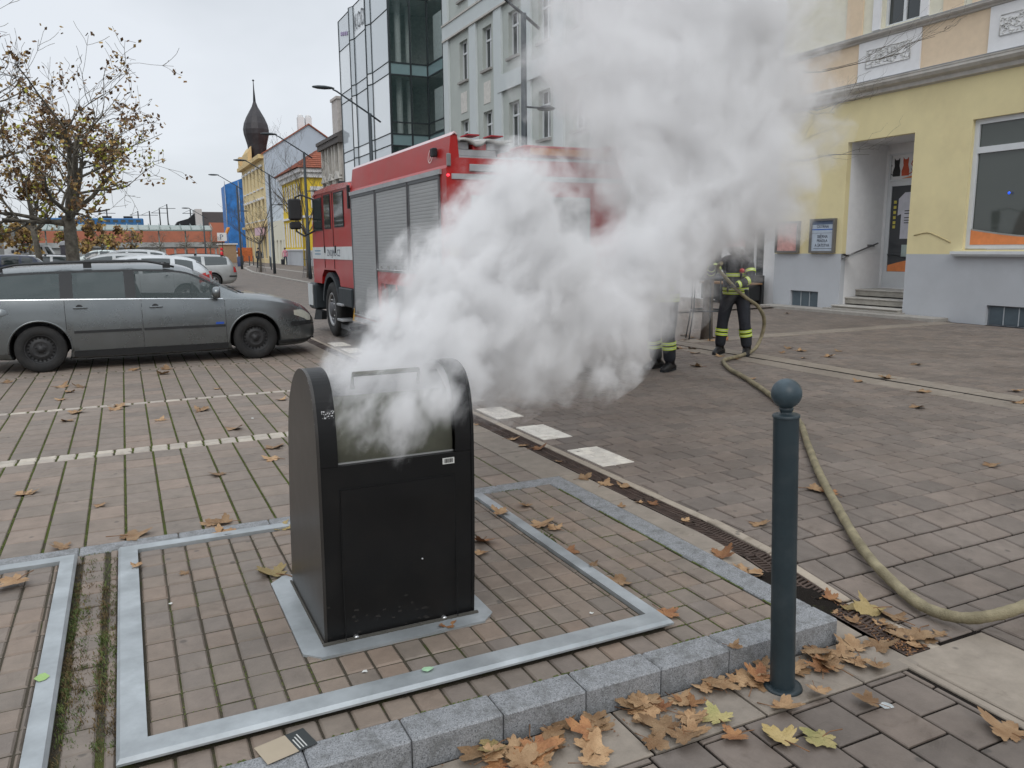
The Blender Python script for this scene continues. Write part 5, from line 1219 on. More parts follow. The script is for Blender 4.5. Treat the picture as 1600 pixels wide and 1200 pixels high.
b = MB(); b.box(TX - .02, TX + .02, 13.14, 13.2, 2.25, 2.62); b.build('exhaust_grille', m_dark, FT)
# fenders, steps, bumper, wheels
b = MB(); 
pts = [(14.8 + .66 * math.cos(a), .52 + .66 * math.sin(a)) for a in [R(10 + 12.3 * k) for k in range(14)]]; inn = [(14.8 + .58 * math.cos(a), .52 + .58 * math.sin(a)) for a in [R(170 - 12.3 * k) for k in range(14)]]
b.prism(pts + inn, TX + .012, TX + .42, 'x'); b.build('wheel_fender', m_fender, FT)
b = MB(); b.box(TX - .01, TX + .35, 13.2, 14.1, .62, .94, ch=.02); b.box(TX, TX + .3, 13.4, 14.05, .22, .3); b.build('battery_box', m_fender, FT)
for z in (.62, .35): b = MB(); b.box(TX - .05, TX + .2, 13.75, 14.12, z, z + .04, ch=.006); b.build('step', m_alu, FT)
b = MB(); b.box(TX - .04, TR + .04, 15.95, 16.5, .42, .94, ch=.04); b.build('bumper', m_fender, FT)
b = MB(); b.box(TX - .055, TX - .041, 16.1, 16.48, .5, .92); b.box(TX - .04, TR + .04, 16.502, 16.52, .46, .9); b.build('bumper_face', m_wband, FT)
b = MB(); b.prism([(15.6, .25), (16.3, .2), (16.1, .42), (15.55, .42)], TX, TX + .1, 'x'); b.build('front_valance', m_dark, FT)
for y in (14.8, 10.2):
    for x, s in ((TX + .17, -1), (TR - .17, 1)): wheel_parts(.5, .3, mat('truck_rim', (.12, .12, .12), .5, .4), FT, (x, y, .5), False, 0 or 1, spokes=8) if False else None
def truck_wheel(x, y, s):
    e = MB(); r = .5; wd = .3
    pr = [(r*.6, -wd*.4), (r*.66, -wd*.5), (r*.85, -wd*.52), (r*.97, -wd*.44), (r, -wd*.3), (r, wd*.3), (r*.97, wd*.44), (r*.85, wd*.52), (r*.66, wd*.5), (r*.6, wd*.4)]
    e.lathe(pr, n=40, axis='x'); t = e.build('wheel', m_tyre, FT); t.location = (x, y, .5)
    f = s * wd * .45; q = MB(); q.lathe([(r*.62, f), (r*.58, f + s*.01), (r*.54, f - s*.02)], n=36, axis='x'); q.build('rim_ring', mat('rim_ring', (.4, .4, .4), .4, .7), t)
    q = MB(); q.lathe([(r*.55, f - s*.02), (r*.5, f - s*.06), (r*.3, f - s*.04), (r*.26, f + s*.03), (r*.12, f + s*.035), (.0001, f + s*.04)], n=36, axis='x'); q.build('hub', mat('hub_grey', (.1, .1, .105), .5, .4), t)
    q = MB()
    for k in range(10): a = k * .6283; q.lathe([(.018, f + s*.0), (.018, f - s*.05 + s*.055), (.0001, f + s*.012)], (0, r*.36*math.cos(a), r*.36*math.sin(a)), 6, 'x')
    q.build('wheel_nuts', m_chrome, t)
for y in (14.8, 10.2):
    truck_wheel(TX + .17, y, -1); truck_wheel(TR - .17, y, 1)
# big mirrors on arms
for s, X in ((-1, TX), (1, TR)):
    b = MB(); b.tube([(X + s*-.0, 15.9, 2.55), (X + s*.14, 16.3, 2.66), (X + s*.2, 16.6, 2.62)], .016, 6); b.tube([(X, 15.85, 1.95), (X + s*.12, 16.25, 1.86), (X + s*.2, 16.6, 1.96), (X + s*.2, 16.6, 2.1)], .018, 6); b.tube([(X + s*.2, 16.6, 2.62), (X + s*.2, 16.6, 2.1)], .012, 6); arm = b.build('mirror_arm', m_dark, FT)
    b = MB(); b.box(X + s*.2 - .13, X + s*.2 + .11, 16.55, 16.72, 2.18, 2.6, ch=.03); b.box(X + s*.2 - .12, X + s*.2 + .1, 16.56, 16.7, 2.0, 2.15, ch=.03); b.build('mirror_head', m_trim, arm)
b = MB(); b.box(TX + .02, TR - .02, 16.1, 16.12, 1.98, 2.02) if False else b.box(TX + .2, TR - .2, 16.13, 16.16, 1.85, 2.45); b.build('windscreen', m_glass_far, FT)
b = MB(); b.lathe([(.0001, 2.86), (.06, 2.85), (.07, 2.8), (.07, 2.7)], (TX + .4, 15.2, 0), 14); b.lathe([(.0001, 2.86), (.06, 2.85), (.07, 2.8), (.07, 2.7)], (TR - .4, 15.2, 0), 14); b.build('beacon', m_dark, FT)
b = MB(); b.prism([(13.1, 2.7), (13.25, 2.7), (13.1, 2.82)], TX + .1, TX + .16, 'x'); b.build('horn', m_dark, FT)

# ------------------------------------------------------------------ buildings
def wallq(b, f, u0, u1, v0, v1, ops, depth=.25, mi=0, rmi=None):
    """plane wall with openings and reveals. f(u, v, w) -> point, w into the wall"""
    us = sorted({u0, u1, *[o[0] for o in ops], *[o[1] for o in ops]}); vs_ = sorted({v0, v1, *[o[2] for o in ops], *[o[3] for o in ops]})
    us = [u for u in us if u0 <= u <= u1]; vs_ = [v for v in vs_ if v0 <= v <= v1]
    for i in range(len(us) - 1):
        for j in range(len(vs_) - 1):
            um, vm = (us[i] + us[i+1]) / 2, (vs_[j] + vs_[j+1]) / 2
            if any(o[0] < um < o[1] and o[2] < vm < o[3] for o in ops): continue
            b.quad(f(us[i], vs_[j], 0), f(us[i+1], vs_[j], 0), f(us[i+1], vs_[j+1], 0), f(us[i], vs_[j+1], 0), mi)
    r = mi if rmi is None else rmi
    for a, c, d, e in ops:
        P = [(a, d), (c, d), (c, e), (a, e)]
        for k in range(4):
            p, q = P[k], P[(k+1) % 4]
            b.quad(f(p[0], p[1], 0), f(p[0], p[1], depth), f(q[0], q[1], depth), f(q[0], q[1], 0), r)
def bx(b, f, u0, u1, v0, v1, w0, w1, mi=0):
    a, c = f(u0, v0, w0), f(u1, v1, w1)
    b.box(a[0], c[0], a[1], c[1], a[2], c[2], mi)
def fx(X, s=1): return lambda u, v, w: (X + w * s, u, v)     # facade looking to -x
def fy(Y): return lambda u, v, w: (u, Y + w, v)              # facade looking to -y
def window(parent, f, a, c, d, e, depth, fm, gm, mull=1, trans=None, bar=.05, name='window'):
    b = MB(); w0, w1 = depth - .08, depth - .02
    bx(b, f, a, a + bar, d, e, w0, w1); bx(b, f, c - bar, c, d, e, w0, w1); bx(b, f, a + bar, c - bar, d, d + bar, w0, w1); bx(b, f, a + bar, c - bar, e - bar, e, w0, w1)
    for k in range(1, mull + 1):
        u = a + (c - a) * k / (mull + 1); bx(b, f, u - bar * .6, u + bar * .6, d + bar, e - bar, w0 + .003, w1)
    if trans: bx(b, f, a + bar, c - bar, trans - bar * .6, trans + bar * .6, w0 - .01, w1)
    o = b.build(name, fm, parent)
    g_ = MB(); bx(g_, f, a + bar * .5, c - bar * .5, d + bar * .5, e - bar * .5, w1 - .02, w1 - .012); g_.build('pane', gm, o)
    return o
m_winw = mat('window_white', (.62, .64, .65), .4, var=.04)
m_winglass = glass_mat('window_glass', (.035, .042, .045), .03, 1, .75, wav=.03)
m_winglass2 = glass_mat('shop_glass', (.07, .08, .072), .04, 1, .6)

# --- yellow corner house on the right
m_yel = mat('yellow_render', (.72, .63, .36), .85, var=.05, scale=1.5, bump=.12, bscale=200, dirt=.45, dscale=.9, dcol=(.56, .47, .27))
m_greyb = mat('grey_plinth_render', (.45, .468, .49), .85, var=.05, scale=1.2, bump=.15, bscale=150, dirt=.35, dscale=.8, dcol=(.36, .37, .38))
m_peach = mat('peach_render', (.7, .56, .4), .85, var=.05, bump=.1, bscale=200)
m_cream = mat('cream_render', (.7, .67, .54), .85, var=.05, bump=.1, bscale=200)
m_wht = mat('white_render', (.72, .72, .72), .8, var=.04, bump=.06, bscale=150)
m_corn = mat('cornice_grey', (.5, .48, .44), .75, var=.1, dirt=.5, dscale=2, dcol=(.33, .31, .28))
m_sheet = mat('zinc_sheet', (.33, .34, .36), .5, .3)
YH = empty('yellow_house', (0, 0, 0), label='large yellow rendered house with grey base and a recessed stepped entrance, at the right', cat='building')
F = fx(15.45)
cw = [(14.6, 15.52, .05, .45), (9.3, 10.26, -.02, .38)]
rec = (12.18, 13.95)
b = MB(); wallq(b, F, 2, 16.13, -.1, 1.38, cw + [(rec[0], rec[1], -.1, 1.38)], .14)
b.quad((15.45, 16.13, -.1), (24, 16.13, -.1), (24, 16.13, 1.38), (15.45, 16.13, 1.38)); b.build('base_wall', m_greyb, YH)
bigw = (7.6, 10.88, 1.47, 4.02)
b = MB(); wallq(b, F, 2, 16.13, 1.38, 4.86, [(rec[0], rec[1], 1.38, 3.94), bigw], .14)
b.quad((15.45, 16.13, 1.38), (24, 16.13, 1.38), (24, 16.13, 4.86), (15.45, 16.13, 4.86)); b.build('yellow_wall', m_yel, YH)
b = MB(); wallq(b, F, 2, 16.13, 5.18, 6.06, [], 0); b.quad((15.45, 16.13, 5.18), (24, 16.13, 5.18), (24, 16.13, 6.06), (15.45, 16.13, 6.06)); b.build('peach_band', m_peach, YH)
upw = [(12.27 - k * 3.08, 13.22 - k * 3.08, 6.28, 8.3) for k in range(-0, 4)]
b = MB(); wallq(b, F, 2, 16.13, 6.2, 13, upw, .2); b.quad((15.45, 16.13, 6.2), (24, 16.13, 6.2), (24, 16.13, 13), (15.45, 16.13, 13)); b.build('cream_wall', m_cream, YH)
b = MB(); b.quad((15.4, 2, 13), (24, 2, 13), (24, 16.13, 13), (15.4, 16.13, 13)); b.quad((15.45, 2, -.1), (15.45, 2, 13), (24, 2, 13), (24, 2, -.1)); b.build('roof', m_sheet, YH)
def cornice(z0, z1, out_, nm):
    b = MB(); h = z1 - z0
    pr = [(15.449, z0), (15.449 - out_*.35, z0 + h*.1), (15.449 - out_*.4, z0 + h*.35), (15.449 - out_*.8, z0 + h*.5), (15.449 - out_, z0 + h*.7), (15.449 - out_, z0 + h*.85), (15.449 - out_*1.05, z0 + h*.9), (15.449 - out_*1.05, z0 + h), (15.449, z0 + h*1.15)]
    b.prism(pr, 2, 16.13 + out_, 'y'); b.prism([(p[0] - 15.449 + 0, p[1]) for p in pr], 0, .0001, 'y') if False else None
    o = b.build(nm, m_corn, YH)
    b = MB(); b.prism([(15.449 - out_*1.08, z1 + .001), (15.449 - out_*1.08, z1 + .014), (15.449, z0 + h*1.15 + .016), (15.449, z0 + h*1.15 + .002)], 2, 16.15 + out_, 'y'); b.build('sheet_cover', m_sheet, o)
cornice(4.86, 5.16, .24, 'lower_cornice'); cornice(6.06, 6.19, .14, 'sill_cornice')
for k in range(0, 4):
    y0, y1 = 12.17 - k*3.08, 13.76 - k*3.08
    b = MB(); b.box(15.41, 15.448, y0, y1, 5.2, 6.06); p = b.build('white_panel', m_wht, YH)
    b = MB(); b.box(15.402, 15.409, y0 + .24, y1 - .22, 5.49, 5.86); p2 = b.build('relief_ground', m_wht, p)
    b = MB(); rr = random.Random(5 + k)
    for s_ in range(80):
        cy_, cz_ = rr.uniform(y0 + .28, y1 - .26), rr.uniform(5.52, 5.83); a = rr.uniform(0, 6.28); r_ = rr.uniform(.03, .09); pts = []
        for t in range(7): aa = a + t * .55; pts.append((15.4, min(max(cy_ + r_ * math.cos(aa) * (1 - t*.08), y0 + .25), y1 - .23), min(max(cz_ + r_ * math.sin(aa) * (1 - t*.08), 5.5), 5.85)))
        b.tube(pts, [.011] * 6 + [.016], 5)
    for a_, c_ in (((y0+.24, 5.49), (y1-.22, 5.49)), ((y1-.22, 5.49), (y1-.22, 5.86)), ((y1-.22, 5.86), (y0+.24, 5.86)), ((y0+.24, 5.86), (y0+.24, 5.49))): b.tube([(15.4, *a_), (15.4, *c_)], .012, 5)
    b.build('floral_relief', mat('relief_grey', (.62, .62, .6), .8, dirt=.3, dscale=20, dcol=(.25, .25, .24)), p)
    a, c, d, e = upw[k]; window(YH, F, a, c, d, e, .2, m_winw, m_winglass, 1, None, .06)
    b = MB(); bx(b, F, a - .22, a - .02, d - .02, e + .2, -.04, -.001); bx(b, F, c + .02, c + .22, d - .02, e + .2, -.04, -.001); b.build('window_surround', m_wht, YH)
    b = MB(); bx(b, F, c + .5, c + .95, 6.22, 12, -.03, -.001); bx(b, F, a - .98, a - .55, 6.22, 12, -.03, -.001); b.build('peach_strip', m_peach, YH)
# big shop window with orange curve
W = window(YH, F, bigw[0], bigw[1], bigw[2] + .02, bigw[3], .16, m_winw, m_winglass2, 0, 3.42, .1, 'shop_window')
b = MB(); pts = [(10.78, 1.57)] + [(10.78 - t * .315, 1.86 - .17 * math.sin(t / 10 * 3.1416)) for t in range(11)] + [(7.7, 1.57)]
b.prism(pts[::-1], 15.522, 15.528, 'x'); b.build('orange_film', mat('orange_film', (.72, .24, .08), .5), W)
b = MB(); pts2 = [(10.78 - t * .315, 1.86 - .17 * math.sin(t / 10 * 3.1416)) for t in range(11)]; b.prism(pts2 + [(y, z + .03) for y, z in pts2[::-1]], 15.5205, 15.5265, 'x'); b.build('grey_film_edge', mat('film_grey', (.3, .3, .28), .5), W)
b = MB(); b.lathe([(.0001, 15.515), (.03, 15.516), (.02, 15.5195), (.0001, 15.52)], (0, 10.06, 2.55), 8, 'x'); b.build('blue_reflection_dot', mat('blue_reflection_glow', (.02, .12, 1), .3, emit=.7), W)  # blue reflection in the pane, made as a small glowing dot; no lamp
b = MB(); bx(b, F, 7.5, 11.05, 1.38, 1.44, -.14, .1); bx(b, F, 7.5, 11.05, 1.34, 1.379, -.1, -.001); b.build('window_sill', m_winw, YH)
# recess with steps and door
b = MB(); D = 1.33
b.quad((15.59, rec[1], -.1), (15.45 + D, rec[1], -.1), (15.45 + D, rec[1], 3.94), (15.59, rec[1], 3.94)); b.quad((15.59, rec[0], -.1), (15.59, rec[0], 3.94), (15.45 + D, rec[0], 3.94), (15.45 + D, rec[0], -.1)); b.quad((15.59, rec[0], 3.94), (15.59, rec[1], 3.94), (15.45 + D, rec[1], 3.94), (15.45 + D, rec[0], 3.94))
wallq(b, fx(15.45 + D), rec[0], rec[1], .5, 3.94, [(12.3, 13.88, .56, 3.72)], .12)
b.build('porch', m_wht, YH)
for k, (xs_, z) in enumerate(((15.32, .17), (15.66, .35), (16.0, .53))):
    b = MB(); b.box(xs_, 15.45 + D, rec[0] + .004, rec[1] + (.08 if k == 0 else -.1 * 0 - .004), z - .15, z - .032, 0); b.box(xs_ - .025, 15.45 + D, rec[0] + .004, rec[1] + (.1 if k == 0 else -.004), z - .031, z, 1, ch=.008)
    b.build('step', [mat('step_stone', (.33, .31, .27), .85, dirt=.6, dscale=5, dcol=(.16, .15, .13), bump=.3), mat('step_tread', (.45, .43, .39), .8, dirt=.5, dscale=4, dcol=(.22, .21, .18))], YH)
b = MB(); b.box(14.98, 15.44, 11.05, 16.1, -.05, .07, ch=.01); b.box(15.2, 15.44, 12.1, 14.2, .071, .02 + .08); b.build('stone_kerb', mat('kerb_stone_worn', (.33, .31, .28), .85, dirt=.5, dscale=3, dcol=(.2, .19, .17), bump=.3), YH)
DF = fx(15.45 + D + .0)
dw = window(YH, DF, 12.3, 13.88, 3.08, 3.72, .1, m_winw, m_wht, 0, None, .04, 'door_sign')
b = MB(); b.prism([(12.34, 3.13), (13.55, 3.13), (13.0, 3.22), (12.34, 3.3)], 15.45 + D + .05, 15.45 + D + .056, 'x'); b.build('orange_wedge', mat('orange_film', (.72, .24, .08)), dw)
def cat_shape(y, z, s, m, flip=1):
    b = MB(); X = 15.45 + D + .048
    b.prism([(y - .1*s, z), (y + .11*s, z), (y + .12*s, z + .12*s), (y + .07*s, z + .26*s), (y + .085*s, z + .36*s), (y + .085*s, z + .46*s), (y + .045*s, z + .41*s), (y - .03*s, z + .41*s), (y - .07*s, z + .46*s), (y - .07*s, z + .35*s), (y - .06*s, z + .27*s), (y - .1*s, z + .14*s)], X, X + .008, 'x')
    t = [(X + .004, y + flip*.1*s, z + .03*s), (X + .004, y + flip*.2*s, z + .08*s), (X + .004, y + flip*.22*s, z + .2*s), (X + .004, y + flip*.16*s, z + .28*s), (X + .004, y + flip*.2*s, z + .36*s)]
    b.tube(t, .012*s, 5); b.build('cat_silhouette', m, dw)
cat_shape(13.69, 3.19, .92, mat('print_charcoal', (.03, .03, .03), .6)); cat_shape(13.45, 3.19, .92, mat('print_orange_red', (.5, .09, .04), .6), -1)
mk = frame_mtx((15.45 + D + .045, 13.27, 3.42), (0, -1, 0), (0, 0, 1)); text_obj('V', .22, mk, MATS['print_charcoal'], dw)
text_obj('V K', .12, frame_mtx((15.45 + D + .045, 13.3, 3.26), (0, -1, 0), (0, 0, 1)), MATS['print_charcoal'], dw)
door = MB(); bx(door, DF, 12.3, 13.88, .56, .94, .02, .08); bx(door, DF, 13.77, 13.88, .941, 2.96, .02, .08); bx(door, DF, 12.3, 12.4, .941, 2.96, .02, .08); bx(door, DF, 12.3, 13.88, 2.961, 3.075, .02, .08)
dr = door.build('door', m_winw, YH)
b = MB(); bx(b, DF, 12.4, 13.77, .94, 2.96, .04, .05); b.build('pane', glass_mat('door_glass', (.06, .065, .07), .05, 1, .5), dr)
b = MB(); pts = [(13.76, .945)] + [(13.76 - t*.135, 1.09 + .16 * math.sin(t / 10 * 2.2)) for t in range(11)] + [(12.4, .945)]; b.prism(pts[::-1], 15.45 + D + .033, 15.45 + D + .039, 'x'); b.build('orange_film', mat('orange_film', (.72, .24, .08)), dr)
b = MB(); X = 15.45 + D + .03; b.prism([(13.56, 2.66), (13.4, 2.8), (13.1, 2.8), (12.9, 2.65), (12.92, 2.3), (13.02, 2.3), (13.02, 1.72), (13.47, 1.72), (13.47, 2.3), (13.57, 2.27)], X, X + .006, 'x'); sh = b.build('shirt_notice', mat('notice_lilac', (.55, .55, .6), .7), dr)
b = MB()
for z in (2.36, 2.3, 2.2, 2.14, 2.08): b.box(X - .002, X - .0005, 13.1, 13.38, z, z + .022)
b.build('notice_lines', MATS['print_charcoal'], sh)
b = MB()
for z in (2.62, 2.5, 2.38, 2.26, 2.14, 2.04): b.box(X, X + .006, 13.62, 13.69, z - .07, z)
b.build('yellow_scarf', mat('scarf_yellow', (.6, .52, .1), .7), dr)
b = MB(); b.box(X, X + .006, 13.15, 13.4, 1.3, 1.58); b.build('small_notice', mat('pale_green', (.4, .48, .45), .6), dr)
b = MB(); b.tube([(X - .05, 13.2, 1.25), (X - .05, 13.5, 1.32), (X - .04, 13.75, 1.34)], .012, 6); b.build('handle', m_trim, dr)
RL = MB(); RL.tube([(15.4, 13.88, 1.28), (16.58, 13.88, 1.62)], .02, 8); RL.box(15.45, 15.62, 13.87, 13.95, 1.31, 1.36); RL.box(16.3, 16.46, 13.87, 13.95, 1.54, 1.59)
RL.build('handrail', mat('rail_steel', (.2, .2, .2), .35, .8), YH)
for a, c, d, e in cw:
    b = MB(); bx(b, F, a, c, d, e, .07, .1); wo = b.build('cellar_window', mat('cellar_frame', (.16, .18, .2), .6), YH)
    b = MB()
    for q in range(3): u0 = a + .03 + (c - a - .06) * q / 3; bx(b, F, u0 + .012, u0 + (c - a - .06)/3 - .012, d + .03, e - .03, .062, .069)
    b.build('mesh_panel', mat('cellar_mesh', (.1, .13, .15), .5, .3), wo)
    b = MB()
    for q in range(1, 3): u0 = a + .03 + (c - a - .06) * q / 3; bx(b, F, u0 - .01, u0 + .01, d + .02, e - .02, .05, .061)
    b.build('bar', mat('cellar_bar', (.35, .38, .4), .5), wo)
b = MB(); pts = catmull([(15.446, 12.02, 1.78), (15.444, 11.7, 1.83), (15.444, 11.45, 1.75), (15.446, 11.15, 1.62)], 5); b.tube(pts, .014, 5); b.build('stain', mat('stain_brown', (.42, .35, .19), .9), YH)
# notice boards
def board(y0, y1, z0, z1, label, kind):
    o = empty('notice_board', (15.45, (y0 + y1) / 2, z0), label=label, cat='notice board')
    w_ = y1 - y0; h = z1 - z0; b = MB()
    for (a, c, d, e) in ((-w_/2, -w_/2 + .05, 0, h), (w_/2 - .05, w_/2, 0, h), (-w_/2 + .05, w_/2 - .05, 0, .05), (-w_/2 + .05, w_/2 - .05, h - .05, h)): b.box(-.09, -.002, a, c, d, e)
    b.build('frame', mat('board_frame', (.16, .155, .145), .5, .3), o)
    b = MB(); b.box(-.05, -.04, -w_/2 + .05, w_/2 - .05, .05, h - .05); pn = b.build('poster', mat('poster_pink', (.55, .3, .27), .6, var=.3, scale=5) if kind == 0 else mat('poster_blue', (.42, .48, .55), .6, var=.08), o)
    if kind:
        ink = mat('board_ink', (.03, .035, .05), .6); T = lambda s_, z, sz: text_obj(s_, sz, frame_mtx((-.053, 0, z), (0, -1, 0), (0, 0, 1)), ink, pn, align='CENTER', width=.9)
        b = MB(); b.box(-.053, -.0505, -w_/2 + .05, w_/2 - .05, h - .14, h - .05); b.build('header', mat('header_blue', (.1, .14, .22), .5), pn)
        b = MB(); b.box(-.053, -.0505, -w_/2 + .05, w_/2 - .05, h - .27, h - .245); b.build('blue_line', mat('line_blue', (.03, .12, .45), .5), pn)
        b = MB(); b.box(-.053, -.0505, -w_/2 + .09, w_/2 - .12, .1, .108); b.box(-.053, -.0505, -w_/2 + .05, w_/2 - .05, h - .345, h - .34); b.build('rule', ink, pn)
        T('ČISTÍRNA', h - .22, .095); T('SBĚRNA', .36, .1); T('PRÁDLA', .26, .1); T('A ŠATSTVA', .15, .1)
board(15.27, 16.06, 1.4, 2.19, 'grey framed notice board with a faded pink poster, left one on the yellow wall', 0)
board(14.13, 14.9, 1.4, 2.22, 'grey framed notice board with black and blue lettering, right one beside the porch', 1)

# --- white shopfront house mostly behind the smoke
SH = empty('shopfront_house', (0, 0, 0), label='pale house with dark doorway seen dimly through the smoke beside the yellow house', cat='building')
F2 = fx(15.6)
so_ = [(16.7, 17.7, .15, 2.6), (18.4, 21.2, .5, 2.9)] + [(17 + k*1.8, 18 + k*1.8, 4.2 + j*3.2, 6 + j*3.2) for k in range(3) for j in range(2)]
b = MB(); wallq(b, F2, 16.14, 22, -.1, 11, so_, .25); b.quad((15.6, 22, -.1), (24, 22, -.1), (24, 22, 11), (15.6, 22, 11)); b.quad((15.6, 16.14, 11), (24, 16.14, 11), (24, 22, 11), (15.6, 22, 11)); b.build('wall', m_wht, SH)
for o_ in so_: window(SH, F2, *o_, .22, m_winw, m_winglass, 1, None, .06)
BQ = empty('wall_bench', (15.1, 17.4, 0), label='dark slatted bench with a brown top board against the pale house', cat='bench')
b = MB(); b.box(-.3, .25, -.9, .9, .12, .55, ch=.02); b.build('seat_box', m_trim, BQ); b = MB(); b.box(-.34, .28, -.95, .95, .551, .6, ch=.01); b.build('top_board', mat('bench_wood', (.2, .11, .05), .6), BQ)
b = MB(); b.box(.26, .34, -.95, .95, .0, .8, ch=.01); b.build('back_board', m_trim, BQ)

# --- grey green rendered building with pilasters
m_gg = mat('greygreen_render', (.43, .46, .43), .85, var=.05, scale=.8, bump=.06, bscale=100, dirt=.2, dscale=.5, dcol=(.36, .38, .36))
m_gl = mat('lightgrey_render', (.54, .58, .58), .85, var=.04, scale=.8, dirt=.2, dscale=.5, dcol=(.42, .45, .45))
GB = empty('grey_green_building', (0, 0, 0), label='tall grey-green rendered building with light pilasters behind the fire engine', cat='building')
ops = []
rows = [(1.2, 3.4), (5.9, 7.76), (9.6, 11.42), (13.3, 15.1)]
wy = [37.02, 34.25, 31.5, 28.75, 26.0, 23.3]
for y in wy:
    for r0, r1 in rows: ops.append((y, y + 1.0, r0, r1))
b = MB(); wallq(b, fx(15.6), 22.0, 40, -.1, 18, ops, .3); b.quad((15.6, 40, -.1), (27, 40, -.1), (27, 40, 18), (15.6, 40, 18)); b.quad((15.6, 22, -.1), (15.6, 22, 18), (27, 22, 18), (27, 22, -.1)); b.build('wall', m_gg, GB)
b = MB(); b.box(15.5, 27, 22, 40, 18, 18.4); b.build('roof', m_sheet, GB)
Fg = fx(15.6)
for o_ in ops:
    window(GB, Fg, *o_, .26, m_winw, m_winglass, 1, o_[3] - .55, .07)
    b = MB(); bx(b, Fg, o_[0] - .08, o_[1] + .08, o_[2] - .13, o_[2] - .03, -.12, -.001); b.build('window_sill', mat('sill_brownish', (.3, .29, .27), .7), GB)
    if o_[2] > 5 and o_[0] > 33: b = MB(); bx(b, Fg, o_[0] + .15, o_[1] - .12, o_[2] - 1.5, o_[2] - .55, -.02, -.001); b.build('pale_panel', mat('pale_panel', (.58, .56, .52), .8), GB)
b = MB()
for y in [39.55] + [y - .95 for y in wy]: bx(b, Fg, y - .25, y + .55 if y < 39 else 39.99, -.1, 18, -.1, -.002)
b.build('pilaster', m_gl, GB)
b = MB(); bx(b, Fg, 22, 40, 11.9, 12.55, -.13, -.1005); bx(b, Fg, 22, 33.4, 8.3, 9.0, -.13, -.1005); bx(b, Fg, 22, 40, 4.4, 5.0, -.14, -.1005); b.build('belt_course', m_gl, GB)
b = MB(); bx(b, Fg, 22, 40, 12.551, 12.63, -.18, -.1); bx(b, Fg, 22, 40, 11.82, 11.899, -.16, -.1); bx(b, Fg, 22, 40, 17.4, 18, -.4, -.1); b.build('moulding', m_corn, GB)

# --- glass office building
m_gsky = glass_mat('mirror_glass', (.55, .6, .63), .03, 1, 1.0, wav=.02)
m_gsky2 = glass_mat('mirror_glass_bright_reflection', (.78, .82, .84), .06, 1, 1.0, wav=.02)  # lighter copy of the glass, whitish reflections put into its colour
m_gdark = glass_mat('dark_glass', (.06, .11, .11), .02, .3, .8)
m_mull = mat('mullion_dark', (.05, .06, .065), .4, .4)
m_spand = glass_mat('spandrel_glass', (.2, .29, .3), .12, 1, .7)
GL = empty('glass_office_building', (0, 0, 0), label='glass-fronted office building with zigzag bays and dark corner beside the grey-green building', cat='building')
bands = [(.0, 4.0), (4.0, 4.75), (4.75, 7.95), (7.95, 8.65), (8.65, 12.15), (12.15, 12.85), (12.85, 15.85), (15.85, 17.95)]
# zigzag: list of (x, y) outline in plan
zz = [(15.6, 49.3), (15.6, 52.9), (15.42, 53.5), (15.6, 54.2), (15.6, 57.0), (15.42, 57.55), (15.6, 58.2), (15.6, 61.2)]
for i in range(len(zz) - 1):
    (xa, ya), (xb, yb) = zz[i], zz[i+1]
    for j, (z0, z1) in enumerate(bands):
        b = MB(); b.quad((xa, ya, z0 + .04), (xa, ya, z1 - .04), (xb, yb, z1 - .04), (xb, yb, z0 + .04)); b.build('glass_panel', m_gsky if (i * 3 + j * 5) % 4 else m_gsky2, GL)
b = MB()
for i, (x, y) in enumerate(zz): b.tube([(x - .02, y, 0), (x - .02, y, 17.95)], .035, 4, smooth=False)
for i in range(len(zz) - 1):
    for j, (z0, z1) in enumerate(bands): b.tube([(zz[i][0] - .015, zz[i][1], z1), (zz[i+1][0] - .015, zz[i+1][1], z1)], .03, 4, smooth=False)
b.build('mullion', m_mull, GL)
b = MB(); b.quad((15.6, 61.2, 0), (15.6, 61.2, 17.95), (24, 61.2, 17.95), (24, 61.2, 0)); b.quad((15.6, 49.4, 17.95), (24, 49.4, 17.95), (24, 61.2, 17.95), (15.6, 61.2, 17.95)); b.build('rear_wall', m_gl, GL)
# dark corner: face looking to the camera and returning to the next building
cols_ = [(15.62, 16.95), (16.95, 18.05)]
for (xa, xb) in cols_:
    for z0, z1 in ((0, 4.0), (4.75, 5.6), (5.6, 7.9), (8.6, 12.1), (12.8, 16.6), (17.2, 20)):
        b = MB(); b.quad((xa + .04, 49.3, z0 + .04), (xb - .04, 49.3, z0 + .04), (xb - .04, 49.3, z1 - .04), (xa + .04, 49.3, z1 - .04)); b.build('glass_panel', m_gdark, GL)
    for z0, z1 in ((4.0, 4.75), (7.9, 8.6), (12.1, 12.8), (16.6, 17.2)):
        b = MB(); b.quad((xa + .04, 49.3, z0 + .04), (xb - .04, 49.3, z0 + .04), (xb - .04, 49.3, z1 - .04), (xa + .04, 49.3, z1 - .04)); b.build('spandrel_panel', m_spand, GL)
yc = [49.28, 46.6, 44.4, 42.2, 40.02]
for u in range(4):
    for z0, z1 in ((0, 4.0), (4.75, 5.6), (5.6, 7.9), (8.6, 12.1), (12.8, 16.6), (17.2, 20)):
        b = MB(); b.quad((18.09, yc[u] - .04, z0 + .04), (18.09, yc[u] - .04, z1 - .04), (18.09, yc[u+1] + .04, z1 - .04), (18.09, yc[u+1] + .04, z0 + .04)); b.build('glass_panel', m_gdark, GL)
    for z0, z1 in ((4.0, 4.75), (7.9, 8.6), (12.1, 12.8), (16.6, 17.2)):
        b = MB(); b.quad((18.09, yc[u] - .04, z0 + .04), (18.09, yc[u] - .04, z1 - .04), (18.09, yc[u+1] + .04, z1 - .04), (18.09, yc[u+1] + .04, z0 + .04)); b.build('spandrel_panel', m_spand, GL)
b = MB()
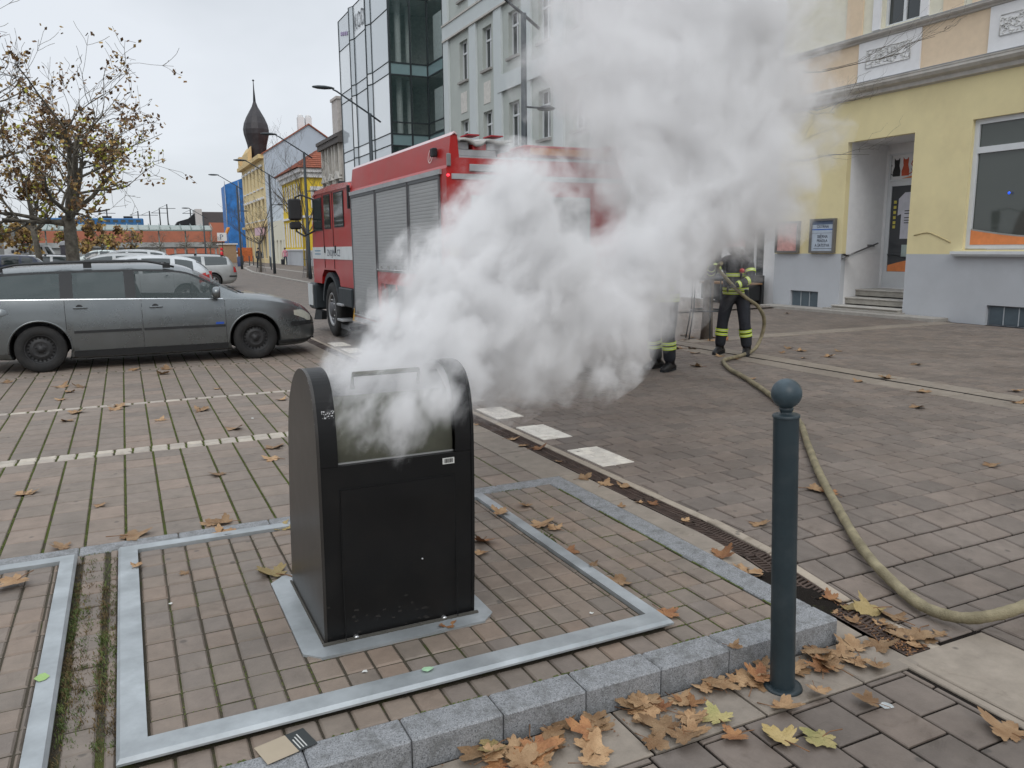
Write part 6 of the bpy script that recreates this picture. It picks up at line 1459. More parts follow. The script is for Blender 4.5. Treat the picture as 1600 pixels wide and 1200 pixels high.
for x in (15.62, 16.95, 18.07): b.box(x - .05, x + .05, 49.24, 49.34, 0, 20)
for y in yc[1:]: b.box(18.04, 18.14, y - .05, y + .05, 0, 20)
for z in (4.0, 4.75, 5.6, 7.9, 8.6, 9.3, 12.1, 12.8, 16.6, 17.2, 20): b.box(15.62, 18.07, 49.26, 49.32, z - .04, z + .04); b.box(18.05, 18.12, 40.02, 49.3, z - .04, z + .04)
b.build('mullion', m_mull, GL)
m_in = mat('office_inside', (.45, .48, .46), .8, var=.2); m_blind = mat('office_blind', (.55, .62, .6), .8)
b = MB()
for z in (4.05, 7.95, 12.15, 16.65): b.box(15.8, 24, 49.5, 61, z, z + .6); b.box(18.4, 24, 40.1, 49.4, z, z + .6)
b.build('floor_slab', m_in, GL)
for x, y in ((16.6, 50.6), (17.5, 51.2), (19.2, 46.4), (19.3, 43), (20.5, 48)):
    b = MB(); b.lathe([(.2, 0), (.2, 20)], (x, y, 0), 12); b.build('column', m_blind, GL)
b = MB(); b.box(15.9, 22, 53, 53.2, 0, 20); b.box(22, 22.2, 40.1, 53, 0, 20); b.build('inner_wall', m_in, GL)
for z0, z1 in ((5.0, 7.8), (8.8, 11.3), (12.9, 15.6)):
    for y in (47.3, 43.6): b = MB(); b.box(18.3, 18.34, y, y + 1.5, z0, z1); b.build('blind', m_blind, GL)
lt = mat('glass_lettering', (.12, .13, .14), .5)
text_obj('KOD', 1.5, frame_mtx((15.55, 56.8, 16.25), (0, -1, 0), (0, 0, 1)), lt, GL, width=.78)
text_obj('SALON', .9, frame_mtx((15.56, 60.9, 16.5), (0, -1, 0), (0, 0, 1)), mat('glass_lettering_violet', (.3, .22, .4), .5), GL, width=.8) if False else None
b = MB()
for k in range(4): b.box(15.55, 15.57, 58.7 + k*.5, 59.0 + k*.5, 16.5 + .1*k, 16.75 + .1*k)
b.build('violet_sign', mat('glass_lettering_violet', (.4, .32, .5), .5), GL)

# --- ornate house, yellow house, tower house
m_orn = mat('ornate_stone', (.4, .37, .33), .85, var=.15, scale=2, dirt=.5, dscale=1, dcol=(.26, .24, .21))
OH = empty('ornate_house', (0, 0, 0), label='narrow ornate beige house with a tall white chimney next to the glass building', cat='building')
oo = [(62.3 + k*2.2, 63.2 + k*2.2, z, z + 2) for k in range(3) for z in (1.2, 4.8, 7.4)]
b = MB(); wallq(b, fx(15.6), 61.25, 68.25, -.1, 9.9, oo, .3); b.quad((15.6, 61.25, 0), (15.6, 61.25, 10), (24, 61.25, 10), (24, 61.25, 0)); b.quad((15.6, 68.25, 0), (24, 68.25, 0), (24, 68.25, 10), (15.6, 68.25, 10)); b.build('wall', m_orn, OH)
for o_ in oo:
    window(OH, fx(15.6), *o_, .25, m_winw, m_winglass, 1, None, .08)
    b = MB(); f_ = fx(15.6); bx(b, f_, o_[0] - .3, o_[0] - .08, o_[2] - .2, o_[3] + .1, -.2, -.001); bx(b, f_, o_[1] + .08, o_[1] + .3, o_[2] - .2, o_[3] + .1, -.2, -.001)
    b.prism([(o_[0] - .4, o_[3] + .12), (o_[1] + .4, o_[3] + .12), ((o_[0] + o_[1])/2, o_[3] + .7)], 15.3, 15.599, 'x'); b.build('window_pediment', mat('pale_trim', (.52, .5, .46), .8, dirt=.3, dscale=3, dcol=(.3, .28, .25)), OH)
b = MB(); b.box(15.1, 15.6, 61.25, 68.4, 9.9, 10.15); b.box(15.2, 15.599, 61.25, 68.35, 9.5, 9.895); b.prism([(15.15, 10.16), (19, 12.2), (24, 10.16)], 61.25, 68.4, 'y'); b.build('roof', mat('roof_dark', (.1, .09, .085), .8), OH)
b = MB(); b.box(16.0, 17.6, 64.2, 66.0, 10.3, 13.1); b.box(15.9, 17.7, 64.1, 66.1, 13.101, 13.3); ch = b.build('chimney', mat('chimney_brick_pale', (.5, .46, .43), .85, var=.15, scale=4), OH)
b = MB(); b.lathe([(.15, 13.3), (.15, 13.8), (.28, 13.82), (.0001, 14.0)], (16.8, 65.1, 0), 8); b.build('chimney_pot', m_dark, ch)

m_y2 = mat('bright_yellow_render', (.72, .52, .05), .85, var=.06)
Y2 = empty('bright_yellow_house', (0, 0, 0), label='bright yellow two-storey house with a red tiled roof beyond the fire engine cab', cat='building')
f1, f2 = fx(15.6), fy(76.4)
o1 = [(78.2 + k*2.6, 79.3 + k*2.6, z, z + 1.9) for k in range(4) for z in (2.0, 5.6)]; o2 = [(16.45, 17.5, 5.5, 7.0), (16.45, 17.5, 2.2, 3.9)]
b = MB(); wallq(b, f1, 76.4, 87.5, 1.5, 8.6, o1, .2); wallq(b, f2, 15.6, 24, 1.5, 8.6, o2, .2); b.quad((15.6, 87.5, 0), (24, 87.5, 0), (24, 87.5, 8.6), (15.6, 87.5, 8.6)); b.build('wall', m_y2, Y2)
b = MB(); wallq(b, f1, 76.4, 87.5, -.1, 1.5, [], 0); wallq(b, f2, 15.6, 24, -.1, 1.5, [], 0); b.build('grey_base', m_greyb, Y2)
for o_ in o1: window(Y2, f1, *o_, .18, m_winw, m_winglass, 1, None, .08)
for o_ in o2: window(Y2, f2, *o_, .18, m_winw, m_winglass, 1, None, .08)
b = MB()
for o_ in o1: bx(b, f1, o_[0] - .3, o_[0] - .01, o_[2] - .2, o_[3] + .35, -.08, -.001); bx(b, f1, o_[1] + .01, o_[1] + .3, o_[2] - .2, o_[3] + .35, -.08, -.001)
for o_ in o2: bx(b, f2, o_[0] - .28, o_[1] + .28, o_[3] + .02, o_[3] + .35, -.12, -.001); bx(b, f2, o_[0] - .25, o_[0] - .01, o_[2] - .1, o_[3] + .01, -.06, -.001); bx(b, f2, o_[1] + .01, o_[1] + .25, o_[2] - .1, o_[3] + .01, -.06, -.001)
bx(b, f1, 76.3, 87.5, 4.5, 4.7, -.2, -.001); bx(b, f2, 15.5, 24, 4.5, 4.7, -.2, -.001); bx(b, f1, 76.3, 87.5, 1.5, 1.62, -.1, -.001); b.build('white_trim', m_wht, Y2)
b = MB(); b.box(15.1, 24, 75.9, 87.6, 8.6, 8.95); b.box(15.35, 24, 76.15, 87.6, 8.15, 8.599); b.build('eaves', m_wht, Y2)
b = MB(); b.add([(14.9, 75.7, 8.96), (25, 75.7, 8.96), (25, 88, 8.96), (14.9, 88, 8.96), (18.6, 79.6, 11.5), (25, 79.6, 11.5), (25, 84, 11.5), (18.6, 84, 11.5)], [(0, 1, 5, 4), (0, 4, 7, 3), (7, 6, 2, 3), (4, 5, 6, 7)])
m_tile = mat('red_tiles', (.3, .1, .06), .8, var=.2, scale=3, bump=.4, bscale=20); b.build('roof', m_tile, Y2)
b = MB()
for k in range(12):
    z = 8.98 + 2.5 * k / 12; t = k / 12; b.box(14.9 + 3.7*t, 25, 75.68 + 3.9*t, 75.78 + 3.9*t, z, z + .06); 
    b.box(14.88 + 3.7*t, 14.98 + 3.7*t, 75.7 + 3.9*t, 88 - 4*t, z, z + .06)
b.build('tile_courses', m_tile, Y2, kind='stuff')
b = MB(); b.box(15.45, 15.58, 77.3, 77.45, 0, 8.6); b.build('downpipe', mat('yellow_pipe', (.4, .28, .02), .5), Y2)

TH = empty('onion_tower_house', (0, 0, 0), label='tall pale yellow house with a dark onion dome and bluish gable wall down the street', cat='building')
m_py = mat('pale_yellow_render', (.72, .58, .32), .85, var=.06); m_bg = mat('bluegrey_gable', (.42, .47, .54), .9, var=.05, scale=.5, dirt=.3, dscale=.2, dcol=(.36, .4, .45))
ot = [(99.5 + k*3.0, 100.7 + k*3.0, z, z + 2.2) for k in range(6) for z in (5.2, 8.9)] + [(99.5 + k*3.0, 101.5 + k*3.0, .5, 3.2) for k in range(6)]
b = MB(); wallq(b, fx(15.6), 98, 117, -.1, 12.4, ot, .3); b.quad((15.6, 117, 0), (30, 117, 0), (30, 117, 12.4), (15.6, 117, 12.4)); b.build('wall', m_py, TH)
b = MB(); b.add([(15.6, 98, 0), (26, 98, 0), (26, 98, 12.6), (20.9, 98, 16.0), (15.6, 98, 12.6)], [(0, 1, 2, 3, 4)]); b.build('gable_wall', m_bg, TH)
b = MB(); b.add([(15.3, 97.8, 12.5), (20.9, 97.8, 16.15), (26.5, 97.8, 12.5), (15.3, 117, 12.5), (20.9, 117, 16.15), (26.5, 117, 12.5), (15.3, 97.8, 12.35), (20.9, 97.8, 16.0), (26.5, 97.8, 12.35)], [(0, 3, 4, 1), (1, 4, 5, 2), (0, 1, 7, 6), (1, 2, 8, 7)]); b.build('roof', m_tile, TH)
for x in (20.3, 21.2): b = MB(); b.box(x - .35, x + .35, 99, 99.8, 15.2, 17.0); b.lathe([(.28, 17.0), (.35, 17.2), (.0001, 17.4)], (x, 99.4, 0), 8); b.build('chimney', m_wht, TH)
for o_ in ot:
    window(TH, fx(15.6), *o_, .25, m_winw, m_winglass, 1, None, .08)
    if o_[2] > 4: b = MB(); bx(b, fx(15.6), o_[0] - .25, o_[1] + .25, o_[3] + .1, o_[3] + .35, -.2, -.001); bx(b, fx(15.6), o_[0] - .2, o_[1] + .2, o_[2] - .2, o_[2] - .05, -.15, -.001); b.build('window_trim', m_wht, TH)
b = MB(); b.box(15.0, 15.599, 98, 117, 12.0, 12.45); b.box(15.2, 15.599, 98, 117, 4.3, 4.6); b.prism([(15.1, 12.46), (15.1, 13.6), (15.6, 14.4), (15.6, 12.46)], 107, 112, 'y'); b.box(15.2, 15.9, 115.6, 117, 12.46, 13.9); b.build('cornice', mat('ochre_trim', (.64, .48, .24), .8), TH)
dc = (16.6, 108.8, 0)
b = MB(); pr = [(.9, 12.5), (1.0, 13.3), (1.13, 14.1), (1.2, 14.7), (1.36, 15.3), (1.55, 16.0), (1.6, 16.6), (1.46, 17.3), (1.12, 18.1), (.72, 18.8), (.38, 19.4), (.17, 20.0)]
b.lathe(pr, dc, 12, smooth=False); dm = b.build('onion_dome', mat('dome_slate', (.045, .042, .045), .5, .2, var=.25, scale=2), TH)
b = MB(); b.lathe([(.17, 20.0), (.07, 21.6), (.04, 22.5)], dc, 8); b.lathe([(.0001, 22.4), (.16, 22.56), (.0001, 22.72)], dc, 8); b.build('spire', m_dark, dm)
SG = MB(); SG.box(14.9, 15.55, 99.2, 103.5, 3.3, 4.2); sg = SG.build('pink_shop_sign', mat('pink_sign', (.62, .42, .48), .6)); tag(sg, 'pale pink and white shop sign on the onion tower house', 'shop sign')
CH = empty('corner_shop_house', (0, 0, 0), label='low cream house with ground floor openings between yellow house and onion tower house', cat='building')
o3 = [(88.4 + k*2.2, 89.5 + k*2.2, .1, 2.6) for k in range(4)]
b = MB(); wallq(b, fx(15.8), 87.55, 97.9, -.1, 4.6, o3, .3); b.box(15.81, 20, 87.55, 97.9, 4.6, 4.75); b.build('wall', m_cream, CH)
for o_ in o3: window(CH, fx(15.8), *o_, .25, m_winw, m_winglass, 0, None, .1)

# --- blue scaffold sheeting
BS = empty('blue_scaffold', (0, 0, 0), label='scaffold wrapped in wrinkled blue sheeting beside the onion tower house', cat='scaffold')
b = MB(); n = 18; m2 = 12; vs = []
cor = [(13.8, 126), (13.6, 119.5), (16.9, 118.2)]
for j in range(m2 + 1):
    for i in range(n + 1):
        t = i / n * 2; k = min(int(t), 1); u = t - k; x = cor[k][0] + (cor[k+1][0] - cor[k][0]) * u; y = cor[k][1] + (cor[k+1][1] - cor[k][1]) * u
        z = .8 + (9.7 + 1.3 * max(0, t - 1)) * j / m2; q = noise.noise((x * 1.1, y * 1.1, z * .35)) * .3
        vs.append((x + q * .3, y + q, z))
b.add(vs, [(j*(n+1) + i, j*(n+1) + i+1, (j+1)*(n+1) + i+1, (j+1)*(n+1) + i) for j in range(m2) for i in range(n)], 0, True)
b.build('blue_sheeting', mat('blue_tarp', (.03, .17, .48), .55, var=.3, scale=1.2), BS)
b = MB()
for x, y in ((13.55, 119.4), (15.3, 118.8), (16.95, 118.1)): b.tube([(x, y, 0), (x, y, 11)], .06, 6)
b.build('scaffold_pole', m_alu, BS)

# --- station with orange wall, glass canopy, red hoarding
ST = empty('station_building', (0, 0, 0), label='long low station building with orange upper wall and glazed canopy across the square', cat='building')
m_or = mat('orange_cladding', (.42, .15, .09), .7, var=.1, scale=.5); m_gg2 = mat('canopy_green', (.2, .25, .23), .4, .2)  # orange kept muted: haze of distance put into the colour
b = MB(); b.box(-14, 21, 150, 158, 3.0, 5.6); b.box(14, 21, 149, 150, 3.0, 6.3); b.build('orange_wall', m_or, ST)
b = MB(); b.box(-14, 21, 150.3, 158, 0, 2.99); b.box(-14, 21, 149.8, 149.95, 2.2, 3.0); b.build('lower_wall', mat('station_grey', (.36, .37, .36), .8, var=.25, scale=.4), ST)
b = MB(); b.add([(-16, 139, 4.9), (13.4, 139, 4.7), (13.4, 142, 5.6), (-16, 142, 5.8), (-16, 139, 4.8), (13.4, 139, 4.6), (13.4, 142, 5.5), (-16, 142, 5.7)], [(0, 1, 2, 3), (4, 7, 6, 5), (0, 4, 5, 1), (1, 5, 6, 2), (2, 6, 7, 3)]); b.build('glass_canopy', glass_mat('canopy_glass', (.3, .36, .33), .2, .75), ST)
b = MB()
for k in range(20): x = -16 + k*1.55; b.tube([(x, 138.9, 4.95), (x, 142, 5.85)], .06, 4)
for k in range(8): x = -14 + k*3.9; b.tube([(x, 140, 0), (x, 140, 5)], .1, 6)
b.box(-16, 13.4, 138.8, 139, 4.65, 4.85); b.build('canopy_frame', m_gg2, ST)
b = MB()
for k in range(9): b.box(6.2 + k*1.5, 7.4 + k*1.5, 137, 137.1, .2, 1.9)
b.build('red_panels', mat('hoarding_red', (.45, .14, .08), .6), ST)
FN = MB(); FN.box(13.8, 17.2, 112, 112.1, .1, 1.9); fo = FN.build('orange_fence_mesh', mat('orange_mesh', (.6, .17, .06), .7, var=.3, scale=6)); tag(fo, 'orange building-site mesh fence below the blue sheeting', 'fence')
KI = empty('kiosk', (0, 0, 0), label='small tan kiosk hut in front of the station beside the P sign', cat='kiosk')
b = MB(); b.box(11.4, 13.4, 110, 112, 0, 2.3); b.build('hut', mat('kiosk_tan', (.35, .24, .15), .8), KI); b = MB(); b.box(11.2, 13.6, 109.8, 112.2, 2.301, 2.45); b.build('roof', m_wht, KI)
PS = empty('parking_sign', (11.2, 105, 0), label='white parking sign on a pole near the station', cat='sign')
b = MB(); b.tube([(0, 0, 0), (0, 0, 3.6)], .04, 6); b.build('pole', m_dark, PS)
b = MB(); b.box(-.55, .55, -.04, .0, 2.7, 3.7); pl = b.build('panel', m_wht, PS)
text_obj('P', .9, frame_mtx((-.3, -.045, 2.88), (1, 0, 0), (0, 0, 1)), mat('sign_ink', (.08, .12, .2), .6), pl)
DB = empty('dark_station_block', (0, 0, 0), label='dark grey block with a pale concrete pier above the station roof', cat='building')
b = MB(); b.box(14.3, 20, 165, 172, 4, 8.8); b.build('dark_box', mat('dark_concrete', (.09, .08, .08), .8), DB)
b = MB(); b.box(13.1, 14.25, 164.5, 171, 4, 9.3); b.build('pier', mat('pale_concrete', (.5, .49, .47), .8), DB)
b = MB(); b.prism([(9.6, 6.4), (13.1, 6.4), (13.1, 8.6), (12, 7.6), (10, 7.0)], 166, 170, 'y'); b.build('canopy_roof', m_dark, DB)
TN = empty('blue_train', (0, 0, 0), label='blue train carriage on the raised track left of the dark station block', cat='train')
b = MB(); b.box(-12, 4.2, 170, 173, 6.3, 7.7, ch=.15); b.build('carriage', mat('train_blue', (.03, .13, .3), .4, var=.2), TN)
b = MB(); 
for k in range(12): b.box(-11.4 + k*1.3, -10.6 + k*1.3, 169.95, 169.99, 6.95, 7.4)
b.build('windows', m_glass_far, TN); b = MB()
for k in range(4): b.box(-10 + k*3.6, -8.4 + k*3.6, 170.6, 172.4, 7.71, 8.1)
b.build('roof_unit', m_dark, TN)
b = MB(); b.box(-30, 60, 163, 200, -.1, 6.2); tag(b.build('railway_embankment', mat('embankment', (.2, .2, .19), .9), None), kind='structure')
def mast(x, y, h, arm=1.5):
    o = empty('overhead_mast', (x, y, 0), label='thin grey overhead line mast beyond the station', cat='mast', group='overhead masts beyond the station')
    b = MB(); b.tube([(0, 0, 5), (0, 0, h)], .11, 6); b.build('post', m_dark, o); b = MB(); b.tube([(-arm, 0, h - .8), (arm, 0, h - .8)], .05, 4); b.tube([(-arm, 0, h - .8), (0, 0, h - .1)], .03, 4); b.build('arm', m_dark, o)
for x, y, h in ((8.5, 170, 10.4), (7.2, 172, 9.6), (5.5, 175, 9.3), (13, 175, 9.7), (3.5, 178, 9.4), (-2, 175, 9.6)): mast(x, y, h)
# advertising column
AC = empty('advertising_column', (-2.85, 52, 0), label='round grey advertising column with domed top left of the thick tree', cat='advertising column')
b = MB(); b.lathe([(.26, 0), (.26, 1.95)], n=20); b.build('drum', mat('column_drum', (.08, .075, .085), .6, var=.4, scale=3), AC)
b = MB(); b.lathe([(.31, 1.95), (.31, 2.05), (.2, 2.17), (.0001, 2.2)], n=20); b.build('dome', mat('column_top', (.4, .41, .42), .5), AC)
b = MB(); b.box(-.1, .15, -.275, -.262, .8, 1.2); b.build('poster', mat('poster_pale', (.35, .45, .6), .6), AC)

# ------------------------------------------------------------------ kerb of the far sidewalk, lamps, bollards
fk = empty('far_kerb', kind='structure')
km = mat('far_kerb_stone', (.34, .32, .29), .8, var=.1)
kpts = [(7.86, 15.6), (7.86, 40), (8.25, 60), (9.5, 74), (12.5, 90), (13.4, 110)]
for (xa, ya), (xb, yb) in zip(kpts, kpts[1:]):
    n = max(1, int((yb - ya) / 2.0))
    for k in range(n):
        t0, t1 = k / n, (k + 1) / n - .004
        p, q = (xa + (xb-xa)*t0, ya + (yb-ya)*t0), (xa + (xb-xa)*t1, ya + (yb-ya)*t1)
        b = MB(); b.add([(p[0], p[1], -.05), (p[0] + .2, p[1], -.05), (q[0] + .2, q[1], -.05), (q[0], q[1], -.05), (p[0], p[1], .05), (p[0] + .2, p[1], .05), (q[0] + .2, q[1], .05), (q[0], q[1], .05)], [(4, 5, 6, 7), (0, 1, 5, 4), (3, 7, 6, 2), (0, 4, 7, 3), (1, 2, 6, 5)]); b.build('kerb_stone', km, fk)
b = MB(); b.add([(8.06, 15.6, .03), (24, 15.6, .03), (24, 112, .03), (13.5, 110, .03), (12.7, 90, .03), (9.7, 74, .03), (8.45, 60, .03), (8.06, 40, .03)], [tuple(range(8))])
b.build('sidewalk', m_farpave, None, kind='structure')
b = MB(); b.add([(11.0, 50, .04), (11.35, 50, .04), (11.8, 84, .04), (11.4, 84, .04)], [(0, 1, 2, 3)]); b.build('pale_strip', km, None, kind='structure')
m_lamp = mat('lamp_paint', (.045, .055, .062), .5, .2)
def lamp(y, h, label, x=9.0, low=True):
    o = empty('street_lamp', (x, y, 0), label=label, cat='street lamp', group='street lamps along the sidewalk')
    b = MB(); b.tube([(0, 0, 0), (0, 0, .9), (0, 0, h)], [.1, .085, .065], 10); b.build('pole', m_lamp, o)
    b = MB(); b.tube([(.42, 0, h - .3), (0, 0, h - .03), (-1.25, 0, h + .72), (-1.4, 0, h + .78)], [.035, .035, .03, .03], 6); b.build('arm', m_lamp, o)
    b = MB(); b.lathe([(.0001, -.42), (.07, -.38), (.13, -.2), (.14, .05), (.09, .3), (.03, .42), (.0001, .43)], (0, 0, 0), 12, 'x'); hd = b.build('lamp_head', m_lamp, o); hd.location = (-1.75, 0, h + .82); hd.scale = (1, 1, .5)
    if low:
        b = MB(); b.tube([(0, 0, h * .7), (.45, 0, h * .7)], .025, 6); b.build('side_arm', m_lamp, o); b = MB(); b.lathe([(.0001, .07), (.1, .06), (.24, .0), (.2, -.03), (.0001, -.03)], (.6, 0, h * .7), 12); b.build('side_lamp_head', m_lamp, o)
    return o
lamp(17.92, 7.05, 'tall street lamp partly veiled by the smoke before the grey-green building')
lamp(31.1, 6.72, 'street lamp before the glass building, arm reaching left above the fire engine')
lamp(43.6, 6.62, 'street lamp right behind the big mirror of the fire engine')
lamp(54.8, 6.42, 'street lamp left of the mirror, before the onion tower house')
lamp(71, 6.85, 'farthest thin street lamp near the blue sheeting')
lamp(97, 5.4, 'thin lamp between the parked cars and the station', x=8.5, low=False)
for i, (x, y) in enumerate([(10.4, 84.2), (11.3, 83.3), (12.1, 86.3), (12.5, 78.4), (11.7, 91), (10.6, 66), (9.5, 74.5)]):
    b = MB(); b.lathe([(.05, 0), (.05, .95), (.0001, 1.0)], n=8); o = b.build('bollard', m_lamp); o.location = (x, y, .03)
    tag(o, 'thin dark bollard on the far sidewalk', 'bollard', 'bollards on the far sidewalk')
b = MB(); b.lathe([(.2, 0), (.22, .9), (.0001, .95)], n=12); o = b.build('litter_bin', mat('bin_blue', (.03, .05, .12), .5)); o.location = (10.2, 82, .03); tag(o, 'small dark blue litter bin at the far kerb', 'litter bin')
b = MB(); b.tube([(0, 0, 0), (.5, 0, .5), (.75, 0, 1.1), (.95, 0, 1.2)], [.1, .2, .24, .12], 8); o = b.build('orange_chute', mat('chute_orange', (.65, .28, .06), .5)); o.location = (12.6, 117, 3.4); tag(o, 'orange inflatable arm shape standing before the blue sheeting', 'street decoration')

# ------------------------------------------------------------------ trees
m_bark = mat('plane_bark', (.12, .1, .08), .9, var=.45, scale=5, hue=(.22, .2, .16), bump=.6, bscale=30)
m_bark2 = mat('young_bark', (.11, .095, .08), .9, var=.3, bump=.4, bscale=40)
m_lf_br = mat('crown_leaf_brown', (.17, .095, .045), .8, var=.5, scale=1.5, hue=(.2, .11, .05))
m_lf_oc = mat('crown_leaf_ochre', (.3, .19, .06), .8, var=.45, scale=1.2)
m_lf_yg = mat('crown_leaf_yellowgreen', (.38, .38, .06), .8, var=.3, scale=1.2)
def tree(name, label, x, y, h, trunk_r, fork, spread, seed, depth=5, leaves_n=7, mix=(.6, .28, .12), leaf=.1, group=None, lean=(0, 0), bark=None, up_bias=.35, nb=6, lvl_leaf=2):
    rr = random.Random(seed); root = empty(name, (x, y, 0), label=label, cat='tree'); tag(root, group=group)
    tb = MB(); lb = MB()
    top = Vector((lean[0], lean[1], fork))
    tb.tube([(0, 0, -.1), (lean[0]*.2, lean[1]*.2, fork*.15), (lean[0]*.6, lean[1]*.6, fork*.6), top], [trunk_r*1.35, trunk_r*1.05, trunk_r*.95, trunk_r*.85], 10)
    ends = []
    bb = MB()
    def grow(p, d, L, r, lv):
        n = 4; pts = [p]; q = p.copy(); dd = d.copy()
        for i in range(n):
            dd = (dd + Vector((rr.gauss(0, .16), rr.gauss(0, .16), rr.gauss(0, .12) + up_bias * .12))).normalized(); q = q + dd * (L / n); pts.append(q.copy())
        bb.tube(pts, [max(r * (1 - .5 * i / n), .009 if leaves_n else .004) for i in range(n + 1)], 6 if lv < 2 else (4 if lv < 4 else 3), cap=False)
        if lv >= lvl_leaf: ends.extend([(pts[i], lv) for i in range(1, n + 1)])
        if lv >= depth: return
        k = 3 if lv < 3 else 2
        for i in range(k + (1 if rr.random() < .4 else 0)):
            t = rr.randrange(1, n + 1); a = rr.uniform(.35, 1.0); ax = dd.orthogonal(); ax.rotate(Matrix.Rotation(rr.uniform(0, 6.28), 3, dd)); nd = (dd * math.cos(a) + ax * math.sin(a)).normalized()
            nd = (nd + Vector((0, 0, up_bias * .3))).normalized(); grow(pts[t], nd, L * rr.uniform(.5, .78), r * (1 - .5 * t / n) * rr.uniform(.5, .7), lv + 1)
    for i in range(nb):
        a = 6.283 * i / nb + rr.uniform(-.4, .4); el = rr.uniform(.05, 1.0) if i else 1.4; st = top * (rr.uniform(.8, 1.0)); st.z = fork * rr.uniform(.86, 1.0)
        d = Vector((math.cos(a) * math.cos(el), math.sin(a) * math.cos(el), math.sin(el))); grow(st, d, spread * rr.uniform(.42, .6) * (1.25 if el > .9 else 1), trunk_r * rr.uniform(.42, .58), 1)
    tb.build('trunk', bark or m_bark, root); bb.build('branches', bark or m_bark, root)
    if leaves_n:
        for p, lv in ends:
            if noise.noise(p * .55 + Vector((seed, 0, 0))) < -.12 or noise.noise(p * 1.6 + Vector((0, 0, seed))) < -.05: continue
            for k in range(rr.randrange(0, leaves_n + 1)):
                c = p + Vector((rr.gauss(0, .13), rr.gauss(0, .13), rr.gauss(0, .11) - .05)); s = leaf * rr.uniform(.6, 1.3)
                u = Vector((rr.gauss(0, 1), rr.gauss(0, 1), rr.gauss(0, 1))).normalized(); v = u.orthogonal().normalized()
                t = rr.random(); hh = noise.noise(p * .8 + Vector((0, seed, 3)))
                mi = 0 if t < mix[0] + hh * .5 else (1 if t < mix[0] + mix[1] + hh * .3 else 2)
                if mi == 2 and p.z > h * .72: mi = 0
                lb.add([c - u*s, c + v*s*.8 + u*s*.1, c + u*s, c - v*s*.8 + u*s*.2], [(0, 1, 2, 3)], mi)
        lb.build('crown', [m_lf_br, m_lf_oc, m_lf_yg], root, kind='stuff')
    return root
tree('plane_tree', 'big plane tree with thick trunk and sparse brown and yellow leaves behind the parked cars', -2.16, 44.5, 10.5, .3, 3.3, 6.3, 21, 5, 4, (.5, .32, .18), .1, nb=10)
tree('plane_tree', 'plane tree at the left edge of the photo with long bare upper branches', -6.6, 40, 11, .28, 3.0, 7.6, 8, 5, 3, (.5, .4, .1), .1, nb=8, up_bias=.5)
tree('plane_tree', 'slimmer plane tree between the left edge and the thick trunk', -3.9, 50.3, 8, .16, 3.0, 5.4, 31, 5, 4, (.45, .42, .13), .12, lean=(-.3, 0), nb=7)
tree('plane_tree', 'tall nearly bare plane tree rising at the far left edge of the photo', -5.9, 35.5, 11, .2, 3.4, 8.0, 55, 5, 1, (.6, .3, .1), .08, nb=5, up_bias=1.6)
for i, (x, y, s) in enumerate([(-9, 66, 3), (-6.5, 74, 4), (-4.3, 82, 5), (-1.6, 86, 6), (-11, 80, 7), (1.2, 88, 9)]):
    tree('clipped_tree', 'low ochre-leaved clipped tree ' + ['near the left photo edge behind the navy car', 'behind the white car at the left', 'just left of the thick trunk', 'just right of the thick trunk', 'at the far left edge beside the white van', 'thinnest one before the glazed canopy'][i], x, y, 4.6, .1, 2.1, 2.3, s * 11, 4, 5 if x < 1 else 1, (.3, .62, .08), .15, group='clipped trees in the far row', nb=6, up_bias=.05, lvl_leaf=2)
for i, (x, y, s) in enumerate([(3.8, 96, 13), (6.6, 98, 15), (9.3, 100, 17)]):
    tree('bare_clipped_tree', 'low bare clipped tree before the orange station wall', x, y, 4, .08, 2.1, 2.0, s * 7, 5, 0, group='bare clipped trees before the station', nb=7, up_bias=-.1)
def guard(parent, r=.26, h=1.45, n=6, m=None):
    m = m or m_lamp
    b = MB()
    for k in range(n):
        a = 6.283 * k / n; b.tube([(r*1.25*math.cos(a), r*1.25*math.sin(a), 0), (r*.95*math.cos(a), r*.95*math.sin(a), .55), (r*.9*math.cos(a), r*.9*math.sin(a), h)], .011, 5)
    for z, q in ((.5, .96), (1.05, .91)):
        b.tube([(r*q*math.cos(t*.5236), r*q*math.sin(t*.5236), z) for t in range(13)], .014, 5, cap=False)
    b.build('tree_guard', m, parent)
t1 = tree('street_tree', 'bare young caged street tree by the far kerb, standing left of the lamp', 8.9, 60, 7, .07, 2.2, 4.4, 5, 5, 0, bark=m_bark2, nb=6, up_bias=.9); guard(t1)
t2 = tree('street_tree', 'bare young street tree with a guard just behind the fire engine mirror', 9.4, 46, 8, .08, 2.6, 5.2, 12, 5, 0, bark=m_bark2, nb=6, up_bias=.9); guard(t2)
t3 = tree('street_tree', 'bare street tree in a steel cage beside the firefighter, crown lost in smoke', 9.05, 11.0, 6, .085, 2.5, 2.9, 46, 4, 0, bark=m_bark2, nb=6, up_bias=1.2, lean=(.05, 0)); guard(t3, .3, 1.3, 6, m_lamp)
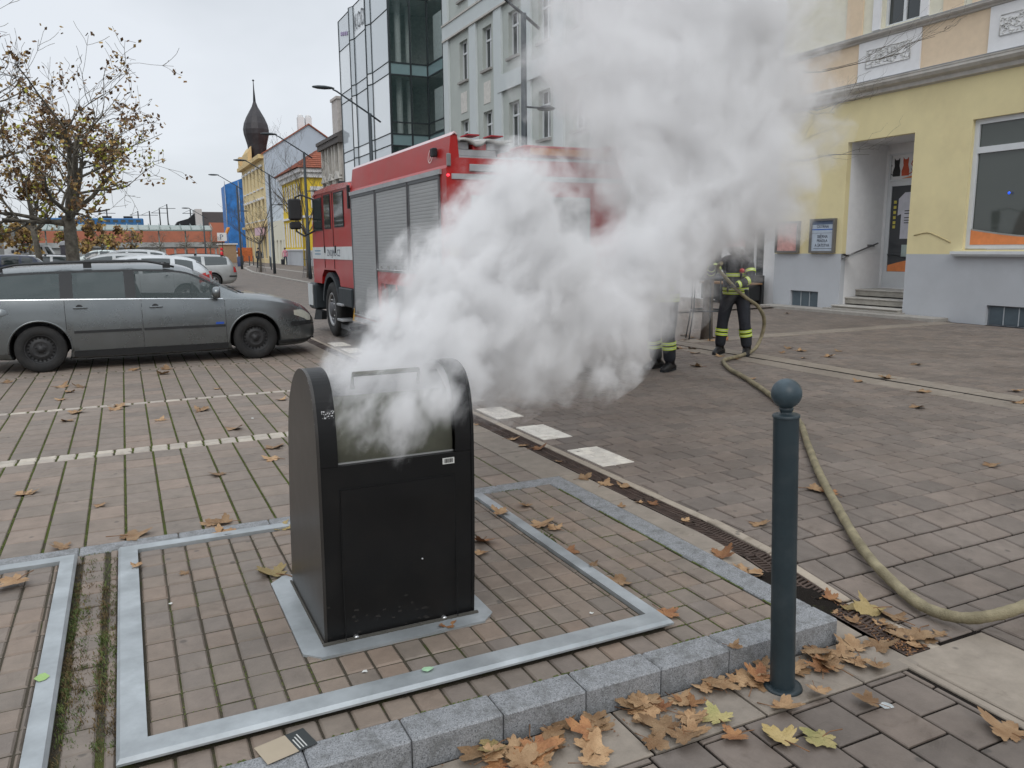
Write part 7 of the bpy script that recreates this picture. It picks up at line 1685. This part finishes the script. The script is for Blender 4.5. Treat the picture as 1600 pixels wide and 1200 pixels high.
# branch reaching right before the yellow wall
b = MB(); rr = random.Random(3)
def br(p, q, r, n=7, sub=2):
    p, q = Vector(p), Vector(q); pts = [p.lerp(q, i / n) + Vector((rr.gauss(0, .03), rr.gauss(0, .03), -.16 * math.sin(i / n * 3.14) * (q - p).length * .3 + rr.gauss(0, .03))) for i in range(n + 1)]
    b.tube(pts, [r * (1 - .7 * i / n) for i in range(n + 1)], 5)
    if sub:
        for k in range(4): i = rr.randrange(2, n); e = pts[i] + (q - p) * rr.uniform(.25, .45) + Vector((rr.uniform(-.2, .2), rr.uniform(-.3, .3), rr.uniform(-.1, .55))); br(pts[i], e, r * .5, 5, sub - 1)
br((.3, 0, 3.9), (3.5, .2, 4.3), .012); br((.2, .1, 3.3), (3.7, 0, 3.3), .011); br((.3, 0, 4.4), (5.0, -.2, 5.4), .013); br((0, 0, 4.5), (-1.6, -.4, 5.4), .016)
bm_ = b.build('low_branches', m_bark2, t3)

# ------------------------------------------------------------------ people
def skin(nodes, edges, root, m, name, parent, sub=1):
    """nodes: name -> (x, y, z, rx[, ry]); grows one continuous surface along the edges"""
    names = list(nodes); me = bpy.data.meshes.new(name)
    me.from_pydata([nodes[n][:3] for n in names], [(names.index(a), names.index(b_)) for a, b_ in edges], [])
    o = bpy.data.objects.new(name, me); col.objects.link(o)
    md = o.modifiers.new('s', 'SKIN'); md.use_smooth_shade = True
    sv = me.skin_vertices[0].data
    for i, n in enumerate(names):
        q = nodes[n]; sv[i].radius = (q[3], q[4] if len(q) > 4 else q[3]); sv[i].use_root = (n == root)
    o.modifiers.new('u', 'SUBSURF').levels = sub; o.modifiers['u'].render_levels = sub
    mm_ = eval_mesh(o, name); mm_.materials.clear(); mm_.materials.append(m)
    for p in mm_.polygons: p.use_smooth = True
    return link(name, mm_, parent)
m_gear = mat('turnout_gear', (.018, .02, .026), .8, var=.35, scale=7, bump=.35, bscale=25)
m_boot = mat('boot_leather', (.016, .015, .015), .45, var=.3)
m_hi = mat('hi_vis_yellow', (.62, .8, .05), .55, var=.08, scale=15)
m_refl = mat('silver_reflex', (.5, .52, .48), .35, .2)
m_glove = mat('glove_grey', (.06, .058, .05), .8, var=.3, bump=.3)
m_helm = mat('helmet_red', (.45, .03, .03), .3, coat=.5)
m_skin = mat('skin', (.45, .27, .2), .5)
def band(parent, p, q, r0, r1, ts, sy=1.0, halfw=.022):
    """hi-vis band with a silver middle round a limb between p and q"""
    p, q = Vector(p), Vector(q); d = (q - p).normalized()
    for t in ts:
        c = p.lerp(q, t); r = (r0 + (r1 - r0) * t)
        b = MB()
        for off, w_, ex, mi in ((0, halfw, 1.04, 0), (0, halfw * .3, 1.055, 1)):
            n = 18; a = d.orthogonal().normalized(); a = (Vector((1, 0, 0)) - d * d.x).normalized() if abs(d.x) < .8 else (Vector((0, 1, 0)) - d * d.y).normalized(); e = d.cross(a)
            vs = []
            for s in (-1, 1):
                for k in range(n): th = 6.283 * k / n; vs.append(c + d * w_ * s + (a * math.cos(th) + e * math.sin(th) * sy) * r * ex)
            b.add(vs, [(k, (k+1) % n, n + (k+1) % n, n + k) for k in range(n)], mi, True)
        b.build('reflective_band', [m_hi, m_refl], parent)
def glove(parent, w, d, n_, s=1):
    """five fingered glove at wrist w, pointing along d, palm normal n_, curled as if gripping"""
    w, d, n_ = Vector(w), Vector(d).normalized(), Vector(n_).normalized(); n_ = (n_ - d * n_.dot(d)).normalized(); sd_ = d.cross(n_) * s
    N = {'a': (*w, .036, .026), 'b': (*(w + d*.05), .042, .022), 'c': (*(w + d*.095), .042, .018)}; E_ = [('a', 'b'), ('b', 'c')]
    skin(N, E_, 'a', m_glove, 'hand', parent)
    for k, (o_, L) in enumerate(((-.033, .06), (-.011, .07), (.011, .066), (.031, .05))):
        base = w + d * .09 + sd_ * o_; p1 = base + d * L * .45 - n_ * .008; p2 = p1 + d * L * .25 - n_ * L * .45; p3 = p2 - d * L * .2 - n_ * L * .35
        skin({'a': (*base, .0115), 'b': (*p1, .011), 'c': (*p2, .0105), 'd': (*p3, .009)}, [('a', 'b'), ('b', 'c'), ('c', 'd')], 'a', m_glove, 'finger', parent)
    base = w + d*.03 + sd_*(-.03); p1 = base - sd_*.03 + d*.03 - n_*.012; p2 = p1 + d*.028 - n_*.03
    skin({'a': (*base, .014), 'b': (*p1, .0125), 'c': (*p2, .01)}, [('a', 'b'), ('b', 'c')], 'a', m_glove, 'thumb', parent)
def boot(parent, ank, yaw):
    c, s_ = math.cos(yaw), math.sin(yaw); f = Vector((c, s_, 0)); a = Vector(ank)
    prof = [(-.1, .085), (-.06, .12), (-.02, .16), (.03, .14), (.08, .105), (.13, .085), (.175, .07), (.2, .045)]
    vs = []; n = 12; side = Vector((-s_, c, 0))
    for x, h in prof:
        wd = .048 if x < .03 else (.055 if x < .14 else .045)
        for k in range(n):
            th = 6.283 * k / n; vs.append(Vector((a.x, a.y, 0)) + f * (x + (.0 if x < .19 else .01)) + side * wd * math.cos(th) * (1 if x < .19 else .7) + Vector((0, 0, max(.012, h * .5 + h * .5 * math.sin(th)))))
    b = MB(); b.add(vs, [(i*n + k, (i+1)*n + k, (i+1)*n + (k+1) % n, i*n + (k+1) % n) for i in range(len(prof) - 1) for k in range(n)] + [tuple(range(n)), tuple((len(prof)-1)*n + k for k in range(n - 1, -1, -1))], 0, True)
    b.tube([Vector((a.x, a.y, .08)) , Vector((a.x, a.y, .3))], [.062, .072], 12)
    bo = b.build('boot', m_boot, parent)
    b = MB(); pts = [(f * x + side * wd_) for x, wd_ in ((-.1, -.045), (.02, -.052), (.14, -.058), (.21, -.03), (.215, .03), (.14, .058), (.02, .052), (-.1, .045))]
    b.prism([(a.x + p.x, a.y + p.y) for p in pts], .0, .028, 'z'); b.build('sole', m_dark, bo)
def firefighter(label, loc, J, yaw_feet, holding, tank=True):
    """J: joint positions (figure looks along local +x)"""
    o = empty('person', loc, 0, label=label, cat='person')
    V = {}
    def put(n, p, r, r2=None): V[n] = (*p, r, r2 if r2 else r)
    pel, che, nec = Vector(J['pelvis']), Vector(J['chest']), Vector(J['neck'])
    put('pelvis', pel, .15, .135); put('waist', pel.lerp(che, .45), .15, .13); put('chest', che, .17, .14); put('upper', che.lerp(nec, .6), .13, .12); put('neck', nec, .06); put('jaw', Vector(J['head']) - Vector((-.01, 0, .07)), .06); put('head', J['head'], .085, .09); put('crown', Vector(J['head']) + Vector((0, 0, .07)), .07)
    E_ = [('pelvis', 'waist'), ('waist', 'chest'), ('chest', 'upper'), ('upper', 'neck'), ('neck', 'jaw'), ('jaw', 'head'), ('head', 'crown')]
    for s in ('l', 'r'):
        put('sh' + s, J['sh' + s], .085); put('el' + s, J['el' + s], .062); put('wr' + s, J['wr' + s], .046)
        put('hip' + s, J['hip' + s], .112); put('kn' + s, J['kn' + s], .088); put('an' + s, J['an' + s], .082); th = Vector(J['hip' + s]).lerp(Vector(J['kn' + s]), .5); put('th' + s, th, .104); cf = Vector(J['kn' + s]).lerp(Vector(J['an' + s]), .5); put('cf' + s, cf, .088)
        E_ += [('upper', 'sh' + s), ('sh' + s, 'el' + s), ('el' + s, 'wr' + s), ('pelvis', 'hip' + s), ('hip' + s, 'th' + s), ('th' + s, 'kn' + s), ('kn' + s, 'cf' + s), ('cf' + s, 'an' + s)]
    body = skin(V, E_, 'pelvis', m_gear, 'turnout_suit', o, 2)
    # jacket skirt over the hips
    b = MB(); d_ = Vector((0, 0, 1)); b.lathe([(.175, -.1), (.182, -.06), (.175, .05), (.165, .16)], (0, 0, 0), 20); jk = b.build('jacket_hem', m_gear, o); jk.location = pel + Vector((0, 0, .03)); jk.scale = (.98, 1.0, 1)
    for z_, nm in ((-.045, 0), (.01, 0)):
        b = MB(); b.lathe([(.184, z_ - .02), (.186, z_ + .02)], n=24); b.lathe([(.1875, z_ - .006), (.188, z_ + .006)], n=24, mi=1); bb_ = b.build('reflective_band', [m_hi, m_refl], o); bb_.location = jk.location; bb_.scale = jk.scale
    b = MB(); b.lathe([(.172, -.03), (.176, .02)], n=24); b.lathe([(.178, -.012), (.178, .002)], n=24, mi=1); bb_ = b.build('reflective_band', [m_hi, m_refl], o); bb_.location = che.lerp(pel, .18); bb_.scale = (.9, 1.02, 1)
    for s in ('l', 'r'):
        band(o, J['kn' + s], J['an' + s], .092, .09, (.3, .46), halfw=.02)
        band(o, J['el' + s], J['wr' + s], .06, .05, (.25, .8)); band(o, J['sh' + s], J['el' + s], .082, .066, (.55,))
        boot(o, J['an' + s], yaw_feet[0 if s == 'l' else 1])
        w_ = Vector(J['wr' + s]); d2 = Vector(J['hd' + s]) - w_ if 'hd' + s in J else w_ - Vector(J['el' + s]); glove(o, w_ + d2.normalized() * .02, d2, J.get('pn' + s, (0, 0, 1)), 1 if s == 'l' else -1)
    hd_ = Vector(J['head'])
    b = MB(); b.lathe([(.155, -.02), (.135, .0), (.128, .05), (.11, .1), (.07, .135), (.0001, .145)], (0, 0, 0), 24); he = b.build('helmet', m_helm, o); he.location = hd_ + Vector((0, 0, .035)); he.scale = (1.12, .95, 1)
    b = MB(); b.tube([(-.13, 0, .03), (-.07, 0, .125), (.02, 0, .16), (.1, 0, .11), (.14, 0, .02)], .014, 6); b.build('helmet_crest', m_helm, he)
    b = MB(); b.lathe([(.02, .0), (.07, .01), (.085, .05), (.08, .09), (.05, .1)], (0, 0, -.06), 16, 'x'); fm = b.build('face_mask', m_dark, o); fm.location = hd_ + Vector((.03, 0, .04)); 
    b = MB(); b.lathe([(.0001, .1), (.06, .095), (.075, .07)], (0, 0, -.05), 16, 'x'); vz = b.build('mask_visor', m_glass_far, o); vz.location = hd_ + Vector((.04, 0, .05))
    b = MB(); b.lathe([(.0001, .0), (.035, .0), (.035, .06), (.0001, .07)], (0, 0, -.09), 12, 'x'); fl = b.build('mask_filter', m_dark, o); fl.location = hd_ + Vector((.1, 0, .04))
    if tank:
        b = MB(); b.lathe([(.02, -.3), (.075, -.26), (.085, -.2), (.085, .22), (.06, .29), (.025, .32)], n=18); tk = b.build('air_cylinder', mat('cylinder_dark', (.05, .05, .045), .4), o); tk.location = che + Vector((-.23, .0, -.02)); tk.rotation_euler = (0, R(6), 0)
        b = MB(); b.box(-.03, .03, -.12, .12, -.28, .25, ch=.02); bp_ = b.build('back_plate', m_dark, o); bp_.location = che + Vector((-.165, 0, -.02))
        b = MB(); b.lathe([(.087, -.05), (.087, 0)], n=18); q = b.build('cylinder_band', m_hi, o); q.location = tk.location
        for s in (-1, 1): b = MB(); b.tube([che + Vector((-.12, s*.12, .16)), che + Vector((0, s*.13, .2)), che + Vector((.13, s*.12, .08)), che + Vector((.12, s*.12, -.12))], .018, 6); b.build('harness_strap', m_dark, o)
        b = MB(); b.tube([che + Vector((-.2, .1, .1)), che + Vector((.05, .2, .12)), hd_ + Vector((.12, .06, -.1)), hd_ + Vector((.14, 0, -.01))], .012, 6); b.build('breathing_hose', m_dark, o)
        b = MB(); b.lathe([(.0001, -.02), (.035, -.018), (.035, .018), (.0001, .02)], n=12, axis='x'); q = b.build('pressure_gauge', m_redl, o); q.location = che + Vector((.15, .14, .0))
    return o
# local +x = facing direction; the figure is turned afterwards
J1 = dict(pelvis=(0, 0, .93), chest=(.03, 0, 1.24), neck=(.05, 0, 1.46), head=(.08, 0, 1.57), shl=(.05, .2, 1.36), shr=(.03, -.2, 1.36),
          ell=(.16, .27, 1.12), wrl=(.34, .1, 1.03), elr=(.3, -.28, 1.2), wrr=(.52, -.2, 1.3), hdl=(.42, .02, 1.0), hdr=(.6, -.16, 1.32), pnl=(0, -1, .3), pnr=(0, 1, 0),
          hipl=(0, .11, .88), hipr=(0, -.11, .88), knl=(.06, .17, .48), knr=(.05, -.16, .48), anl=(0, .2, .1), anr=(.05, -.19, .1))
ff1 = firefighter('firefighter in black gear with yellow-green bands holding the hose, head in the smoke', (8.1, 9.22, 0), J1, (R(10), R(-5)), True)
ff1.rotation_euler = (0, 0, R(212))
J2 = dict(pelvis=(0, 0, .93), chest=(.06, 0, 1.22), neck=(.1, 0, 1.44), head=(.14, 0, 1.55), shl=(.08, .2, 1.34), shr=(.08, -.2, 1.34), ell=(.2, .28, 1.1), wrl=(.42, .15, 1.05), elr=(.2, -.28, 1.1), wrr=(.42, -.1, 1.1),
          hipl=(0, .1, .88), hipr=(0, -.1, .88), knl=(.08, .12, .48), knr=(.05, -.13, .48), anl=(.03, .12, .1), anr=(-.04, -.14, .1))
ff2 = firefighter('second firefighter of whom only the lower legs show below the smoke', (6.3, 8.5, 0), J2, (R(8), R(-12)), False)
ff2.rotation_euler = (0, 0, R(198))

def pedestrian(label, loc, yaw, top, legs, hair, bag=None, hood=None):
    o = empty('person', loc, yaw, label=label, cat='person'); V = {}; E_ = []
    for n, p, r in (('pelvis', (0, 0, .95), .13), ('waist', (0, 0, 1.08), .13), ('chest', (0, 0, 1.28), .15), ('upper', (0, 0, 1.42), .12), ('neck', (.01, 0, 1.52), .055), ('head', (.02, 0, 1.63), .085), ('crown', (.01, 0, 1.7), .075)): V[n] = (*p, r)
    E_ = [('pelvis', 'waist'), ('waist', 'chest'), ('chest', 'upper'), ('upper', 'neck'), ('neck', 'head'), ('head', 'crown')]
    for s, k in (('l', 1), ('r', -1)):
        for n, p, r in (('sh', (0, .19*k, 1.4), .07), ('el', (-.03*k, .25*k, 1.13), .055), ('wr', (.06, .25*k, .9), .04), ('hand', (.07, .25*k, .82), .035), ('hip', (0, .09*k, .9), .1), ('kn', (.1*k, .1*k, .5), .075), ('an', (.12*k - .04, .1*k, .08), .055), ('toe', (.12*k + .1, .1*k, .04), .04)): V[n + s] = (*p, r)
        E_ += [('upper', 'sh' + s), ('sh' + s, 'el' + s), ('el' + s, 'wr' + s), ('wr' + s, 'hand' + s), ('pelvis', 'hip' + s), ('hip' + s, 'kn' + s), ('kn' + s, 'an' + s), ('an' + s, 'toe' + s)]
    bo = skin(V, E_, 'pelvis', m_skin, 'body', o)
    for f in bo.data.polygons: pass
    me = bo.data; me.materials.append(top); me.materials.append(legs)
    for p in me.polygons: z = p.center.z; p.material_index = 0 if z > 1.5 or (z < .88 and abs(p.center.y) > .2) else (1 if z > .86 else 2)
    b = MB(); b.lathe([(.09, -.06), (.105, .0), (.09, .07), (.0001, .105)], n=14); h = b.build('hair', hair, o); h.location = (-.01, 0, 1.66)
    return o
pk = mat('pink_jacket', (.6, .25, .32), .7); bl = mat('dark_clothes', (.02, .022, .028), .8); rd = mat('red_jacket', (.6, .02, .03), .6); jn = mat('jeans_dark', (.04, .05, .08), .8); hr = mat('hair_brown', (.06, .035, .02), .7)
p1 = pedestrian('pedestrian in a pink jacket pulling a dark suitcase on the far sidewalk', (15.1, 85, .03), R(90), pk, jn, hr)
b = MB(); b.box(-.14, .14, -.22, .22, .05, .6, ch=.04); b.tube([(0, -.12, .6), (0, -.12, .85), (0, .12, .85), (0, .12, .6)], .012, 5); su = b.build('suitcase', bl); su.location = (14.75, 84.6, .03); tag(su, 'small dark suitcase beside the pedestrian in pink', 'suitcase')
pedestrian('pedestrian in dark clothes standing behind the bare street tree', (10.5, 71.5, .03), R(-80), bl, bl, bl)
pedestrian('person in a red jacket seen just above the roof of the silver estate car', (6.1, 58, 0), R(170), rd, jn, rd)

# ------------------------------------------------------------------ smoke
BL = [ # x, y, z, radius, weight
(0.75,3.11,1.03,0.13,1.00),(0.79,3.03,0.95,0.15,0.90),(0.93,2.96,0.96,0.20,0.85),(1.10,2.90,1.01,0.15,0.85),(0.79,3.24,1.09,0.13,1.20),(0.99,3.14,1.07,0.19,1.25),(0.98,3.32,1.12,0.19,1.20),(1.16,3.29,1.15,0.25,1.25),(1.07,3.59,1.27,0.15,1.05),(1.24,3.13,1.06,0.18,1.05),(1.49,3.85,1.35,0.36,1.20),(1.72,3.81,1.12,0.40,1.20),(1.77,4.21,1.61,0.33,1.05),(2.13,4.41,1.76,0.43,1.15),(2.16,4.31,1.34,0.47,1.30),(2.28,4.29,0.93,0.37,1.05),(1.77,3.85,0.88,0.22,0.90),(2.85,4.84,1.09,0.54,1.05),(2.69,4.78,1.54,0.37,1.00),(3.68,5.30,1.45,0.62,1.12),(3.52,5.19,1.08,0.35,0.95),(4.13,5.46,1.70,0.65,1.20),(4.42,5.60,1.35,0.38,1.00),(4.09,5.77,2.06,0.65,1.20),(4.96,6.04,2.09,0.86,1.35),(5.67,6.43,1.80,0.43,1.10),(5.84,6.27,2.00,0.51,1.05),(4.00,6.14,2.60,0.67,1.10),(4.07,6.69,3.27,0.74,1.10),(4.83,6.47,2.83,0.94,1.30),(5.90,6.52,2.84,0.88,1.20),(4.67,7.20,3.91,0.99,1.15),(5.77,7.10,3.82,1.21,1.30),(6.83,7.14,3.73,0.64,0.95),(6.01,7.91,5.12,1.37,1.20),(7.07,7.81,4.89,0.94,1.00),(2.66,4.42,0.76,0.25,0.85),
]
def smoke():
    b = MB()
    for x, y, z, r, k in BL:
        q = r * 1.12 + .03; n = 14
        prof = [(q * math.sin(math.pi * t / 8) + .0001, -q * math.cos(math.pi * t / 8)) for t in range(9)]
        b.lathe(prof, (x, y, z), n)
    me = b.me('smoke', [bpy.data.materials.new('tmp')]); o = bpy.data.objects.new('smoke', me); col.objects.link(o)
    md = o.modifiers.new('r', 'REMESH'); md.mode = 'VOXEL'; md.voxel_size = .11; md.use_smooth_shade = True
    me = eval_mesh(o, 'smoke')
    bm = bmesh.new(); bm.from_mesh(me)
    for v in bm.verts:
        if v.co.x < 1.5 and v.co.z < .62: v.co.z = max(v.co.z, .5)
    for v in bm.verts: v.co.z = max(v.co.z, .04)
    bm.to_mesh(me); bm.free()
    m = bpy.data.materials.new('smoke_volume'); m.use_nodes = True; nt = m.node_tree; nt.nodes.clear(); N = nt.nodes.new; K = nt.links.new
    out = N('ShaderNodeOutputMaterial'); pv = N('ShaderNodeVolumePrincipled'); K(pv.outputs[0], out.inputs['Volume'])
    pv.inputs['Color'].default_value = (.955, .948, .946, 1); pv.inputs['Anisotropy'].default_value = 0
    g = N('ShaderNodeNewGeometry')
    def mth(op, a, b_=None, c=None, clamp=False):
        n = N('ShaderNodeMath'); n.operation = op; n.use_clamp = clamp
        for i, v in enumerate((a, b_, c)):
            if v is None: continue
            if hasattr(v, 'is_linked'): K(v, n.inputs[i])
            else: n.inputs[i].default_value = v
        return n.outputs[0]
    # warp the lookup point for billows
    n1 = N('ShaderNodeTexNoise'); n1.inputs['Scale'].default_value = .9; n1.inputs['Detail'].default_value = 3; K(g.outputs['Position'], n1.inputs['Vector'])
    sub = N('ShaderNodeVectorMath'); sub.operation = 'SUBTRACT'; K(n1.outputs['Color'], sub.inputs[0]); sub.inputs[1].default_value = (.5, .5, .5)
    # distance from the source controls billow size
    ds = N('ShaderNodeVectorMath'); ds.operation = 'DISTANCE'; K(g.outputs['Position'], ds.inputs[0]); ds.inputs[1].default_value = (.93, 3.3, .95)
    far = N('ShaderNodeMapRange'); far.inputs[1].default_value = .2; far.inputs[2].default_value = 4.5; K(ds.outputs['Value'], far.inputs[0])
    wa = mth('MULTIPLY_ADD', far.outputs[0], 1.25, .2)
    sc = N('ShaderNodeVectorMath'); sc.operation = 'SCALE'; K(sub.outputs[0], sc.inputs[0]); K(wa, sc.inputs['Scale'])
    ad = N('ShaderNodeVectorMath'); ad.operation = 'ADD'; K(g.outputs['Position'], ad.inputs[0]); K(sc.outputs[0], ad.inputs[1]); P = ad.outputs[0]
    last = None
    for x, y, z, r, k in BL:
        d = N('ShaderNodeVectorMath'); d.operation = 'DISTANCE'; K(P, d.inputs[0]); d.inputs[1].default_value = (x, y, z)
        f = mth('MULTIPLY_ADD', d.outputs['Value'], -1.0 / r, k)      # k at the centre, falling outwards
        last = f if last is None else mth('SMOOTH_MAX', last, f, .15)
    # noise drawn out along the drift of the plume
    fl = (.62, .55, .56); dt = N('ShaderNodeVectorMath'); dt.operation = 'DOT_PRODUCT'; K(P, dt.inputs[0]); dt.inputs[1].default_value = fl
    s2 = N('ShaderNodeVectorMath'); s2.operation = 'SCALE'; s2.inputs[0].default_value = fl; K(mth('MULTIPLY', dt.outputs['Value'], .5), s2.inputs['Scale'])
    sb2 = N('ShaderNodeVectorMath'); sb2.operation = 'SUBTRACT'; K(P, sb2.inputs[0]); K(s2.outputs[0], sb2.inputs[1]); PS_ = sb2.outputs[0]
    # fine puffs: small near the source, larger further off
    n2 = N('ShaderNodeTexNoise'); n2.inputs['Scale'].default_value = 7.5; n2.inputs['Detail'].default_value = 6; n2.inputs['Roughness'].default_value = .68; K(PS_, n2.inputs['Vector'])
    n3 = N('ShaderNodeTexNoise'); n3.inputs['Scale'].default_value = 2.3; n3.inputs['Detail'].default_value = 7; n3.inputs['Roughness'].default_value = .68; n3.inputs['Distortion'].default_value = .5; K(PS_, n3.inputs['Vector'])
    mx = N('ShaderNodeMix'); K(far.outputs[0], mx.inputs[0]); K(n2.outputs['Fac'], mx.inputs[2]); K(n3.outputs['Fac'], mx.inputs[3])
    am = N('ShaderNodeMapRange'); am.inputs[1].default_value = 1.5; am.inputs[2].default_value = 6; am.inputs[3].default_value = 3.6; am.inputs[4].default_value = 2.3; sz_ = N('ShaderNodeSeparateXYZ'); K(g.outputs['Position'], sz_.inputs[0]); K(sz_.outputs['Z'], am.inputs[0])
    nn = mth('MULTIPLY', mth('SUBTRACT', mx.outputs[0], .5), am.outputs[0])
    tot = mth('ADD', last, nn)
    ed = N('ShaderNodeMapRange'); ed.interpolation_type = 'SMOOTHSTEP'; ed.inputs[1].default_value = -.02; ed.inputs[2].default_value = 1.15; K(tot, ed.inputs[0])
    dn = N('ShaderNodeMapRange'); dn.inputs[1].default_value = 0; dn.inputs[2].default_value = 1; dn.inputs[3].default_value = 30; dn.inputs[4].default_value = 4.0; 
    sq = mth('POWER', far.outputs[0], .6); K(sq, dn.inputs[0])
    # thinner with height
    sx = N('ShaderNodeSeparateXYZ'); K(g.outputs['Position'], sx.inputs[0])
    th = N('ShaderNodeMapRange'); th.inputs[1].default_value = 2.2; th.inputs[2].default_value = 6; th.inputs[3].default_value = 1; th.inputs[4].default_value = .5; K(sx.outputs['Z'], th.inputs[0])
    den = mth('MULTIPLY', mth('MULTIPLY', mth('POWER', ed.outputs[0], 1.5), dn.outputs[0]), th.outputs[0])
    bt = N('ShaderNodeMapRange'); bt.inputs[1].default_value = .05; bt.inputs[2].default_value = 1.1; bt.inputs[3].default_value = .25; bt.inputs[4].default_value = 1; K(sx.outputs['Z'], bt.inputs[0])
    bm_ = N('ShaderNodeMix'); K(far.outputs[0], bm_.inputs[0]); bm_.inputs[2].default_value = 1; K(bt.outputs[0], bm_.inputs[3])
    den = mth('MULTIPLY', den, bm_.outputs[0])
    K(den, pv.inputs['Density'])
    m.cycles.volume_step_rate = SMOKE_STEP if 'SMOKE_STEP' in globals() else .27
    me.materials.clear(); me.materials.append(m)
    for p in me.polygons: p.use_smooth = False
    o = link('smoke', me); tag(o, 'dense white smoke billowing from the waste inlet across the fire engine and upwards', 'smoke', kind='stuff')
smoke()
